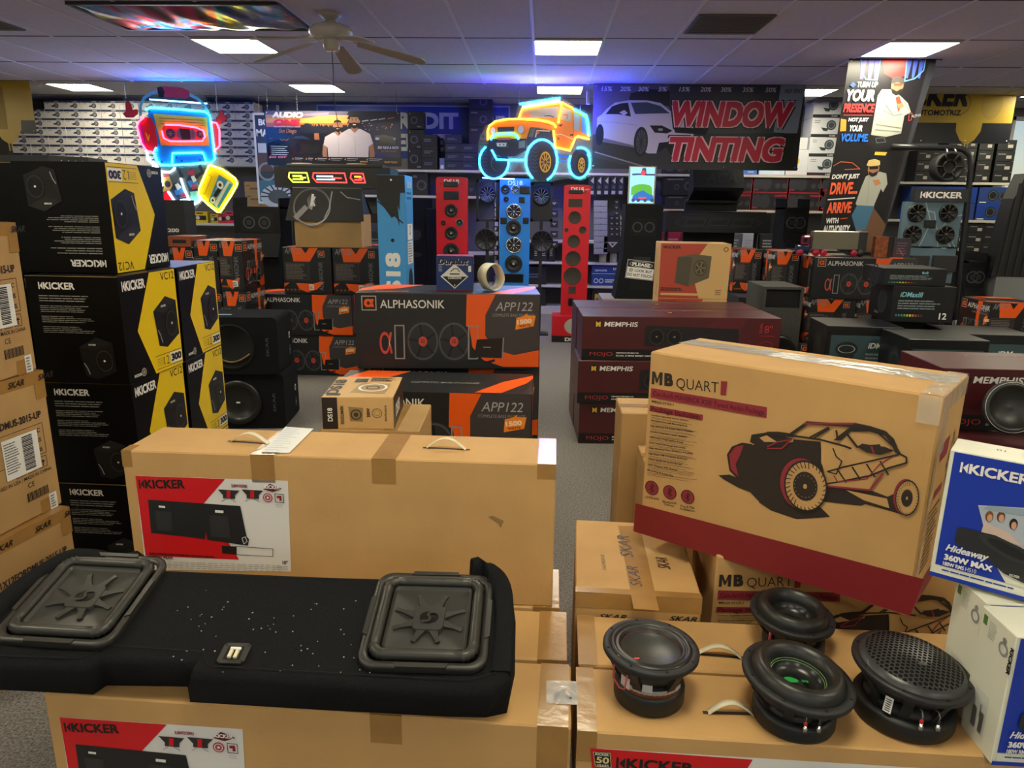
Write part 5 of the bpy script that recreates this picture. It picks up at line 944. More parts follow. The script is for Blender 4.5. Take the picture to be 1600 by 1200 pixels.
b = ZB(Z, 1200, W)
for pts, m in (([(610, 215), (1075, 145)], nc), ([(600, 375), (640, 262), (1095, 195), (1225, 258)], ny_), ([(1095, 195), (1060, 415)], ny_), ([(1235, 265), (1380, 330), (1400, 400), (1425, 555)], nc), ([(245, 610), (240, 520), (262, 455), (330, 405), (460, 380), (650, 378), (830, 385), (950, 405), (1010, 430), (1035, 465)], ny_), ([(1005, 500), (1035, 685), (1205, 720), (1260, 580), (1290, 562), (1425, 592)], ny_),
               ([(280, 610), (300, 565), (350, 545), (520, 535), (575, 555), (605, 600)], nc), ([(290, 720), (350, 828), (490, 832), (680, 830)], nc), (arc(318, 850, 172, 195, 125, 362), nc), (arc(875, 835, 185, 235, 28, 238), nc), (arc(875, 835, 185, 235, -28, -62, 6) and arc(872, 835, 185, 235, 28, -66), nc), (arc(1320, 860, 122, 165, 150, 400), nc), (arc(1325, 780, 110, 92, 110, 0, 10), nc)): b.n(pts, m)
b.build('neon_tube', t)
b = ZB(Z, 1200, W); b.p([(130, 620), (220, 440), (560, 360), (600, 190), (1080, 110), (1240, 230), (1440, 310), (1470, 620), (1470, 1000), (1350, 1060), (1180, 1030), (1000, 1070), (760, 1075), (620, 880), (500, 1000), (300, 1060), (130, 940)], acr, -2); b.build('acrylic_sheet', t)
led = mat('violet_led_strip', '#3528ff', .4, emit=LED); b = MB(W); b.tube([(x/Z, .03, (1200-y)/Z) for x, y in ((640, 235), (1070, 165))], .008, led, 8); b.tube([(x/Z, .03, (1200-y)/Z) for x, y in ((1240, 280), (1390, 350))], .008, led, 8); b.build('led_strip', t); b = MB(W); b.tube([(x/Z, .03, (1200-y)/Z) for x, y in ((180, 1035), (560, 1045))], .006, mat('dim_violet_led_strip', '#3040ff', .4, emit=LED*.10), 8); b.build('led_strip', t)
chain(t, 600/Z, (1200-205)/Z, 3.02+.1-o.z, .003); chain(t, 1310/Z, (1200-270)/Z, 3.12-o.z, .003)
b = ZB(Z, 1200, W); b.tube([(x/Z, .02, (1200-y)/Z) for x, y in ((1350, 280), (1365, 170), (1380, 100), (1360, 30), (1350, -80))], .005, mat('white_cable', '#b8b4a8', .5), 6); b.M = Matrix(); b.box(1375/Z, .015, (1200-210)/Z, 1420/Z, .05, (1200-60)/Z, mat('white_adapter', '#8d8b86', .5), .008); b.build('power_cable', t)
# ---- cassette player with headphones
o = aY(200, 340, 8.9); W = pose(o.x, 8.9, o.z); Z = 722.0; t = thing('neon_cassette_sign', W, 'neon sign of a blue cassette player with red headphones and sneakers, hanging at left', 'neon sign')
b = ZB(Z, 1200, W); pk = flat('#c83050', .4); bl2 = flat('#1478d8', .3)
b.p([(300, 280), (800, 310), (835, 340), (840, 690), (820, 720), (370, 745), (330, 710), (280, 330)], bl2, 1); b.p([(330, 318), (800, 345), (800, 580), (370, 580)], flat('#d8b050'), 2); b.p([(365, 500), (800, 500), (800, 580), (372, 580)], flat('#e88840'), 2)
for y in (355, 378, 400): b.l_([(380, y), (770, y+15)], 4, flat('#5a4a20'))
b.p([(430, 405), (740, 430), (772, 470), (770, 520), (740, 548), (450, 548), (405, 520), (395, 440)], flat('#d02840'), 3); b.p([(550, 435), (640, 440), (640, 530), (560, 530)], flat('#241838'), 4)
for x, r in ((465, 42), (730, 34)): b.e_(x, 482, r, r+4, flat('#404a78'), 4); b.e_(x, 482, r*.75, r*.78, flat('#1a1430'), 5); [b.l_([(x, 482), (x+r*.6*math.cos(i*PI/3), 482+r*.6*math.sin(i*PI/3))], 7, flat('#6a74a0'), 6) for i in range(6)]
for x in (548, 660): b.e_(x, 484, 28, 48, flat('#5a6490'), 4); b.l_([(x, 445), (x, 520)], 3, flat('#20204a'), 5)
b.p([(470, 645), (745, 640), (770, 725), (460, 740)], flat('#0c60c0', .3), 3)
for x, y in ((498, 678), (543, 708), (708, 700), (732, 668), (362, 718), (298, 298)): b.e_(x, y, 9, 9, flat('#0a2850'), 5)
b.l_([(215, 330), (225, 250), (265, 190), (340, 150), (430, 138)], 24, flat('#68b8d8', .3), 2); b.l_([(670, 165), (740, 200), (790, 250), (815, 300)], 24, flat('#68b8d8', .3), 2); b.p([(390, 110), (450, 95), (600, 105), (660, 130), (670, 165), (640, 195), (470, 180), (400, 185), (385, 150)], pk, 3); b.p([(385, 105), (430, 98), (450, 140), (440, 185), (395, 185)], flat('#18182c'), 4)
b.p([(180, 410), (245, 345), (300, 350), (330, 400), (345, 560), (320, 630), (250, 625), (205, 560)], flat('#d01838', .3), 2); b.p([(185, 420), (215, 400), (240, 620), (205, 560)], flat('#8018a8', .3), 3); b.l_([(248, 480), (262, 540), (275, 495)], 10, flat('#f0c020'), 4); b.p([(840, 380), (890, 390), (905, 450), (890, 590), (850, 625), (835, 560)], flat('#c82038', .3), 2)
for pts in ([(62, 320), (90, 300), (92, 235), (120, 210), (145, 250), (150, 290), (190, 285), (195, 320), (150, 350), (85, 350)], [(880, 350), (905, 330), (912, 290), (945, 285), (955, 330), (985, 350), (950, 380), (905, 400), (885, 380)]): b.p(pts, pk, 2); b.l_(pts, 4, flat('#4a1024'), 3, True)
b.p([(410, 960), (450, 900), (510, 890), (555, 1000), (590, 1060), (580, 1130), (530, 1130), (470, 1080)], flat('#182850'), 2); b.p([(500, 1040), (580, 1040), (592, 1100), (560, 1140), (510, 1110)], flat('#78c8c8', .3), 3); b.p([(450, 960), (530, 930), (540, 985), (460, 1000)], flat('#3080d0'), 3); b.p([(460, 910), (490, 895), (520, 930), (480, 960)], white, 4)
b.p([(560, 870), (600, 830), (650, 840), (690, 930), (690, 1010), (650, 1070), (600, 1040)], flat('#182850'), 2); b.p([(590, 970), (660, 960), (688, 1010), (650, 1065), (600, 1045)], flat('#78c8c8', .3), 3); b.p([(570, 880), (660, 860), (680, 920), (600, 935)], flat('#3080d0'), 3); b.p([(610, 840), (640, 830), (660, 870), (630, 890)], white, 4)
for i in range(3): b.l_([(500, 985+i*16), (550, 975+i*16)], 8, flat('#c04858'), 5); b.l_([(615, 910+i*16), (665, 900+i*16)], 8, flat('#c04858'), 5)
b.l_([(500, 770), (530, 840)], 30, flat('#20203a'), 1); b.l_([(700, 750), (720, 800), (660, 840)], 26, flat('#20203a'), 1); b.p([(580, 790), (650, 780), (640, 830), (590, 820)], pk, 2)
b.p([(275, 850), (410, 820), (445, 940), (300, 990)], flat('#c8a050'), 2); b.p([(275, 850), (410, 820), (418, 838), (280, 870)], flat('#d03040'), 3); b.e_(395, 905, 28, 28, flat('#3a2840'), 3); b.e_(340, 930, 20, 20, flat('#3a2840'), 3); b.l_([(310, 850), (315, 900)], 14, flat('#f0d040'), 4); b.p([(290, 1010), (400, 960), (440, 1040), (310, 1110)], flat('#e01838', .3), 2)
b.p([(770, 745), (870, 770), (1010, 860), (1020, 900), (850, 1140), (820, 1140), (680, 1020), (665, 980)], flat('#f0d010', .3), 2); b.p([(865, 820), (985, 895), (825, 1115), (750, 1050)], flat('#3888b8', .3), 3); b.p([(800, 1070), (940, 870), (975, 895), (830, 1110)], flat('#d0d8c8'), 4); b.p([(825, 1090), (955, 890), (985, 905), (838, 1112)], flat('#3888b8', .3), 5)
for x, y, r in ((868, 908, 30), (790, 1040, 22)): b.e_(x, y, r, r+6, white, 5); b.e_(x, y, r*.45, r*.5, flat('#18202c'), 6)
for x, y in ((845, 950), (815, 1000)): b.e_(x, y, 20, 26, flat('#90b0a0'), 5)
b.l_([(855, 950), (815, 1000)], 34, flat('#10141c'), 6); b.l_([(765, 815), (800, 840), (720, 990), (690, 970)], 3, flat('#5a5010'), 4, True); b.build('printed_cassette', t)
b = ZB(Z, 1200, W)
for pts, m in (([(270, 290), (310, 270), (560, 282), (790, 300), (830, 330), (838, 500), (842, 690), (815, 715), (600, 735), (440, 745), (360, 745), (325, 715), (305, 640), (330, 600)], nc), ([(455, 745), (470, 645), (740, 638), (768, 725)], nc), ([(430, 410), (560, 412), (700, 430), (762, 455), (772, 505), (745, 540), (600, 545), (460, 545), (405, 520), (395, 460)], nrd), ([(250, 350), (200, 385), (178, 425), (200, 560), (240, 625), (290, 635)], nrd), ([(840, 385), (885, 392), (905, 450), (895, 580), (845, 625)], nrd), ([(238, 620), (245, 700), (300, 740), (340, 780), (355, 850), (345, 920), (310, 932), (285, 900)], nw), ([(272, 830), (330, 800), (430, 805), (470, 780), (475, 765)], nw), (arc(296, 775, 20, 20, 0, 340, 12), nw),
               ([(395, 970), (460, 1070), (540, 1135), (585, 1120), (590, 1060), (560, 1035), (500, 1045)], nw), ([(522, 855), (545, 950), (580, 1040), (630, 1075), (670, 1050), (685, 1000)], nw), ([(790, 740), (900, 775), (1010, 850), (1025, 895), (960, 1000), (850, 1140), (825, 1140), (750, 1080), (670, 1000), (680, 940), (740, 830), (785, 745)], nyl), ([(300, 1010), (310, 1105), (430, 1040)], nrd)): b.n(pts, m, .010)
b.build('neon_tube', t)
b = ZB(Z, 1200, W); b.p([(60, 340), (70, 200), (180, 190), (360, 95), (640, 80), (800, 180), (850, 280), (940, 260), (1000, 340), (910, 420), (910, 620), (880, 720), (1040, 870), (1030, 920), (850, 1160), (700, 1050), (590, 1150), (440, 1090), (290, 1110), (200, 620), (160, 400)], acr, -2); b.build('acrylic_sheet', t)
b = MB(W); b.tube([(x/Z, .03, (1200-y)/Z) for x, y in ((300, 200), (800, 230))], .007, mat('blue_led_strip', '#2060ff', .4, emit=LED*.22), 8); b.build('led_strip', t)
chain(t, 895/Z, (1200-300)/Z, 3.02-o.z, .003); chain(t, 100/Z, (1200-200)/Z, 3.02-o.z, .003)
# ================================================================ printed banners
def banner(name, W, w_, h_, m, label, par_=None, th=.004):
    t = thing(name, W, label, 'banner'); b = MB(W); b.box(0, 0, 0, w_, th, h_, m); b.build('vinyl_sheet', t)
    g = MB(W)
    for x, z in ((.03, .03), (w_-.03, .03), (.03, h_-.03), (w_-.03, h_-.03), (w_*.3, .03), (w_*.65, .03)): g.M = Matrix.Translation((x, -.001, z)) @ Matrix.Rotation(PI/2, 4, 'X'); g.lathe([(.010, 0), (.011, .002), (.006, .002)], steel, 12)
    g.build('grommet', t); return t
Yb = 8.98; o = aY(921, 265, Yb); Z = 620.0; tr_ = aY(1243, 137, Yb); wb = (1243-921)*4.706/Z; hb = .955
W = pose(o.x+.015, Yb, 3.015-hb, 0, 0, math.radians(.0)); t = banner('window_tinting_banner', W, wb, hb, flat('#26282e', .4), 'wide dark hanging banner reading WINDOW TINTING in red beside a white coupe')
b = ZB(Z, 655, W); g = lambda y: y-65+ (655-hb*Z)*0
def S_(pts): return [(x-12, y+ (655-590)-65) for x, y in pts]
b = ZB(Z, 65+hb*Z, W); q_ = lambda pts: [(x-12, y) for x, y in pts]
b.p(q_([(14, 68), (560, 68), (560, 270), (14, 420)]), flat('#5d5668', .4), 1); b.p(q_([(270, 175), (280, 130), (400, 100), (560, 110), (570, 220)]), flat('#15171b'), 2); b.p(q_([(560, 68), (1350, 68), (1350, 400), (560, 400)]), flat('#363a42', .4), 1); b.p(q_([(1350, 68), (1525, 68), (1500, 400), (1330, 390)]), flat('#8797ab', .4), 1); b.p(q_([(1000, 400), (1500, 395), (1480, 652), (1000, 650)]), flat('#20251f', .4), 1)
b.p(q_([(14, 520), (60, 540), (420, 640), (300, 640), (14, 570)]), flat('#33323a'), 1); b.l_(q_([(40, 540), (430, 645)]), 9, flat('#7d7d88'), 3)
wc = flat('#bcb2c6', .35); dkc = flat('#14161c', .7)
b.p(q_([(45, 300), (80, 275), (110, 240), (170, 195), (270, 178), (400, 178), (500, 195), (575, 250), (700, 300), (760, 380), (740, 470), (680, 520), (600, 490), (520, 470), (490, 545), (430, 545), (320, 500), (95, 465), (45, 400)]), wc, 3)
b.p(q_([(105, 275), (150, 220), (210, 200), (265, 195), (290, 290), (200, 275)]), dkc, 4); b.p(q_([(285, 195), (400, 190), (500, 215), (570, 265), (320, 272)]), flat('#39414e', .7), 4); b.p(q_([(205, 262), (240, 245), (265, 265), (240, 285)]), wc, 5); b.p(q_([(430, 350), (520, 350), (600, 385), (560, 405), (470, 400)]), dkc, 4); b.ell(*b.q(q_([(510, 378)]))[0], .03, flat('#8a8a94'), 5, .015)
b.p(q_([(490, 545), (505, 470), (600, 460), (760, 480), (740, 570), (600, 560), (560, 500)]), dkc, 4); b.p(q_([(600, 360), (860, 370), (840, 410), (620, 400)]), dkc, 4); b.e_(68-12, 418, 30, 75, dkc, 4); b.e_(372-12, 465, 52, 105, flat('#101216'), 4); b.e_(375-12, 465, 38, 85, flat('#3d4048'), 5)
for i in range(10): a = PI*i/5; b.l_([(363, 465), (363+34*math.cos(a), 465+78*math.sin(a))], 5, flat('#14161a'), 6)
b.p(q_([(95, 440), (320, 490), (320, 505), (95, 468)]), flat('#6a6474'), 4); b.l_(q_([(50, 330), (180, 330), (340, 350)]), 3, flat('#8d8498'), 4)
for i, s_ in enumerate(('15%', '20%', '30%', '5%', '15%', '20%', '30%', '35%', '50%')): x = (68, 203, 332, 478, 627, 780, 925, 1080, 1243)[i]; b.t_(s_, x-12, 117, 32, 78 if s_ != '5%' else 62, flat('#d4d4de'), .02, .15)
b.t_('NO TINT', 1370, 122, 28, 128, flat('#3c4450'), .02, .1)
rd = flat('#c01c3c', .4); pkw = flat('#e8b8c0')
for st, x, y, h, w_ in (('WINDOW', 575, 358, 178, 868), ('TINTING', 570, 598, 172, 835)):
    b.t_(st, x-16, y+16, h+30, w_+32, flat('#16181c'), .12, .18, l=6); b.t_(st, x-6, y+6, h+12, w_+12, pkw, .095, .18, l=7); b.t_(st, x, y, h, w_, rd, .05, .18, l=8)
b.build('printed_artwork', t)
# ---- banner with two men
def man(b, x, y, s, shirt, skin, cap=None, lean=0):      # printed figure, x,y = neck base in sheet units, s = head height
    b.p([(x-1.55*s, y+1.2*s), (x-1.35*s, y+.45*s), (x-.5*s, y), (x+.5*s, y), (x+1.35*s, y+.42*s), (x+1.6*s, y+1.2*s), (x+1.2*s, y+1.45*s), (x+1.1*s, y+3*s), (x-1.1*s, y+3*s), (x-1.15*s, y+1.45*s)], shirt, 5)
    for d in (-1, 1): b.p([(x+d*1.2*s, y+1.3*s), (x+d*1.6*s, y+1.15*s), (x+d*1.72*s, y+2.1*s), (x+d*1.55*s, y+3*s), (x+d*1.15*s, y+3*s), (x+d*1.25*s, y+2.1*s)], skin, 4)
    b.p([(x-.3*s, y+.1*s), (x-.3*s, y-.4*s), (x+.3*s, y-.4*s), (x+.3*s, y+.1*s), (x, y+.35*s)], skin, 6); b.e_(x, y-.62*s, .42*s, .55*s, skin, 7); b.e_(x-.42*s, y-.6*s, .08*s, .14*s, skin, 6); b.e_(x+.42*s, y-.6*s, .08*s, .14*s, skin, 6)
    hr = flat('#1c1410'); b.p([(x-.42*s, y-.75*s), (x-.36*s, y-1.1*s), (x, y-1.24*s), (x+.36*s, y-1.1*s), (x+.42*s, y-.75*s), (x+.32*s, y-.95*s), (x-.32*s, y-.95*s)], hr, 8)
    b.p([(x-.42*s, y-.55*s), (x-.34*s, y-.48*s), (x, y-.52*s), (x+.34*s, y-.48*s), (x+.42*s, y-.55*s), (x+.34*s, y-.15*s), (x, y-.02*s), (x-.34*s, y-.15*s)], hr, 8); b.p([(x-.16*s, y-.38*s), (x+.16*s, y-.38*s), (x+.1*s, y-.30*s), (x-.1*s, y-.30*s)], flat('#d8c8c0'), 9)
    for d in (-1, 1): b.e_(x+d*.17*s, y-.72*s, .06*s, .035*s, hr, 9); b.l_([(x+d*.08*s, y-.82*s), (x+d*.26*s, y-.84*s)], .04*s, hr, 9)
    b.p([(x-.05*s, y-.7*s), (x+.05*s, y-.7*s), (x+.08*s, y-.55*s), (x-.08*s, y-.55*s)], flat('#a06a4c'), 9); b.l_([(x, y+.3*s), (x, y+3*s)], .04*s, flat('#a8a0a0'), 6); b.p([(x-.35*s, y+.02*s), (x, y+.4*s), (x+.35*s, y+.02*s), (x+.5*s, y+.2*s), (x+.1*s, y+.55*s), (x-.1*s, y+.55*s), (x-.5*s, y+.2*s)], shirt, 7)
    if cap: b.p([(x-.45*s, y-.85*s), (x-.4*s, y-1.3*s), (x, y-1.4*s), (x+.4*s, y-1.3*s), (x+.45*s, y-.85*s), (x-.6*s, y-.8*s)], cap, 10); b.p([(x-.34*s, y-.8*s), (x+.34*s, y-.8*s), (x+.3*s, y-.62*s), (x-.3*s, y-.62*s)], black, 10)
Yb = 10.25; o = aY(418, 258, Yb); Z = 714.0; W = pose(o.x, Yb, o.z); t = banner('store_banner', W, 1345/Z, 515/Z, flat('#141828', .35), 'wide banner of two bearded men in white shirts against a sunset skyline', th=.006)
b = ZB(Z, 605, W); q_ = lambda pts: [(x-112, y) for x, y in pts]
for i, (y0, y1, c_) in enumerate(((95, 130, '#5d5668'), (130, 165, '#c8925a'), (165, 205, '#e8a048'), (205, 245, '#b06a3a'))): b.p(q_([(125, y0), (950, y0), (930, y1), (125, y1)]), flat(c_, .35), 1)
b.p(q_([(300, 150), (480, 130), (640, 145), (500, 160)]), flat('#6a5a68'), 2); b.p(q_([(500, 120), (760, 105), (740, 135), (560, 140)]), flat('#7a7080'), 2)
x = 470
while x < 960: w1 = random.uniform(12, 32); b.p(q_([(x, 300), (x, random.uniform(205, 245)), (x+w1, random.uniform(200, 245)), (x+w1, 300)]), flat('#181a26'), 3); x += w1
b.p(q_([(125, 300), (960, 300), (960, 545), (125, 545)]), flat('#0e121e', .3), 2); b.p(q_([(600, 300), (645, 300), (650, 360), (600, 360)]), flat('#a0603a'), 3)
b.p(q_([(125, 400), (230, 360), (340, 345), (400, 318), (500, 315), (600, 365), (655, 380), (650, 490), (500, 500), (330, 500), (125, 520)]), flat('#0b0f1a', .2), 4); b.p(q_([(375, 350), (420, 325), (495, 322), (560, 360)]), flat('#25364a', .2), 5); b.l_(q_([(255, 355), (275, 368), (300, 362), (320, 370), (340, 355)]), 7, flat('#e04040'), 5); b.e_(430-112, 440, 28, 42, flat('#05070c'), 5); b.l_(q_([(150, 355), (180, 350)]), 6, flat('#c04040'), 5)
b.p(q_([(950, 200), (1445, 190), (1440, 560), (950, 560)]), flat('#111734', .3), 1); b.p(q_([(1200, 320), (1290, 310), (1400, 330), (1405, 390), (1240, 400)]), flat('#0a0c18', .2), 3); b.e_(1225-112, 345, 22, 12, flat('#b8b8e8'), 4); b.e_(1395-112, 345, 12, 8, flat('#b8b8e8'), 4)
for i in range(26): b.e_(random.uniform(1080, 1430)-112, random.uniform(200, 270), random.uniform(2, 9), random.uniform(2, 5), flat(random.choice(['#c86a30', '#e8b070', '#7050b0'])), 3)
b.p(q_([(1140, 480), (1300, 500), (1430, 530), (1420, 560), (1150, 530)]), flat('#2a3070', .2), 3)
skin = flat('#a9765a'); sh = flat('#d0c4c4', .5); man(b, 838-112, 290, 97, sh, skin); man(b, 1003-112, 255, 112, flat('#cbbfc0', .5), flat('#9a6a50'))
b.p(q_([(125, 520), (1445, 520), (1445, 600), (125, 600)]), flat('#0c0e16', .3), 11)
b.t_('AUDIO', 190-112, 160, 55, 310, flat('#e8e4da'), .06, .2, 12); b.t_('ONE', 205-112, 228, 56, 265, flat('#d82838'), .07, .2, 12); b.t_('BROADWAY CHULA VISTA', 208-112, 248, 10, 250, flat('#d8d8d8'), .02, 0, 12); b.t_('San Diego', 250-112, 298, 38, 175, flat('#d08848'), .0, .3, 12)
for i in range(5): b.l_(q_([(165, 425+i*19), (300+random.uniform(0, 45), 428+i*19)]), 6, flat('#c8c8cc'), 12); b.e_(155-112, 425+i*19, 3, 3, flat('#e04040'), 12)
b.t_('$25 OFF', 135-112, 540, 24, 180, flat('#e87888'), .04, .2, 12); b.t_('BIG RIDE & RICH', 1228-112, 440, 24, 205, flat('#c8c8d0'), .03, .2, 12); b.t_('IN THE HOUSE', 1262-112, 470, 16, 150, flat('#a06a5a'), .0, .2, 12)
for i, (x, w1) in enumerate(((395, 80), (530, 45), (625, 90), (760, 110), (920, 105), (1140, 125))): b.l_(q_([(x, 535), (x+w1, 537)]), 6, flat('#b8b8bc'), 12); b.l_(q_([(x, 550), (x+w1*.8, 552)]), 5, flat('#888890'), 12); b.e_(x-20-112, 542, 8, 9, flat('#d07828'), 12)
b.t_('SHOP TODAY', 1290-112, 575, 18, 130, flat('#d88850'), .03, 0, 12)
for i in range(4): b.e_(1055+i*20-112, 562, 7, 7, flat('#e8a030'), 13, 0)
for i, x in enumerate((1080, 1165, 1245, 1335)): b.l_(q_([(x, 185-i*9), (x+60, 175-i*9)]), 9, flat('#a8a8b0' if i < 3 else '#c06a30'), 4)
b.build('printed_artwork', t); chain(t, .05, 515/Z, 3.12-o.z, .003); chain(t, 1345/Z-.05, 515/Z, 3.12-o.z, .003)
# ---- white-framed poster partly behind it
o = aY(404, 318, 10.6); W = pose(o.x, 10.6, o.z); t = thing('leaning_poster', W, 'white-edged poster of machine parts half hidden behind the banner with two men', 'poster'); b = MB(W); b.box(0, 0, 0, .75, .02, 1.25, paper); b.face('0'); b.M = Matrix(((1, 0, 0, 0), (0, 0, -1, 0), (0, 1, 0, 0), (0, 0, 0, 1)))
b.rect(.03, .03, .69, 1.19, flat('#2c3034', .4), 1); b.txt('BOLD', .08, 1.08, .09, white, w=.30, bold=.04); b.txt('MAKES', .04, .93, .10, white, w=.36, bold=.04); b.rect(.05, .68, .6, .16, flat('#c8ccd0'), 2); b.rect(.03, .45, .3, .26, flat('#5a4030'), 2); b.rect(.03, .03, .69, .30, flat('#3c6a78'), 2); b.ell(.30, .10, .26, flat('#b8bcc0', .3), 3, .17); b.ell(.30, .10, .15, flat('#404448', .3), 4, .1)
for i in range(9): a = PI*i/8; b.line([(.30+.15*math.cos(a), .10+.1*math.sin(a)), (.30+.25*math.cos(a), .10+.165*math.sin(a))], .02, flat('#202428'), 5)
b.ring(.16, .45, .10, .13, silver, 3); b.M = Matrix(); b.build('printed_sheet', t); chain(t, .1, 1.25, 3.12-o.z, .01); chain(t, .65, 1.25, 3.12-o.z, .01)
# ---- tall banner hanging from the ceiling at right
Yb = 7.5; Z = 612.0; TL = aY(1327, 90, Yb); hb = 1150/Z; W = pose(TL.x, Yb, 3.018-hb-.0); t = thing('vertical_banner', W, 'tall narrow hanging banner, man in white jacket above man in jean shorts', 'banner')
b = ZB(Z, 38+hb*Z, W); q_ = lambda pts: [(x-100, y) for x, y in pts]; bk = flat('#1d1b20', .3)
edge = [(100, 38), (600, 40), (585, 160), (560, 300), (530, 470), (510, 620), (480, 780), (460, 900), (430, 1010), (400, 1160), (230, 1170), (35, 1085), (60, 800), (80, 520), (92, 250)]
q = b.q(q_(edge)); nn = len(q); b.prism(q[::-1], -.003, .0, bk); 
b.p(q_([(585, 160), (600, 60), (560, 60), (500, 500), (420, 1100), (460, 900), (530, 470)]), flat('#33343c', .3), 1); b.p(q_([(80, 520), (480, 520), (420, 1000), (40, 1080), (60, 800)]), flat('#161418', .3), 1); b.p(q_([(290, 1090), (300, 950), (350, 880), (420, 960), (440, 985), (400, 1150), (250, 1150)]), flat('#6a4a34'), 2)
for x in (170, 215, 250): b.p(q_([(x, 42), (x+32, 42), (x+25, 150), (x+5, 150)]), flat('#5a4fc0', .3), 2)
for x in (435, 470, 505): b.p(q_([(x, 42), (x+28, 42), (x+15, 145), (x+2, 140)]), flat('#4a60d0', .3), 2)
b.l_(q_([(168, 42), (180, 110), (210, 150), (275, 155), (282, 42)]), 6, flat('#60a8e8'), 3); b.l_(q_([(432, 42), (435, 160), (490, 145), (535, 100), (538, 42)]), 6, flat('#60a8e8'), 3); b.p(q_([(288, 42), (432, 42), (430, 130), (380, 150), (310, 120)]), flat('#d03030', .3), 2)
for x, w1, y, h, st, c_ in ((163, 118, 195, 30, 'TURN UP', '#e4e4e4'), (108, 162, 273, 66, 'YOUR', '#e8e8e8'), (98, 182, 335, 50, 'PRESENCE', '#e03030'), (135, 118, 392, 28, 'NOT JUST', '#e4e4e4'), (148, 75, 442, 36, 'YOUR', '#e4e4e4'), (105, 160, 500, 46, 'VOLUME.', '#2070e0'), (78, 165, 725, 36, "DON'T JUST", '#e4e4e4'), (75, 165, 808, 70, 'DRIVE...', '#e86038'), (70, 150, 920, 66, 'ARRIVE', '#e86038'), (75, 75, 980, 32, 'WITH', '#e4e4e4'), (60, 165, 1045, 52, 'AUTHORITY.', '#e4e4e4')): b.t_(st, x-100, y, h, w1, flat(c_), .04, .18, 12, a=.04 if y > 700 else 0)
b.l_(q_([(105, 350), (270, 350)]), 3, flat('#e03030'), 12); b.l_(q_([(70, 838), (228, 825)]), 6, flat('#e0e0e0'), 12); b.l_(q_([(160, 950), (200, 945)]), 4, flat('#e86038'), 12); b.l_(q_([(70, 1065), (215, 1045)]), 4, flat('#e03838'), 12); b.p(q_([(120, 185), (135, 165), (155, 180), (140, 198)]), flat('#2050c0'), 12); b.p(q_([(92, 370), (125, 375), (130, 440), (95, 442)]), flat('#c09030'), 4)
jk = flat('#a3a69c', .6); b.p(q_([(290, 240), (310, 205), (360, 205), (420, 240), (470, 280), (495, 330), (460, 350), (455, 450), (370, 470), (280, 460), (285, 350)]), jk, 4); b.p(q_([(285, 450), (455, 455), (440, 540), (290, 540)]), flat('#18181c'), 3); b.p(q_([(395, 250), (415, 240), (440, 290), (420, 330)]), flat('#b04030'), 5); b.p(q_([(405, 285), (440, 280), (450, 300), (420, 312)]), flat('#b07850'), 6)
for pts in ([(330, 320), (400, 350), (450, 340)], [(320, 240), (350, 300), (390, 340)], [(440, 260), (480, 320)], [(300, 400), (450, 420)], [(300, 430), (450, 440)]): b.l_(q_(pts), 4, flat('#7d8278'), 6)
b.e_(395-100, 185, 36, 48, flat('#9a6a50'), 7); b.p(q_([(355, 175), (360, 145), (395, 133), (430, 145), (434, 180), (395, 165)]), flat('#403c3c'), 8); b.p(q_([(362, 200), (395, 215), (428, 198), (420, 228), (395, 238), (370, 225)]), flat('#181210'), 8); b.p(q_([(372, 172), (425, 172), (420, 186), (376, 186)]), flat('#604030'), 9)
b.t_('ALPHA', 400, 362, 16, 55, flat('#b8b8b8'), .0, .1, 12, a=.15); b.l_(q_([(484, 340), (500, 336), (502, 375), (486, 378)]), 3, flat('#c04848'), 12, True); b.p(q_([(318, 556), (388, 558), (380, 577), (315, 574)]), flat('#c8b040'), 5); b.l_(q_([(310, 480), (360, 475), (370, 500), (320, 505)]), 3, flat('#70747c'), 5, True)
b.l_(q_([(80, 640), (120, 615), (190, 620), (240, 655), (150, 660)]), 4, flat('#c06040'), 4)
b.p(q_([(260, 770), (280, 700), (310, 680), (360, 670), (400, 680), (415, 740), (395, 790), (380, 770), (350, 875), (250, 870), (240, 860)]), jk, 4); b.p(q_([(250, 868), (355, 872), (340, 930), (320, 1015), (262, 1020), (225, 930)]), flat('#3a6a8a', .6), 4); b.p(q_([(262, 1018), (300, 1018), (300, 1075), (275, 1075)]), flat('#a87858'), 4); b.p(q_([(325, 720), (360, 715), (375, 740), (345, 752)]), flat('#b07850'), 6); b.e_(320-100, 655, 34, 44, flat('#9a6a50'), 7); b.p(q_([(275, 635), (285, 605), (320, 597), (352, 608), (355, 632), (300, 640)]), flat('#c8b070'), 9); b.p(q_([(290, 668), (320, 680), (350, 665), (342, 690), (320, 700), (300, 690)]), flat('#181210'), 8); b.p(q_([(292, 640), (348, 638), (344, 655), (296, 657)]), black, 9)
b.l_(q_([(300, 700), (310, 860)]), 3, flat('#8d9088'), 5); b.build('vinyl_sheet', t)
b = MB(W); b.tube([(0, 0, hb-.003), (.873, 0, hb-.003)], .004, blk, 6)
for x in (.01, .85): b.M = Matrix.Translation((x+.01, -.003, hb-.02)) @ Matrix.Rotation(PI/2, 4, 'X'); b.lathe([(.008, 0), (.009, .002), (.005, .002)], steel, 10)
b.build('hanging_rod', t)
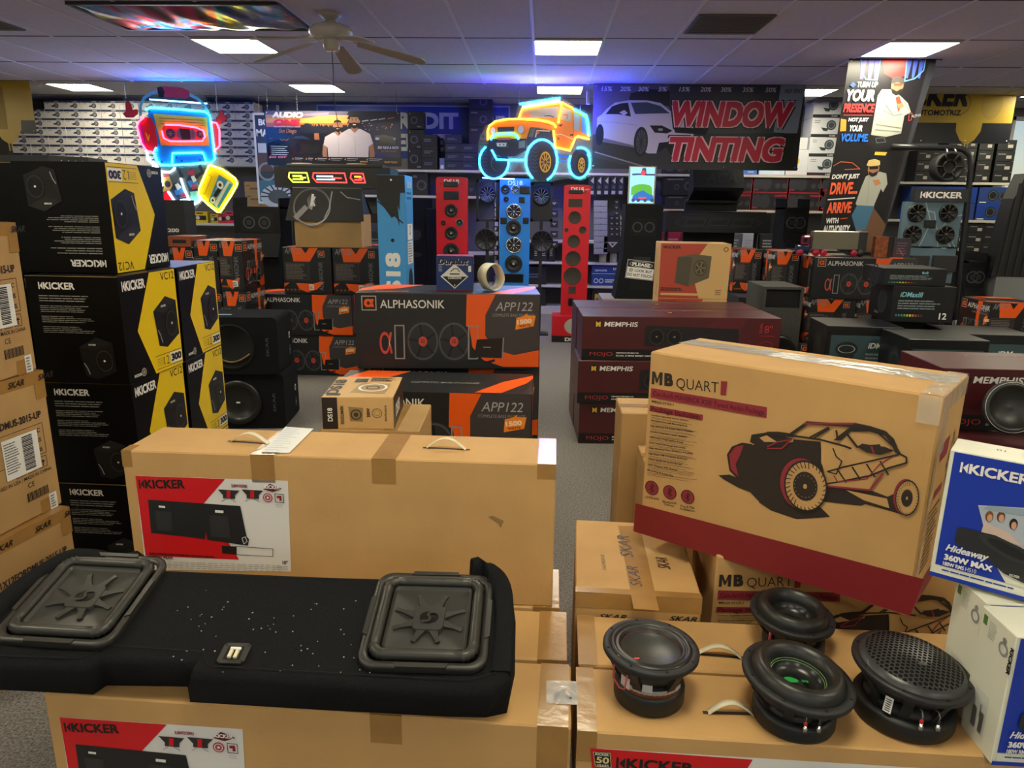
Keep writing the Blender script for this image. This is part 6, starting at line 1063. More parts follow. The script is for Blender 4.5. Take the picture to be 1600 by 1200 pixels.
# ---- yellow banners
def droplet(b, u, v, s_, m, l): b.poly([(u-.9*s_, v), (u+.9*s_, v), (u+.85*s_, v-.6*s_), (u+.5*s_, v-1.2*s_), (u+.14*s_, v-1.45*s_), (u+.12*s_, v-1.9*s_), (u+.06*s_, v-1.9*s_), (u+.06*s_, v-1.45*s_), (u-.06*s_, v-1.45*s_), (u-.06*s_, v-1.9*s_), (u-.12*s_, v-1.9*s_), (u-.14*s_, v-1.45*s_), (u-.5*s_, v-1.2*s_), (u-.85*s_, v-.6*s_)][::-1], m, l)
yb = mat('mustard_vinyl', '#c9a93c', .35, noise=.1, scale=2, bump=.5, bscale=3)
A_ = aY(1380, 223, 10.3); B2 = aY(1590, 140, 10.3); W = pose(A_.x, 10.3, A_.z); w_, h_ = B2.x-A_.x, B2.z-A_.z; t = banner('yellow_banner', W, w_, h_, flat('#23242c', .35), 'yellow and black banner with big slanted letters at the upper right'); b = MB(W); b.M = Matrix(((1, 0, 0, 0), (0, 0, -1, 0), (0, 1, 0, 0), (0, 0, 0, 1))); b.rect(.0, .26, w_, h_-.26, yb, 1); droplet(b, w_-.55, .27, .19, yb, 1); b.txt('KICKER', .01, .46, .27, flat('#1c1e28'), w=1.02, bold=.05, shear=.12); b.txt('AUDIO AUTOMOTRIZ', .0, .35, .07, flat('#1c1e28'), w=.96, bold=.03); b.ring(w_-.72, .50, .13, .15, flat('#a68c34'), 2); b.ell(w_-.30, .50, .14, flat('#bb9d3a'), 2, .2); b.build('printed_artwork', t)
A_ = aY(-110, 210, 9.25); B2 = aY(46, 128, 9.25); W = pose(A_.x, 9.25, A_.z+.02); w_, h_ = B2.x-A_.x, 3.1-A_.z; t = banner('yellow_banner', W, w_, h_, flat('#2a2428', .35), 'yellow banner with a dripping shape at the far upper left'); b = MB(W); b.M = Matrix(((1, 0, 0, 0), (0, 0, -1, 0), (0, 1, 0, 0), (0, 0, 0, 1))); b.rect(0, .16, w_, h_-.16, yb, 1); droplet(b, w_-.36, .17, .20, yb, 1); b.rect(w_-.50, .05, .14, .50, flat('#a68c34'), 3); b.build('printed_artwork', t)
# ---- blue wall banner
A_ = aY(500, 262, 11.45); B2 = aY(797, 166, 11.45); W = pose(A_.x, 11.43, A_.z); w_, h_ = B2.x-A_.x, B2.z-A_.z; t = thing('credit_banner', W, 'dark blue wall banner with pale capital letters behind the shelf of black speaker boxes', 'banner'); b = MB(W); b.box(0, 0, 0, w_, .02, h_, flat('#8d98a8')); b.M = Matrix(((1, 0, 0, 0), (0, 0, -1, 0), (0, 1, 0, 0), (0, 0, 0, 1))); b.rect(.02, .02, w_-.04, h_-.04, flat('#12307c', .4), 1); gg = flat('#a8acb0')
b.txt('NO CREDIT', .35, h_-.34, .24, gg, w=1.82, bold=.05); b.txt('NEEDED', .95, h_-.66, .25, gg, w=1.22, bold=.05); b.txt('DON\u2019T', w_-.48, h_-.34, .2, gg, w=.4, bold=.05); b.M = Matrix(); b.build('printed_sheet', t)
# ================================================================ shelving units along the back
pegm = mat('pegboard_beige', '#8f8a80', .7); pegd = mat('pegboard_grey', '#56565a', .8)
def unit(name, x0, x1, yf, yb, levels, label, ztop, back=pegd, zbase=0):
    W = pose(x0, yf, 0); t = thing('shelving_unit', W, label, 'shelving'); w_ = x1-x0; d_ = yb-yf
    b = MB(W); b.box(0, d_-.02, zbase, w_, d_, ztop, back); b.build('back_panel', t)
    for x in (0, w_-.03): b = MB(W); b.box(x, d_-.06, 0, x+.03, d_-.021, ztop, shelfm); b.build('upright', t)
    for z in levels: b = MB(W); b.box(.031, 0, z-.035, w_-.031, d_-.061, z-.001, shelfm, .002); b.build('shelf', t)
    b = MB(W); b.box(.0, .02, 0, w_, d_-.061, .12, shelfm); b.build('base_deck', t); return t
YF, YB = 10.95, 11.40
unit('u', -8.2, -4.05, YF, YB, (.55, 1.30, 2.17), 'long shelving unit at the left holding the white amplifier boxes', 3.05)
unit('u', -3.3, -.72, YF, YB, (.45, .92, 1.75, 2.12), 'shelving unit behind the red and blue speaker panels, black speaker boxes on top', 2.3)
unit('u', -.68, 1.55, YF, YB, (.45, .80, 1.12, 2.10), 'shelving unit in the centre with hooks of small black packages', 2.4)
unit('u', 1.62, 4.75, YF, YB, (.5, 1.0, 1.60, 2.10), 'shelving unit behind the window tinting banner with white and red speaker boxes', 2.9)
unit('u', 4.85, 6.72, YF, YB, (.45, 1.02, 1.50, 2.03), 'rightmost shelving unit under the yellow right banner', 2.9)
# ---- retail box factory for small shelf stock
navy = flat('#1a2748'); ww = flat('#bdb9b4', .5)
def shelfbox(name, x, y, z, w_, d_, h_, body, art, label, grp, rz=0, cat='retail box'):
    W = pose(x, y, z+.0005, rz); b = MB(W); b.box(-w_/2, 0, 0, w_/2, d_, h_-.001, body, min(.003, h_/20)); b.face('F', w_, d_, h_)
    if art: art(b, w_, h_)
    b.M = Matrix(); return tag(b.build(name), label, cat, grp)
def copy1(o, x, y, z, label, rz=0): c = o.copy(); C.objects.link(c); c.matrix_world = pose(x, y, z+.0005, rz); c['label'] = label; return c
def spk(b, u, v, r, c1='#26282c', c2='#0a0a0c', l=1, c3='#6a6c70'): b.ell(u, v, r, flat(c1), l, n=18); b.ring(u, v, r*.7, r*.8, flat(c3), l+1, n=18); b.ell(u, v, r*.35, flat(c2), l+1, n=12)
def art_amp(b, w_, h_): b.rect(0, h_*.76, w_, h_*.24, navy, 1); b.txt('PIONEER'[:0]+'AUDIO', w_*.55, h_*.84, h_*.09, paper, w=w_*.25, bold=.03); b.poly([(w_*.36, h_*.38), (w_*.52, h_*.50), (w_*.70, h_*.50), (w_*.70, h_*.28), (w_*.42, h_*.26)], flat('#1c1f2c'), 1); b.ell(w_*.66, h_*.42, h_*.28, flat('#2c2f3c'), 2, n=16); b.ring(w_*.66, h_*.42, h_*.12, h_*.16, flat('#9a98a0'), 3, n=16); b.ell(w_*.66, h_*.42, h_*.06, flat('#9a98a0'), 3, n=10); b.txt('A-1600', w_*.06, h_*.60, h_*.10, navy, w=w_*.2, bold=.02); b.rect(w_*.88, h_*.62, w_*.05, h_*.05, black, 1)
bw, bh, bd = .283, .125, .36
p_ = None; purple = 0
def grid(x0, n, rows, z0, lab, y=YF+.02, first=[None], jit=.012, skip=()):
    for i in range(n):
        for j in range(rows[i] if isinstance(rows, list) else rows):
            if (i, j) in skip: continue
            x = x0+(i+.5)*(bw+.004)+random.uniform(-.002, .002); yy = y+random.uniform(0, jit); l_ = lab(i, j)
            if first[0] is None: first[0] = shelfbox('amplifier_box', x, yy, z0+j*bh, bw, bd, bh, ww, art_amp, l_, 'white and navy amplifier boxes on the left back shelf')
            else: copy1(first[0], x, yy, z0+j*bh, l_)
rows = [3, 5, 6, 6, 6, 7, 7, 7, 7, 7]
xs = aY(40, 200, YF).x
grid(-8.02, 13, [6, 6, 7, 7, 7, 7, 7, 7, 7, 7, 7, 7, 7], 2.17, lambda i, j: 'white and navy amplifier box on left back shelf, %s column from left, %s layer up' % (ORD[i+1], ORD[j+1]))
# kraft boxes on the shelf below, small bright goods
def art_k(b, w_, h_): b.txt('1200.300', w_*.35, h_*.25, h_*.18, blackp, w=w_*.55, bold=.03); b.rect(w_*.1, h_*.6, w_*.3, h_*.06, blackp, 1)
for i in range(2):
    for j in range(4):
        if i == 1 and j > 2: continue
        shelfbox('kraft_stock_box', -4.40+i*.235, YF+.03, 1.30+j*.155, .225, .36, .153, kraftd, art_k, 'kraft stock box with printed number beside the leaning poster, %s column, %s up' % (('left', 'right')[i], ORD[j+1]), 'kraft stock boxes on the left back shelf')
for i, (px_, w_, h_, cc) in enumerate(((283, .10, .16, '#b8a020'), (296, .16, .16, '#c8b028'), (312, .22, .17, '#c0a828'), (333, .12, .13, '#b09a28'), (345, .12, .15, '#b82838'), (358, .16, .18, '#c02840'), (371, .12, .20, '#a82038'))):
    x = aY(px_, 350, YF).x
    shelfbox('small_part_package', x, YF+.05, 1.30, w_, .12, h_, flat(cc), lambda b, a, c: (b.rect(a*.1, c*.25, a*.8, c*.4, flat('#2a2622'), 1), b.ell(a*.3, c*.45, c*.18, flat('#c0b8a0'), 2, n=12), b.ell(a*.7, c*.45, c*.18, black, 2, n=12), b.rect(a*.2, c*.8, a*.5, c*.1, black, 1)), 'small %s parts package on the white left shelf, %s from the left' % ('yellow' if i < 4 else 'red', ORD[i+1]), 'small coloured packages on the left shelf')
W = pose(aY(268, 340, 6.6).x, 6.6, 1.293); b = MB(W); b.box(-.13, 0, 0, .13, .2, .33, flat('#2b2c30'), .003); b.face('F', .26, .2, .33); b.txt('1200', .06, .04, .035, paper, w=.13, bold=.04); b.M = Matrix(); tag(b.build('slim_amplifier_box'), 'dark upright box marked 1200 under the neon sneakers', 'retail box', None)
b = MB(pose(aY(268, 340, 6.6).x, 6.55, 0)); b.box(-.3, 0, 0, .2, .35, 1.29, mat('dark_plinth', '#1e1f22', .7)); tag(b.build('dark_plinth'), 'dark plinth behind the cluster of bass package boxes', 'plinth')
# ---- helper for things given by their photo rectangle at a depth
def rc(p0, p1, p2, p3, Y): A_ = aY(p0, p3, Y); B2 = aY(p2, p1, Y); return A_.x, A_.z, B2.x-A_.x, B2.z-A_.z
def stock(name, rect, Y, art, body, label, grp, d_=.25, z=None, cat='retail box'):
    x, z_, w_, h_ = rc(*rect, Y); top = z_+h_
    if z is not None: z_ = z; h_ = top-z
    return shelfbox(name, x+w_/2, Y, z_, w_, d_, h_, body, art, label, grp, 0, cat)
bkc = mat('matte_black_card', '#17181a', .5); nvc = mat('dark_navy_card', '#141c34', .45)
a_sp = lambda b, w_, h_: (b.txt('ALPINE'[:0]+'R', w_*.12, h_*.82, h_*.08, silver, bold=.03), spk(b, w_*.42, h_*.5, h_*.24), b.lines(w_*.6, h_*.08, w_*.3, h_*.1, 2, silver, 1))
a_sp2 = lambda b, w_, h_: (spk(b, w_*.62, h_*.45, h_*.26), b.lines(w_*.1, h_*.78, w_*.3, h_*.1, 2, silver, 1))
a_tx = lambda b, w_, h_: b.lines(w_*.15, h_*.35, w_*.6, h_*.3, 2, flat('#5c6472'), 1)
sh2 = 2.12
x0b, _, _, _ = rc(637, 175, 658, 258, YF+.02)
for j in range(3): stock('speaker_box', (637, 232-j*29+0, 661, 260-j*29), YF+.02, a_sp, bkc, 'black boxed speaker beside the banner with two men, %s of its stack' % ('bottom', 'middle', 'top')[j], 'black speaker boxes on the centre left shelf', z=sh2+j*.285)
for j in range(3): stock('speaker_box', (655, 240-j*17, 679, 262-j*17), YF-.0+.0, a_tx, bkc, 'black boxed speaker with faint print in the second stack, %s of three' % ('bottom', 'middle', 'top')[j], 'black speaker boxes on the centre left shelf', z=sh2+j*.165, d_=.019) if False else shelfbox('speaker_box', aY(667, 250, YF).x+.04, YF-.0, sh2+j*.165, .22, .40, .165, bkc, a_tx, 'black boxed speaker with faint print in the second stack, %s of three' % ('bottom', 'middle', 'top')[j], 'black speaker boxes on the centre left shelf')
shelfbox('small_white_tag_box', aY(690, 255, YF).x, YF+.05, sh2, .08, .2, .17, flat('#6a7894'), lambda b, w_, h_: b.rect(w_*.2, h_*.1, w_*.6, h_*.3, white, 1), 'small grey-blue box between the black and navy stacks', None)
nb = 0
for i, (px_, n_) in enumerate(((708, 4), (734, 3))):
    for j in range(n_): shelfbox('navy_speaker_box', aY(px_, 250, YF).x+.0, YF+.03, sh2+j*.125, .245, .3, .124, nvc, a_tx, 'navy boxed speaker in the %s stack left of the neon truck, %s up' % (('left', 'right')[i], ORD[j+1]), 'navy boxes on the centre left shelf')
for j in range(3): shelfbox('component_box', aY(741, 200, YF).x+.08, YF+.12, sh2+.376+j*.24, .34, .25, .238, bkc, a_sp2, 'black boxed speaker high behind the neon truck hood, %s up' % ORD[j+1], 'black speaker boxes on the centre left shelf')
for i, r in enumerate(((622, 275, 643, 300), (643, 270, 668, 300), (732, 287, 742, 302))): stock('speaker_box', r, YF+.02, a_sp2 if i < 2 else a_tx, bkc, 'black speaker box on the second shelf, %s from the left' % ORD[i+1], 'black boxes on the second centre shelf', z=1.75)
shelfbox('speaker_box', aY(664, 280, YF).x, YF+.03, 1.75+.30, .0001+.26, .2, .06, bkc, None, 'flat black box lying on the second shelf stock', None) if False else None
# black upright car enclosure in front of that unit
W = pose(aY(652, 430, 10.2).x-.02, 10.0, .42); t = thing('console_enclosure', W, 'tall black moulded console enclosure standing between the blue tower and the red panel', 'subwoofer enclosure'); b = MB(W); b.prism([(-.30, 0), (.28, 0), (.28, .3), (-.30, .3)], 0, 1.28, felt2); b.box(.20, -.03, 0, .34, .35, 1.15, felt2, .01); b.build('cabinet', t)
b = MB(W); b.face('F', .6, .3, 1.28)
for u, v, w_, h_ in ((.13, .68, .30, .22), (.12, .10, .22, .38)): b.rect(u, v, w_, h_, mat('cutout_black', '#030303', .9), 1)
b.ell(.32, .52, .11, flat('#0c0c0e'), 1, .035); b.ell(.35, .79, .07, flat('#1b1d22'), 2); b.build('recess', t)
b = MB(pose(aY(652, 430, 10.2).x-.02, 9.98, 0)); b.box(-.4, 0, 0, .45, .5, .42, pegm); tag(b.build('display_plinth'), 'beige pegboard plinth under the tall black console enclosure', 'plinth')
# hooks of small packages
whp = flat('#a8a49c')
def hang(px_, py_, w_, h_, kind, label, grp, Y=YF-.05, P={}):
    c_ = aY(px_, py_, Y); k = (kind, w_, h_)
    if k in P: o = P[k].copy(); C.objects.link(o); o.matrix_world = pose(c_.x, Y, c_.z); o['label'] = label; return o
    W = pose(c_.x, Y, c_.z); b = MB(W); b.box(-w_/2, 0, -h_/2, w_/2, .03, h_/2, bkc if kind != 's' else flat('#8f9094', .3), .002); b.M = Matrix(((1, 0, 0, -w_/2), (0, 0, -1, 0), (0, 1, 0, -h_/2), (0, 0, 0, 1)))
    if kind == 'v': b.poly([(w_*.2, h_*.65), (w_*.8, h_*.65), (w_*.5, h_*.3)], whp, 1); b.poly([(w_*.38, h_*.57), (w_*.62, h_*.57), (w_*.5, h_*.42)], bkc, 2)
    if kind == 'a': b.poly([(w_*.25, h_*.75), (w_*.75, h_*.95), (w_*.75, h_*.6)], whp, 1); b.ell(w_*.5, h_*.42, w_*.25, flat('#4a4a4e'), 1, n=12); b.rect(w_*.22, h_*.05, w_*.55, h_*.18, whp, 1)
    if kind == 'w': b.rect(w_*.15, h_*.2, w_*.7, h_*.6, whp, 1); b.ell(w_*.15, h_*.9, w_*.12, flat('#c09a30'), 1, n=8)
    if kind == 's': b.rect(w_*.0, h_*.0, w_, h_*.12, flat('#5a5b60'), 1); b.rect(w_*.45, h_*.05, w_*.1, h_*.1, black, 2)
    b.M = Matrix(); b.box(-.003, .03, h_*.4, .003, .05+.9*.0+.05, h_*.4+.006, steel); o = tag(b.build('hanging_package'), label, 'hanging package', grp); P[k] = o; return o
for i in range(5): hang(925+i*11.3, 290, .095, .27, 'a', 'small black hanging package with white sticker on the top hook row, %s from the left' % ORD[i+1], 'top row of hanging packages right of the red panel')
for j in range(9): hang(938.5, 318+j*9.4, .20, .088, 's', 'silver blister package in the column right of the red panel, %s from the top' % ORD[j+1], 'silver packages right of the red panel')
for j in range(3): hang(963.5, 316+j*8.6, .075, .075, 'v', 'tiny black package above the white-tagged rows, %s from the top' % ORD[j+1], 'small black hooked packages')
for j in range(4):
    for i, k in enumerate(('v', 'v', 'w')): hang(956+i*8, 341+j*8.4, .075, .075, k, 'tiny hooked package left of the dark tower, row %s, %s across' % (ORD[j+1], ORD[i+1]), 'small black hooked packages')
hang(957, 382, .26, .24, 'v', 'square black hanging package over the silver tubes', None)
for j in range(7):
    for i in (0,): hang(676, 318+j*9.6+(j > 3)*3, .07, .075, 'w', 'white-tagged small package left of the red panel, %s from the top' % ORD[j+1], 'white-tagged packages left of the red panel')
for j in range(8): hang(775.5, 320+j*15, .07, .10, 'w', 'white-tagged small package left of the blue panel, %s from the top' % ORD[j+1], 'white-tagged packages left of the blue panel')
for j in range(2):
    for i in range(2): hang(841+i*.5, 324+j*14+i*0, .16, .11, 'v', 'black package between the blue and red panels, row %s' % ORD[j+1], 'packages between the panels') if i == 0 else None
for j in range(5): hang(866, 318+j*16, .11, .10, 'v', 'black package just left of the second red panel, %s from the top' % ORD[j+1], 'packages between the panels')
for i, x in enumerate((942, 959, 971)):
    c_ = aY(x, 418, YF); W = pose(c_.x, YF+.12, .80); b = MB(W); b.lathe([(.055 if i < 2 else .04, 0), (.055 if i < 2 else .04, .24), (.0001, .24)], flat('#a8a8aa', .3), 20); tag(b.build('silver_tube'), 'silver cylinder package on the shelf above the blue box, %s from the left' % ORD[i+1], 'canister', 'silver cylinders')
dn = flat('#163a78'); shelfbox('blue_amplifier_box', aY(948, 440, YF).x, YF+.03, .45, .46, .3, .30, dn, lambda b, w_, h_: (b.rect(0, h_*.6, w_, h_*.02, paper, 1), b.txt('SUBWOOFER', w_*.1, h_*.72, h_*.10, paper, w=w_*.4), b.txt('DS18', w_*.7, h_*.8, h_*.12, paper, w=w_*.25, bold=.04), b.ring(w_*.15, h_*.25, .025, .035, paper, 1), b.ring(w_*.32, h_*.25, .025, .035, paper, 1), b.lines(w_*.45, h_*.15, w_*.35, h_*.2, 2, paper, 1)), 'blue boxed amplifier under the silver cylinders', None)
for i, x in enumerate((838, 850, 862)): shelfbox('slim_black_box', aY(x, 410, YF).x, YF+.04, .80, .10, .25, .26, bkc, lambda b, w_, h_: b.lines(w_*.2, h_*.3, w_*.5, h_*.6, 6, whp, 1), 'slim black box between the blue and red panels, %s from the left' % ORD[i+1], 'slim black boxes on the low centre shelf')
for i, (x, z, c_) in enumerate(((935, .13, '#101012'), (955, .13, '#16161a'))): shelfbox('amplifier_box', aY(x, 465, YF).x, YF+.03, z, .2, .3, .28, flat(c_), lambda b, w_, h_: (b.txt('M', w_*.5, h_*.3, h_*.4, flat('#c8a030'), bold=.08, al='C'),), 'black box with a gold M low beside the pegboard, %s one' % ('left', 'right')[i], None)
# more black stock low on the centre left unit
for i in range(5): shelfbox('black_stock_box', -2.9+i*.42, YF+.05, .92 if i % 2 else .45, .36, .3, .30, bkc, a_tx, 'black stock box on the lower centre left shelves, %s from the left' % ORD[i+1], 'black stock on the lower shelves')
for i in range(4): shelfbox('black_stock_box', -2.7+i*.5, YF+.05, .125, .4, .3, .29, bkc, a_tx, 'black stock box on the base deck of the centre left unit, %s from the left' % ORD[i+1], 'black stock on the lower shelves')
for i in range(8): shelfbox('black_stock_box', -.45+(i % 4)*.36, YF+.05, (.125 if i < 4 else .45), .32, .3, .27, bkc, a_tx, 'black stock box low behind the red and blue panels, %s' % ('%s on the %s level' % (ORD[i % 4+1], ('base', 'second')[i//4])), 'black stock on the lower shelves') if i not in (6, 7, 3, 2) else None
# ---- right centre unit: white boxes, red and black boxes
a_w = lambda b, w_, h_: (b.rect(0, 0, w_, h_*.16, flat('#24242a'), 1), b.txt('R-200S', w_*.6, h_*.03, h_*.08, paper, bold=.02), b.ell(w_*.62, h_*.62, h_*.26, flat('#3a4448'), 1, n=20), b.ring(w_*.62, h_*.62, h_*.15, h_*.18, flat('#8a9498'), 2, n=20), b.poly([(w_*.3, h_*.5), (w_*.55, h_*.45), (w_*.5, h_*.30), (w_*.38, h_*.32)], flat('#2a3a38'), 2), b.lines(w_*.08, h_*.7, w_*.2, h_*.2, 2, flat('#8a8a8a'), 1))
wb_ = flat('#c4c6ca', .45)
for j in range(4): shelfbox('white_speaker_box', aY(1290, 230, YF).x, YF+.02, 2.10+j*.265, .44, .36, .262, wb_, a_w, 'white speaker box in the tall stack beside the vertical banner, %s up' % ORD[j+1], 'white speaker boxes right of the window tinting banner')
shelfbox('white_speaker_box', aY(1247, 250, YF).x, YF+.03, 2.10, .30, .3, .36, wb_, lambda b, w_, h_: (b.ring(w_*.42, h_*.55, .035, .055, flat('#b8a830'), 1), b.ell(w_*.5, h_*.25, .02, black, 1)), 'white box with a yellow ring behind the right edge of the window tinting banner', None)
shelfbox('white_speaker_box', aY(1248, 218, YF).x, YF+.05, 2.465, .30, .25, .16, wb_, lambda b, w_, h_: (b.rect(w_*.2, h_*.4, .03, .03, black, 1), b.rect(w_*.35, h_*.4, .03, .03, black, 1), b.rect(w_*.5, h_*.4, .03, .03, black, 1)), 'small white box lying on the box with the yellow ring', None)
for i, x in enumerate((1165, 1205)): shelfbox('flat_blue_box', aY(x, 266, YF).x, YF+.02, 2.10, .40, .3, .085, flat('#3a78c8') if i == 0 else flat('#b8ccE0'.lower()), lambda b, w_, h_: b.txt('SYNC', w_*.6, h_*.3, h_*.3, white, bold=.02), '%s flat box just under the window tinting banner' % ('blue', 'pale blue')[i], None)
for i, x in enumerate((1048, 1066, 1083)): shelfbox('flat_black_box', aY(x, 270, YF).x, YF+.05, 2.10, .17, .25, .10, bkc, a_tx, 'small black box under the middle of the window tinting banner, %s from the left' % ORD[i+1], 'small black boxes under the banner')
rb = flat('#15141a'); rl = flat('#b02a38')
def a_red(b, w_, h_): b.line([(.004, .004), (w_-.004, .004), (w_-.004, h_-.004), (.004, h_-.004)], .006, rl, 1, True); b.txt('CARBON', w_*.62, h_*.78, h_*.12, rl, w=w_*.3, bold=.03); [b.ell(w_*u, h_*.5, h_*.30, flat('#2c2c32'), 2, h_*.4, n=18) or b.ring(w_*u, h_*.5, h_*.20, h_*.24, flat('#5c5c64'), 3, n=18, k=1.3) for u in (.17, .38)]; [b.ell(w_*u, h_*.38, h_*.15, flat('#34343a'), 2, n=14) for u in (.68, .86)]; b.txt('4200', w_*.06, h_*.1, h_*.1, rl, bold=.02)
for j in range(2):
    for i, x in enumerate((1148, 1204, 1260, 1312)): shelfbox('red_trim_speaker_box', aY(x, 300, YF).x, YF+.02, 1.60+j*.255, .555, .3, .25, rb, a_red, 'black speaker box with red trim, %s row, %s from the left, right of the centre' % (('lower', 'upper')[j], ORD[i+1]), 'black and red speaker boxes on the right centre shelf')
a_kw = lambda b, w_, h_: (b.txt('KENWOOD', w_*.1, h_*.82, h_*.07, silver, w=w_*.5, bold=.03), spk(b, w_*.75, h_*.5, h_*.25), spk(b, w_*.40, h_*.45, h_*.16))
shelfbox('speaker_box', aY(1062, 303, YF).x, YF+.02, 1.80, .47, .3, .26, bkc, a_kw, 'black two-cone box left of the roof enclosure', None); shelfbox('speaker_box', aY(1062, 325, YF).x, YF+.03, 1.60, .42, .3, .195, bkc, a_kw, 'lower black two-cone box left of the roof enclosure', None)
for i, (px_, c_, w_) in enumerate(((1030, '#8a1c30', .22), (1054, '#a02438', .26), (1075, '#3a3c40', .16), (1150, '#55585c', .20), (1172, '#a8acb0', .22), (1204, '#1c2426', .30), (1268, '#8a2430', .3), (1302, '#b8b8c0', .3))): shelfbox('small_shelf_box', aY(px_, 375, YF).x, YF+.0+.03*(i % 2), 1.0, w_, .25, .26 if i != 7 else .12, flat(c_), lambda b, w_, h_: b.lines(w_*.15, h_*.2, w_*.6, h_*.5, 3, flat('#9a9aa0'), 1), 'small box on the shelf below the roof enclosure, %s from the left' % ORD[i+1], 'mixed boxes on the middle right shelf')
for i in range(5): shelfbox('yellow_black_box', 1.86+i*.42, YF+.04, .125, .38, .3, .34, gblack, lambda b, w_, h_: (b.poly([(w_*.3, h_*.9), (w_, h_*.9), (w_, h_*.2)], yel, 1), b.txt('HERTZ'[:0]+'BASS', w_*.5, h_*.7, h_*.12, black, l=2)), 'black and yellow box on the base deck behind the tan box, %s from left' % ORD[i+1], 'black and yellow stock on the base deck')
# ---- rightmost unit
def a_lab(b, w_, h_): b.rect(w_*.55, h_*.25, w_*.28, h_*.3, whp, 1); b.lines(w_*.1, h_*.6, w_*.5, h_*.15, 1, silver, 1)
for i, (px_, n_) in enumerate(((1446, 3), (1470, 3), (1492, 4), (1514, 5), (1540, 4), (1572, 4))):
    for j in range(n_): shelfbox('small_stock_box', aY(px_, 250, YF).x, YF+.02+.01*(i % 2), 2.03+j*.155*(4/n_ if n_ > 4 else 1)*.95, .21 if px_ < 1560 else .26, .3, .145*(4/n_ if n_ > 4 else 1), mat('matte_black_card', '#17181a', .5), a_lab, 'black stock box under the yellow right banner, %s column from the left, %s up' % (ORD[i+1], ORD[j+1]), 'black boxes under the yellow banner')
bb_ = flat('#1c3c8c', .35)
for i, (px_, j) in enumerate(((1455, 0), (1506, 0), (1562, 0), (1455, 1), (1506, 1), (1562, 1))): shelfbox('blue_speaker_box', aY(px_-4, 300, YF).x, YF+.02, 1.50+j*.235, .48, .3, .232, bb_ if i % 2 == 0 else flat('#2a3f78', .35), lambda b, w_, h_: (spk(b, w_*.42, h_*.5, h_*.32, '#15181c'), spk(b, w_*.72, h_*.45, h_*.28, '#202228'), b.rect(w_*.05, h_*.05, w_*.2, h_*.06, paper, 1)), 'blue speaker box at the right end, %s row, %s from the left' % (('lower', 'upper')[j], ORD[i % 3+1]), 'blue speaker boxes on the right unit')
for i in range(5):
    for j in range(3): shelfbox('small_stock_box', aY(1470+i*26, 370, YF).x+.03, YF+.02, 1.02+j*.145, .235, .3, .142, bkc, a_lab, 'black stock box with white tag on the third right shelf, column %s, %s up' % (ORD[i+1], ORD[j+1]), 'black tagged boxes on the right unit')
for i in range(4): shelfbox('black_stock_box', 5.0+i*.42, YF+.05, .45, .36, .3, .30, bkc, a_lab, 'black stock box low on the right unit, %s from the left' % ORD[i+1], 'black stock on the lower shelves')
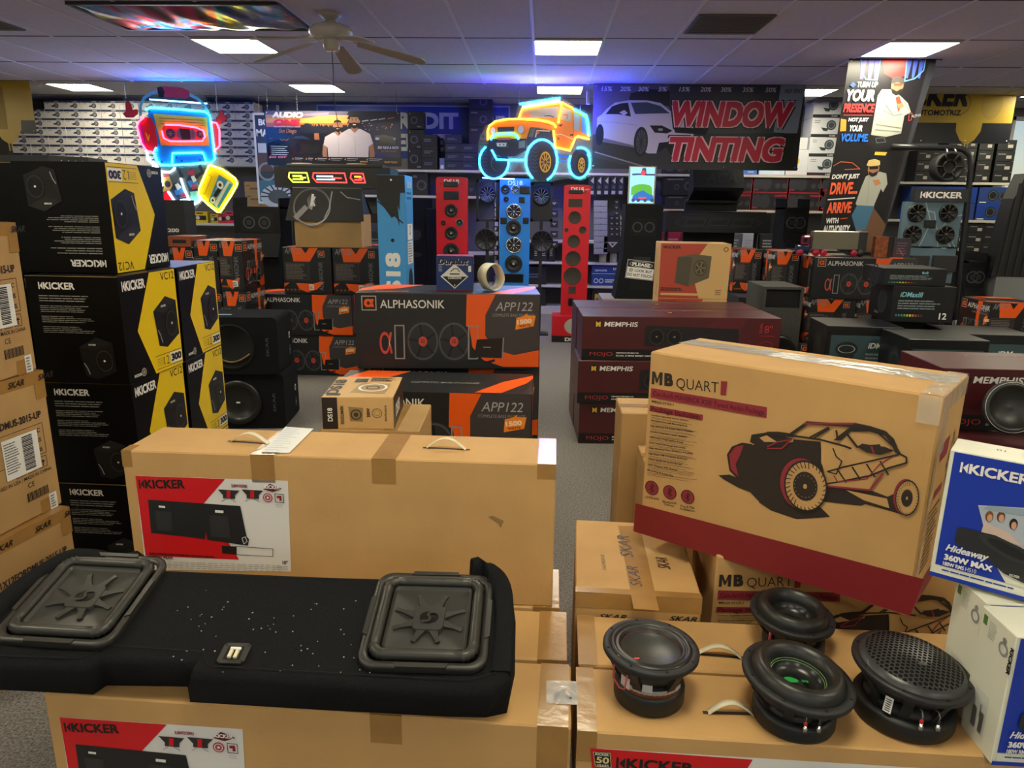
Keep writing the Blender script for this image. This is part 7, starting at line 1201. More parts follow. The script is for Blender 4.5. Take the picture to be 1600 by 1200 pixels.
# ================================================================ display towers
def tower(name, Y, rect, m, label, circles, rects, th=.10, z0=.0, plinth=None, logo='DS18', base=True):
    x, z_, w_, h_ = rc(*rect, Y); top = z_+h_; h_ = top-z0; W = pose(x+w_/2, Y, z0); t = thing(name, W, label, 'speaker display'); b = MB(W); r = .035; pts = []
    for cx_, cz_, a in ((w_/2-r, h_-r, 0), (-w_/2+r, h_-r, 90)):
        for i in range(7): q_ = math.radians(a+15*i); pts.append((cx_+r*math.cos(q_), cz_+r*math.sin(q_)))
    pts += [(-w_/2, 0), (w_/2, 0)]; b.M = Matrix(((1, 0, 0, 0), (0, 0, -1, 0), (0, 1, 0, 0), (0, 0, 0, 1))); b.prism(pts, -th, 0, m); b.M = Matrix(); b.build('panel', t)
    b = MB(W); b.face('F', w_, th, h_); b.txt(logo, w_/2, h_-.078, .052, paper, w=w_*.48, bold=.02, al='C', l=3)
    for u, v in ((.06, h_-.08), (w_-.06, h_-.08)): b.ell(u, v, .008, black, 2, n=8)
    b.M = Matrix(); b.build('logo', t); k = 0
    for (px_, py_, rp, kind) in circles:
        c_ = aY(px_, py_, Y); r_ = rp*Y*.97/FPX; u, v = c_.x-x-w_/2, c_.z-z0; b = MB(W); b.M = Matrix.Translation((u, 0, v)) @ Matrix.Rotation(PI/2, 4, 'X')
        if kind == 'hole': b.lathe([(r_*1.05, 0), (r_*1.05, .002), (r_, .003), (r_*.98, .0008), (.0001, .0008)], mat('cutout_grey_brown', '#3a342e', .9), 28); b.build('cutout', t)
        elif kind == 'oval': b.lathe([(r_, .0012), (.0001, .0014)], mat('cutout_grey_brown', '#3a342e', .9), 28); o = b.build('cutout', t)
        else:
            dm = {'blk': blkm, 'chr': steel, 'grey': mat('grey_tweeter', '#6d7072', .4)}[kind]
            b.lathe([(r_, 0), (r_, .012), (r_*.90, .018), (r_*.84, .014)], dm, 28); b.lathe([(r_*.84, .010), (r_*.72, .016), (r_*.62, .008), (r_*.25, -.004 if 0 else .003), (r_*.24, .012), (.0001, .018)], blk, 24, True); 
            if kind == 'chr' or rp > 16:
                for i in range(8): a = 2*PI*i/8; b.tube([(r_*.25*math.cos(a), r_*.25*math.sin(a), .016), (r_*.85*math.cos(a), r_*.85*math.sin(a), .018)], .004, dm, 5)
            b.M = b.M @ Matrix.Translation((0, 0, .018)); b.ell(0, 0, r_*.15, silver, 1, n=10); b.build('speaker_driver', t)
    for (a_, c_, d_, e_, kind) in rects:
        X_, Z_, w2, h2 = rc(a_, c_, d_, e_, Y); b = MB(W); b.M = Matrix.Translation((X_-x-w_/2, 0, Z_-z0))
        if kind == 'hole': b.box(0, -.0015, 0, w2, 0, h2, mat('cutout_grey_brown', '#3a342e', .9)); b.build('cutout', t)
        else: b.box(0, -.012, 0, w2, 0, h2, blk, .004); b.box(.01, -.0135, .01, w2-.01, -.012, h2-.01, mat('dark_screen', '#14181c', .15)); b.build('head_unit', t)
    return t
redl = mat('red_laminate', '#c01024', .35); bll = mat('blue_laminate', '#1f7fd8', .35)
tower('speaker_display_board', 8.95, (683, 277, 730, 440), redl, 'red display panel fitted with black speakers, left of the blue one', [(705, 329, 10.2, 'blk'), (692.5, 348, 3.6, 'blk'), (718, 348, 6.2, 'grey'), (705, 364.5, 10.3, 'blk'), (705, 392, 12.5, 'blk')], [(693.5, 284, 716, 292, 'u'), (693.5, 299, 717, 312, 'u')])
tower('speaker_display_board', 8.97, (780, 279, 829, 450), bll, 'blue display panel in the centre with chrome and black speakers', [(789.5, 296, 7, 'blk'), (805, 296, 6.5, 'chr'), (791, 311.5, 4, 'blk'), (803, 330.5, 12.2, 'chr'), (802.5, 356, 12, 'blk'), (803, 383, 13, 'chr'), (802.5, 412, 14, 'blk')], [(812, 291, 828, 303, 'u'), (811, 308, 820, 317, 'u'), (782, 340, 792, 350, 'u'), (817, 340, 826, 350, 'u'), (786, 428, 818, 441, 'u')])
t = tower('speaker_display_board', 8.70, (876, 289, 923.5, 484), redl, 'red display panel with empty round cutouts, right of the blue one', [(898, 340, 9.5, 'hole'), (885, 359.5, 3, 'hole'), (910.5, 359.5, 5.5, 'hole'), (896.5, 377, 9.5, 'hole'), (895.5, 404, 11.5, 'hole'), (894.5, 431.5, 13.5, 'hole')], [(888.5, 297, 911, 302.5, 'u'), (888, 311, 910, 323.5, 'hole'), (888, 447.5, 900, 459, 'hole'), (887.5, 466, 897, 478, 'u')], z0=.325)
x, z_, w_, h_ = rc(862, 484, 922, 530, 8.65); W = pose(x+w_/2, 8.62, 0); t = thing('red_base_box', W, 'red and black base box on the carpet under the right red panel', 'speaker display'); b = MB(W); b.box(-w_/2, 0, .075, w_/2, .3, .324, redl, .004); b.box(-w_/2, 0, 0, w_/2, .3, .074, blk); b.build('cabinet', t); b = MB(W); b.face('F', w_, .3, .32); b.ell(w_*.60, .20, .125, flat('#a8a49a', .4), 1, .10); b.txt('DS18', w_*.35, .015, .045, paper, w=.2, bold=.04); b.M = Matrix(); b.build('printed_face', t)
# black speaker frames hanging beside the blue panel
for (pa, pb, pc, pd, lb) in ((744, 281, 779, 346, 'left'), (829, 286, 864, 346, 'right')):
    x, z_, w_, h_ = rc(pa, pb, pc, pd, 9.1); W = pose(x, 9.1, z_); t = thing('open_frame_display', W, 'black open frame holding a finned speaker, %s of the blue panel' % lb, 'speaker display'); b = MB(W)
    for q_ in ((0, 0, w_, .03), (0, h_-.03, w_, h_), (0, 0, .03, h_), (w_-.03, 0, w_, h_)): b.box(q_[0], 0, q_[1], q_[2], .05, q_[3], blkm)
    if lb == 'right': b.box(.03, .03, .03, w_-.03, .045, h_*.75, bkc)
    b.box(w_/2-.02, .02, -z_, w_/2+.02, .045, 0, blkm); b.box(w_/2-.12, -.05, -z_, w_/2+.12, .15, -z_+.02, blkm); b.build('frame', t)
    def drv(px_, py_, rp, nm='speaker_driver'):
        c_ = aY(px_, py_, 9.1); r_ = rp*9.1*.97/FPX; b = MB(W); b.M = Matrix.Translation((c_.x-x, .0, c_.z-z_)) @ Matrix.Rotation(PI/2, 4, 'X'); b.lathe([(r_, -.02), (r_, .012), (r_*.88, .02), (r_*.82, .01), (r_*.3, -.005), (.0001, .004)], blk, 30)
        for i in range(12): a = 2*PI*i/12; b.tube([(r_*.2*math.cos(a), r_*.2*math.sin(a), .012), (r_*.86*math.cos(a), r_*.86*math.sin(a), .016)], .0045, mat('grey_fin', '#77797c', .4) if rp < 14 else blkm, 5)
        b.build(nm, t)
    drv(762 if lb == 'left' else 846, 304 if lb == 'left' else 307, 13); drv(759 if lb == 'left' else 847, 374 if lb == 'left' else 377, 17.5)
# ---- dark tower column with tablet, notice
W = pose(aY(1003, 400, 8.6).x, 8.6, .55); t = thing('console_enclosure', W, 'tall dark enclosure column under the lit pale blue poster, with the notice card', 'subwoofer enclosure')
b = MB(W); b.prism([(-.22, 0), (.22, 0), (.22, .38), (-.22, .38)], .55, 1.10, felt2); b.M = Matrix(((1, 0, 0, 0), (0, 0, -1, 0), (0, 1, 0, 0), (0, 0, 0, 1))); b.prism([(-.30, .0), (.30, .0), (.27, .2), (.22, .56), (-.22, .56), (-.27, .2)], -.40, .02, felt2); b.M = Matrix(); b.build('cabinet', t)
b = MB(W); b.face('F', 0, 0, 0); b.rect(-.15, .74, .30, .20, mat('cutout_black', '#030303', .9), 1)
for u in (-.07, .07): b.ring(u, .84, .045, .06, flat('#2c3038'), 2)
b.M = Matrix.Translation((0, -.02, 0)) @ b.M; b.rect(-.12, .10, .24, .14, mat('cutout_black', '#030303', .9), 1); b.rect(-.1, .42, .2, .08, flat('#101114'), 1); b.build('recess', t)
b = MB(pose(aY(1003, 400, 8.6).x, 8.55, 0)); b.box(-.45, 0, 0, .9, .6, .55, pegm)
for i in range(18):
    for j in range(7): b.box(-.42+i*.07, -.001, .06+j*.07, -.412+i*.07, .001, .068+j*.07, flat('#4a463e'))
tag(b.build('pegboard_plinth'), 'beige pegboard plinth under the dark tower column', 'plinth')
c_ = aY(1000, 422, 8.45); W = pose(c_.x+.01, 8.574, c_.z-.12, 0, 0, .10); b = MB(W); b.box(-.165, 0, 0, .165, .004, .22, white); b.M = Matrix(((1, 0, 0, -.165), (0, 0, -1, 0), (0, 1, 0, 0), (0, 0, 0, 1))); b.line([(.006, .006), (.324, .006), (.324, .214), (.006, .214)], .006, black, 1, True); b.rect(.01, .135, .31, .075, black, 1); b.ell(.165, .172, .135, white, 2, .034); b.ell(.165, .172, .130, black, 3, .030)
b.txt('PLEASE', .165, .153, .038, white, w=.21, bold=.05, al='C', l=4); b.txt('LOOK BUT', .10, .085, .032, black, w=.205, bold=.02); b.ring(.055, .10, .016, .022, black, 2); b.ell(.055, .10, .008, black, 2); b.txt('DO NOT TOUCH', .165, .03, .034, black, w=.29, bold=.02, al='C'); b.M = Matrix(); tag(b.build('notice_card'), 'white notice card reading PLEASE LOOK BUT DO NOT TOUCH', 'sign')
x, z_, w_, h_ = rc(981, 260, 1026, 318, 8.75); W = pose(x, 8.75, 1.652); h_ = z_+h_-1.652; t = thing('lit_tablet_poster', W, 'bright pale blue lit poster of trucks standing on the dark tower column', 'display screen'); b = MB(W); b.box(0, 0, 0, w_, .06, h_, mat('cream_frame', '#b8b090', .5), .004); b.build('frame', t)
scr = mat('lit_screen_blue', '#8fd0f0', .3, emit=.9); scg = mat('lit_screen_green', '#5cb040', .3, emit=.6); scb = mat('lit_screen_truck', '#2a6ab8', .3, emit=.7); scd = mat('lit_screen_dark', '#3a4a70', .3, emit=.5); scr2 = mat('lit_screen_red', '#e04858', .3, emit=.7)
b = MB(W); b.face('F', 0, 0, 0); b.rect(.012, .012, w_-.03, h_-.024, scr, 1); b.poly([(.03, .10), (.03, .19), (.08, .22), (.16, .23), (.24, .22), (w_-.04, .19), (w_-.03, .09)], scg, 2); b.poly([(.05, .04), (.05, .09), (.10, .13), (.17, .16), (.23, .12), (.29, .10), (.30, .04)], scb, 3)
for u in (.06, .12, .20, .28): b.ell(u, .045, .022, scd, 4, n=12)
b.rect(.12, .06, .09, .02, scr2, 5); b.poly([(.13, .34), (.20, .34), (.19, .41), (.15, .41)], scd, 3); b.ell(.16, .355, .028, scr2, 4); b.line([(.04, .335), (.12, .34), (.20, .335), (.29, .335)], .02, scd, 3); b.M = Matrix(); b.build('screen', t)
# ---- black UTV roof enclosures
pc = mat('black_powdercoat', '#17181a', .5)
def roof(px0, px1, pyt, pyb, Y, label, ports, legs):
    x, z_, w_, h_ = rc(px0, pyt, px1, pyb, Y); W = pose(x, Y, z_); t = thing('roof_speaker_box', W, label, 'speaker enclosure'); b = MB(W); b.prism([(0, .1), (.08, 0), (w_-.08, 0), (w_, .1), (w_-.06, .5), (.06, .5)], 0, h_*.72, pc); b.box(.12, .08, h_*.72, w_-.12, .45, h_*.78, blkm, .006); b.build('cabinet', t)
    b = MB(W); b.face('F', 0, 0, 0); b.line([(.3, h_*.2), (w_-.3, h_*.2), (w_-.2, h_*.36), (w_-.3, h_*.55), (.3, h_*.55), (.2, h_*.36)], .012, flat('#2b2d30'), 1, True)
    for k in range(3): u = .30+k*(w_-.6)/3; b.line([(u+.02, h_*.26), (u+(w_-.6)/3-.04, h_*.26), (u+(w_-.6)/3-.01, h_*.48), (u+.05, h_*.48)], .010, flat('#34373b'), 2, True)
    b.M = Matrix(); b.build('front_grille', t)
    for u in ports: portring(t, W, w_*u, .26, h_*.785, .11)
    b = MB(W)
    for u in (.1, .9): b.box(w_*u-.02, .35, -z_, w_*u+.02, .40, 0, blk)
    b.box(w_*.1, .30, -z_, w_*.9, .45, -z_+.02, blk); b.build('support_frame', t); return t
roof(1030, 1217, 322, 362, 9.6, 'long black roof speaker box with two wooden ports above the tan box', (.14, .82), 0)
x, z_, w_, h_ = rc(1080, 274, 1160, 300, 9.9); W = pose(x, 9.75, 1.72); t = thing('moulded_top_enclosure', W, 'angled black moulded enclosure on top of the roof speaker box', 'speaker enclosure'); b = MB(W); b.M = Matrix(((0, 0, 1, 0), (1, 0, 0, 0), (0, 1, 0, 0), (0, 0, 0, 1))); b.prism([(0, .16), (.02, .12), (.30, 0), (.34, 0), (.34, .42), (.14, .42)], 0, w_, pc); b.M = Matrix(); b.build('cabinet', t)
b = MB(W); b.M = Matrix.Translation((.04, -.003, .17)) @ Matrix.Rotation(math.radians(62), 4, 'X'); b.txt('ACA', .12, .06, .14, flat('#2f3236'), w=w_*.62, bold=.0, shear=.2); b.build('embossed_letters', t)
b = MB(pose(x+w_/2, 9.78, 0)); b.box(-.35, .35, 0, .35, .42, 1.72, blkm); b.box(-.35, .2, 1.69, .35, .35, 1.719, blkm); tag(b.build('display_stand'), 'black stand behind the roof speaker box', 'stand')
roof(1150, 1217, 398, 442, 9.2, 'lower black roof speaker box with a wooden port beside the tan box', (.5,), 0)
# ---- FORD consoles
def console(px0, px1, pyt, pyb, Y, z0, label, rz=0, badge=True):
    x, z_, w_, h_ = rc(px0, pyt, px1, pyb, Y); top = z_+h_; h_ = top-z0; W = pose(x+w_/2, Y, z0, rz); t = thing('console_enclosure', W, label, 'subwoofer enclosure'); b = MB(W)
    b.M = Matrix(((0, 0, 1, 0), (1, 0, 0, 0), (0, 1, 0, 0), (0, 0, 0, 1))); k = h_
    b.prism([(0, 0), (.45, 0), (.45, k-.10), (.30, k-.10), (.10, k-.10), (.10, k-.38), (-.03, k-.62), (0, k-.64)][::1], -w_/2, w_/2, felt2)
    for s_ in (-w_/2, w_/2-.015): b.prism([(.10, k-.12), (.45, k-.12), (.47, k), (.12, k-.01)], s_, s_+.015, felt2)
    b.M = Matrix(); b.build('cabinet', t); b = MB(W); b.M = Matrix.Translation((-w_/2, .10, 0)) @ Matrix(((1, 0, 0, 0), (0, 0, -1, 0), (0, 1, 0, 0), (0, 0, 0, 1))); b.rect(w_*.15, k-.36, w_*.7, .19, mat('cutout_black', '#030303', .9), 2)
    for u in (.33, .66): b.ring(w_*u, k-.265, .050, .065, flat('#3a3f48'), 3); b.ell(w_*u, k-.265, .03, flat('#15181c'), 3)
    b.build('driver_recess', t)
    if badge: b = MB(W); b.M = Matrix.Translation((-w_/2, -.03, k-.62)) @ Matrix.Rotation(math.radians(61), 4, 'X'); b.rect(w_*.06, .01, w_*.88, .25, flat('#4a4e54', .5), 1); b.txt('FORD' if badge is True else badge, w_/2, .09, .06, black, w=w_*.42, bold=.04, al='C', l=3); b.ring(w_/2, .12, .125, .13, black, 2, k=.5); b.build('angled_badge', t)
    return t
console(1217, 1272, 310, 470, 8.2, .30, 'dark carpeted console enclosure left of the vertical banner, above the toy truck')
b = MB(pose(aY(1244, 400, 8.2).x, 8.15, 0)); b.box(-.3, 0, 0, .3, .6, .299, blkm); tag(b.build('display_plinth'), 'low black plinth under the console enclosure by the banner', 'plinth')
console(1497, 1555, 395, 560, 7.80, .0, 'dark carpeted console enclosure right of the speaker display stand')
console(369, 430, 308, 470, 7.6, .0, 'green-lit dark console enclosure with twin ports behind the bass package boxes', badge=False)
console(1176, 1216, 318, 430, 9.0, .25, 'narrow dark console enclosure beside the roof speaker box', badge=False) if False else None
for i in range(2): shelfbox('red_card_package', aY(1562, 428, 9.0).x, 9.0, .95+i*.125, .18, .06, .10, flat('#8a1c28'), lambda b, w_, h_: b.txt('TORO', w_*.2, h_*.3, h_*.35, paper, w=w_*.6, bold=.04), 'red package on a hook at the right end, %s one' % ('lower', 'upper')[i], None)
b = MB(pose(aY(1562, 428, 9.0).x, 9.07, 0)); b.box(-.03, 0, 0, .03, .05, 1.25, shelfm); b.box(-.1, -.07, .93, .1, 0, .949, shelfm); b.box(-.1, -.07, 1.055, .1, 0, 1.074, shelfm); tag(b.build('hook_stand'), 'thin white post holding the two red packages', 'stand')
# ---- dark ported box in front of the right cluster
x, z_, w_, h_ = rc(1184, 449, 1251, 540, 5.9); W = pose(x+w_/2+.02, 5.9, 0, 0); top = z_+h_; w_ += .02; t = thing('slot_port_enclosure', W, 'dark grey slot port subwoofer enclosure between the oxblood boxes and the right bass boxes', 'subwoofer enclosure'); b = MB(W)
gy = mat('dark_grey_carpet', '#3c3b39', .9, noise=.2, scale=80); sp = top-.0; b.box(-w_/2, .02, 0, w_/2, .5, sp, gy, .004); b.box(-w_/2, 0, 0, -w_/2+.02, .02, sp, gy); b.box(w_/2-.02, 0, 0, w_/2, .02, sp, gy); b.box(-w_/2+.02, 0, sp-.02, w_/2-.02, .02, sp, gy); b.box(-w_/2+.02, 0, 0, w_/2-.02, .02, sp-.17, gy); b.build('cabinet', t)
b = MB(W); b.M = Matrix.Translation((0, -.001, sp*.5-.05)) @ Matrix.Rotation(PI/2, 4, 'X'); b.lathe([(.155, 0), (.155, .012), (.14, .02), (.12, .024), (.10, .012), (.03, -.0), (.0001, .01)], rubber, 36); b.build('subwoofer', t)
b = MB(W); b.face('F', w_, 0, 0); b.M = Matrix.Translation((0, .0195, 0)) @ b.M; b.rect(.02, sp-.17, w_-.04, .15, mat('cutout_black', '#030303', .9), 1); b.build('port_slot', t)
# ---- tan and red boxes
def kt(z, label, P=[]):
    W = pose(1.235, 5.9, z, -.035); w_, d_, h_ = .56, .34, .445
    if P: return dup(P[0], W, label)
    b = MB(W); tn = mat('tan_card', '#c9a36a', .5); b.box(-w_/2, 0, 0, w_/2, d_, h_-.001, tn, .003); b.face('F', w_, d_, h_); b.poly([(.003, .003), (.33, .003), (.25, .26), (.37, h_-.003), (.003, h_-.003)], flat('#a8402e', .4), 1); klogo(b, .02, h_-.045, .025, blackp, .14, 2)
    dk2 = flat('#5a5240', .5); b.poly([(.13, .13), (.24, .10), (.40, .17), (.41, .345), (.27, .36), (.14, .335)], dk2, 3); b.poly([(.13, .13), (.24, .10), (.255, .335), (.14, .335)], flat('#4a4434', .5), 4); b.ell(.325, .25, .052, flat('#3c3628'), 4, .065); b.ring(.325, .25, .040, .044, flat('#7a6c50'), 5, k=1.2)
    for i in range(5): a = 2*PI*i/5; b.line([(.325+.01*math.cos(a), .25+.01*math.sin(a)), (.325+.04*math.cos(a), .25+.05*math.sin(a))], .010, flat('#7a6c50'), 5)
    b.lines(.02, .06, .18, .03, 2, blackp, 2, rag=.1); b.rect(.02, .025, .30, .018, tn, 2); b.ring(w_-.04, h_-.045, .012, .020, flat('#8a4a30'), 1); b.lines(w_-.10, .03, .06, .05, 3, flat('#7a5a38'), 1)
    b.face('L', w_, d_, h_); b.lines(.06, .2, .12, .2, 12, flat('#8a6a44'), 1, fill=.3); b.rect(.2, .0, .03, .1, flat('#8a6a44'), 1)
    b.face('T', w_, d_, h_); b.rect(.1, .1, .3, .05, flat('#6a3a8a'), 1); b.M = Matrix(); o = tag(b.build('tan_subwoofer_box'), label, 'retail box', 'tan and red subwoofer boxes behind the oxblood boxes'); P.append(o); return o
for i in range(3): kt(.445*i-.0, 'tan and red subwoofer box behind the oxblood boxes, %s' % ('lowest, hidden', 'second, only its upper edge showing', 'topmost')[i])
# ---- teal and black iD boxes
tl = flat('#33474c', .4)
def idb(x, y, z, w_, d_, h_, rz, label, big=True):
    W = pose(x, y, z, rz); b = MB(W); b.box(-w_/2, 0, 0, w_/2, d_, h_-.001, mat('black_card', '#101214', .38), .003); b.face('F', w_, d_, h_)
    if big: b.rect(w_*.06, h_*.06, w_*.88, h_*.78, tl, 1); b.ell(w_*.28, h_*.60, w_*.15, flat('#1b2225'), 2, h_*.13); b.ring(w_*.28, h_*.60, w_*.10, w_*.115, silver, 3, k=.5); b.poly([(w_*.17, h_*.50), (w_*.39, h_*.50), (w_*.34, h_*.22), (w_*.22, h_*.22)], flat('#1b2225'), 2); b.txt('iDMax', w_*.56, h_*.62, h_*.10, paper, w=w_*.28, bold=.03, shear=.2); b.lines(w_*.54, h_*.15, w_*.36, h_*.40, 6, flat('#7d8a8c'), 2, rag=.1)
    else: b.txt('iDMaxIII' if h_ > .2 else '8x8', w_*.12 if h_ > .2 else w_*.60, h_*.70, h_*.14, flat('#7ab8c8'), w=w_*.36 if h_ > .2 else w_*.1, bold=.02, shear=.2 if h_ > .2 else 0); b.lines(w_*.1, h_*.35, w_*.7, h_*.28, 4, flat('#6a767a'), 1, rag=.2); [b.rect(w_*(.08+i*.045), h_*.16, w_*.03, h_*.06, flat(c_), 1) for i, c_ in enumerate(('#3a6a78', '#3f7a80', '#4a8a78', '#6a9a60', '#b0c060', '#e0c850', '#c08040', '#a05030', '#704030', '#503030'))]; (b.txt('12', w_*.78, h_*.10, h_*.18, paper, bold=.02) if h_ > .2 else None)
    b.face('L', w_, d_, h_); b.ell(d_*.6, h_*.5, d_*.22, flat('#1d2123'), 1, h_*.32); b.ring(d_*.6, h_*.5, d_*.15, d_*.18, flat('#33393c'), 2, k=1.2); b.txt('iDMax', d_*.3, h_*.12, h_*.08, silver, shear=.2); b.M = Matrix(); return tag(b.build('teal_subwoofer_box'), label, 'retail box', 'black and teal subwoofer boxes')
idb(2.80, 5.35, .81, .44, .42, .265, -.06, 'black and teal box marked 12, on the teal boxes', False); idb(2.72, 5.36, 1.077, .44, .40, .125, -.05, 'slim black box with a colour scale on top of the box marked 12', False)
idb(2.30, 5.1, .40, .52, .42, .41, -.06, 'teal-fronted box left below the box marked 12'); idb(2.62, 4.62, .40, .50, .42, .41, -.04, 'teal-fronted box nearest the camera, below the box marked 12'); idb(3.20, 5.1, .36, .56, .42, .41, -.05, 'teal-fronted box right below the box marked 12')
for i, (x, y) in enumerate(((2.30, 5.1), (2.62, 4.62), (3.20, 5.1))): idb(x, y, 0, .54, .42, (.40, .40, .36)[i], -.05, 'black and teal box on the floor, bottom of the %s stack' % ('left', 'nearest', 'right')[i])
idb(2.80, 5.53, 0, .30, .28, .81, 0, 'tall black box supporting the box marked 12')
# ---- toy truck and small things on the right bass box
top_z = .79+.39; c_ = aY(1303, 398, 7.0); W = pose(c_.x, 7.0, top_z+.001, -.03); t = thing('toy_semi_truck', W, 'toy semi truck with a shiny trailer on the right bass package box', 'toy truck')
b = MB(W); b.box(-.20, .02, .065, .22, .12, .235, mat('silver_foil_trailer', '#9a9484', .2, metal=.6), .004); b.build('trailer', t); b = MB(W); b.box(.22, .02, .05, .30, .12, .235, flat('#23262c'), .004); b.build('trailer_tail', t)
b = MB(W); b.box(-.34, .03, .04, -.22, .11, .10, flat('#20305a', .25), .01); b.box(-.29, .03, .10, -.22, .11, .19, flat('#7a2038', .25), .012); b.box(-.285, .025, .13, -.25, .115, .165, flat('#1a1d24', .1)); b.build('cab', t); b = MB(W); b.box(-.33, .05, .03, .28, .09, .05, blk); b.build('chassis', t)
for x in (-.31, -.16, -.09, .19, .25):
    b = MB(W); b.M = Matrix.Translation((x, .015, .032)) @ Matrix.Rotation(-PI/2, 4, 'X'); b.lathe([(.0001, 0), (.018, 0), (.020, .002), (.031, .002), (.032, .024), (.0001, .024)], mat('toy_wheel_red', '#a01838', .3) if x < .22 else blk, 18); b.build('wheel', t)
W = pose(c_.x+.52, 7.02, top_z+.001, 0); b = MB(W); b.box(-.14, 0, 0, -.02, .06, .19, mat('spark_print_card', '#8a4a2a', .4, noise=.6, scale=30)); b.box(-.02, 0, 0, .03, .06, .19, blk); b.box(.03, -.01, 0, .19, .05, .18, flat('#3a3440')); b.face('F'); b.M = Matrix(((1, 0, 0, .03), (0, 0, -1, -.01), (0, 1, 0, 0), (0, 0, 0, 1))); b.lines(.03, .03, .1, .12, 5, flat('#8a7a98'), 1, fill=.2); b.line([(.05, .08), (.10, .02)], .006, flat('#d05070'), 2); b.M = Matrix(); tag(b.build('brochure_box'), 'small brochure holder with spark print beside the toy truck', 'brochure holder')
# ---- speaker display stand
x, z_, w_, h_ = rc(1404, 316, 1506, 385, 7.38); W = pose(x, 7.38, 0); top = aY(1500, 316, 7.38).z; t = thing('speaker_display_stand', W, 'grey display stand with four marine speakers and a curved black tube frame', 'speaker display')
stl = mat('steel_blue_panel', '#5c7686', .4); z1 = aY(1450, 385, 7.38).z; b = MB(W); b.box(0, 0, z1, w_, .05, top, stl); b.box(0, 0, z1-.36, w_, .05, z1-.02, stl); b.build('panel', t)
b = MB(W); b.box(.08, -.02, top, w_+.02, .06, top+.125, flat('#2a2e34', .4)); b.M = Matrix.Translation((0, -.02, 0)) @ Matrix(((1, 0, 0, 0), (0, 0, -1, 0), (0, 1, 0, 0), (0, 0, 0, 1))); klogo(b, .13, top+.035, .06, white, .40, 2); b.build('header_sign', t)
b = MB(W); b.M = Matrix(((1, 0, 0, 0), (0, 0, -1, 0), (0, 1, 0, 0), (0, 0, 0, 1))); lg = flat('#9ab0bc')
for pts in ([(.05, top-.05), (.3, top-.10), (.34, top-.25), (.45, top-.35), (.5, z1)], [(w_, top-.12), (.45, top-.15), (.36, top-.3), (.38, z1)], [(.2, top-.0), (.28, top-.2), (.2, z1)], [(w_-.1, top-.3), (w_-.02, z1)]): b.line(pts, .010, lg, 1)
b.build('printed_wave', t)
for i, (px_, py_) in enumerate(((1432, 333), (1481, 333), (1425, 366), (1476, 367))):
    c_ = aY(px_, py_, 7.38); r_ = .088; b = MB(W); b.M = Matrix.Translation((c_.x-x, 0, c_.z)) @ Matrix.Rotation(PI/2, 4, 'X'); b.lathe([(r_, 0), (r_, .02), (r_*.9, .028), (r_*.86, .018), (r_*.3, .006), (.0001, .012)], blk, 30)
    for k in range(8): a = 2*PI*k/8; b.tube([(r_*.2*math.cos(a), r_*.2*math.sin(a), .024), (r_*.6*math.cos(a+.15), r_*.6*math.sin(a+.15), .030), (r_*.9*math.cos(a), r_*.9*math.sin(a), .026)], .006, blkm, 5)
    b.lathe([(r_*.22, .02), (r_*.2, .032), (.0001, .034)], blkm, 16); b.build('speaker_driver', t)
for (pa, pb, pc_, pd, nm_) in ((1443, 344, 1462, 356, 'controller'),): X_, Z_, w2, h2 = rc(pa, pb, pc_, pd, 7.38); b = MB(W); b.box(X_-x, -.02, Z_, X_-x+w2, 0, Z_+h2, blk, .004); b.build(nm_, t)
for (pa, pb, pc_, pd) in ((1418, 399, 1450, 422), (1453, 399, 1493, 424)): X_, Z_, w2, h2 = rc(pa, pb, pc_, pd, 7.38); b = MB(W); b.box(X_-x, -.05, Z_, X_-x+w2, 0, Z_+h2, flat('#2b2d31', .4), .006); b.face('F'); b.build('amplifier', t)
b = MB(W); q_ = [aY(*p, 7.42) for p in ((1493, 500), (1500, 430), (1512, 330), (1519, 260), (1517, 243), (1508, 234), (1496, 231), (1440, 230), (1395, 229))]; b.tube([(p.x-x, .06, p.z) for p in q_], .028, mat('black_tube_frame', '#23262a', .3), 12); b.box(.0, .04, 0, .05, .09, z1, blk); b.box(w_-.03, .04, 0, w_+.02, .09, z1, blk); b.box(0, -.02, 0, w_+.1, .3, .03, blk)
p0 = q_[0]; b.tube([(p0.x-x, .06, p0.z), (p0.x-x-.02, .06, .03)], .028, mat('black_tube_frame', '#23262a', .3), 12); b.build('tube_frame', t)
c_ = aY(1482, 264, 7.38); b = MB(W); r_ = .14; b.M = Matrix.Translation((c_.x-x, -.0, c_.z+.02)) @ Matrix.Rotation(PI/2, 4, 'X'); b.lathe([(r_, -.1), (r_, .02), (r_*.86, .03), (r_*.8, .012), (r_*.5, -.0), (.0001, .0)], blkm, 32)
for k in range(6): a = 2*PI*k/6; b.tube([(r_*.4*math.cos(a), r_*.4*math.sin(a), .014), (r_*.9*math.cos(a), r_*.9*math.sin(a), .028)], .008, blkm, 6)
b.tube([(r_*.42*math.cos(2*PI*i/24), r_*.42*math.sin(2*PI*i/24), .014) for i in range(24)], .009, blk, 6, True); b.build('tower_pod_speaker', t)
b = MB(W)
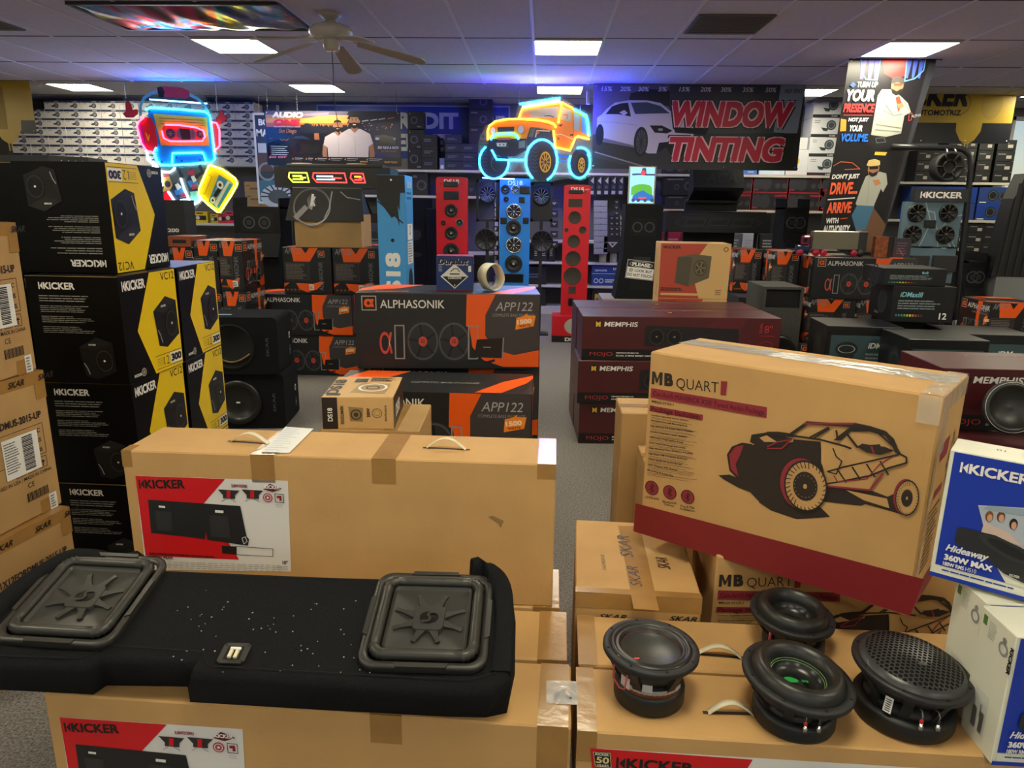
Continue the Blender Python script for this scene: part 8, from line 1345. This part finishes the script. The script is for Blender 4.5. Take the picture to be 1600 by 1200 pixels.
for px_ in (1481, 1494): p = aY(px_, 236, 7.38); b.M = Matrix.Translation((p.x-x, .06, p.z-.02)); b.tube([(0, -.05, -.03), (0, -.05, .03), (0, 0, .05), (0, .03, .03)], .010, steel, 8)
b.build('chrome_clamp', t)
# ---- tall black pillar at the right edge
p = aY(1580, 300, 7.8); W = pose(p.x+.30, 7.8, 0); b = MB(W); b.M = Matrix(((1, 0, 0, 0), (0, 0, -1, 0), (0, 1, 0, 0), (0, 0, 0, 1))); b.prism([(-.36, .95), (.4, .95), (.4, 2.0), (-.18, 2.0), (-.26, 1.75)], -.2, 0, mat('ribbed_black', '#101113', .5))
for i in range(8): b.prism([(-.30+i*.08, .96), (-.28+i*.08, .96), (-.22+i*.07, 1.9), (-.24+i*.07, 1.9)], 0, .008, blkm)
b.prism([(-.3, 0), (.4, 0), (.4, .95), (-.3, .95)], -.2, 0, flat('#77797c', .5)); tag(b.build('ribbed_speaker_column'), 'ribbed black speaker column on a grey base at the right edge', 'tower speaker')
# black roof box at far left top
x, z_, w_, h_ = rc(-60, 232, 112, 257, 5.2); W = pose(x, 5.2, 1.755); t = thing('roof_speaker_box', W, 'black roof speaker box with slotted corner below the white amplifier boxes', 'speaker enclosure'); b = MB(W); b.prism([(0, 0), (w_-.18, 0), (w_, .18), (w_-.05, .5), (0, .5)], 0, .16, pc); b.build('cabinet', t)
b = MB(W); b.face('F', 0, 0, 0)
for u in (.25, .52): b.line([(u, .03), (u+.20, .03), (u+.20, .09), (u+.0, .09)], .008, flat('#4a4c50'), 1, True)
b.M = Matrix.Translation((w_-.18, 0, 0)) @ Matrix.Rotation(PI/4, 4, 'Z') @ Matrix(((1, 0, 0, 0), (0, 0, -1, 0), (0, 1, 0, 0), (0, 0, 0, 1)))
for i in range(4): b.line([(.03+i*.045, .03), (.08+i*.045, .13)], .007, flat('#8d9094'), 1)
b.M = Matrix(); b.build('front_grille', t); portring(t, W, w_-.35, .25, .162, .09)
b = MB(pose(x+.3, 5.22, 0)); b.box(-.3, .05, 0, w_-.4, .40, 1.754, mat('dark_plinth', '#1e1f22', .7)); tag(b.build('dark_plinth'), 'dark plinth under the far left roof speaker box', 'plinth')
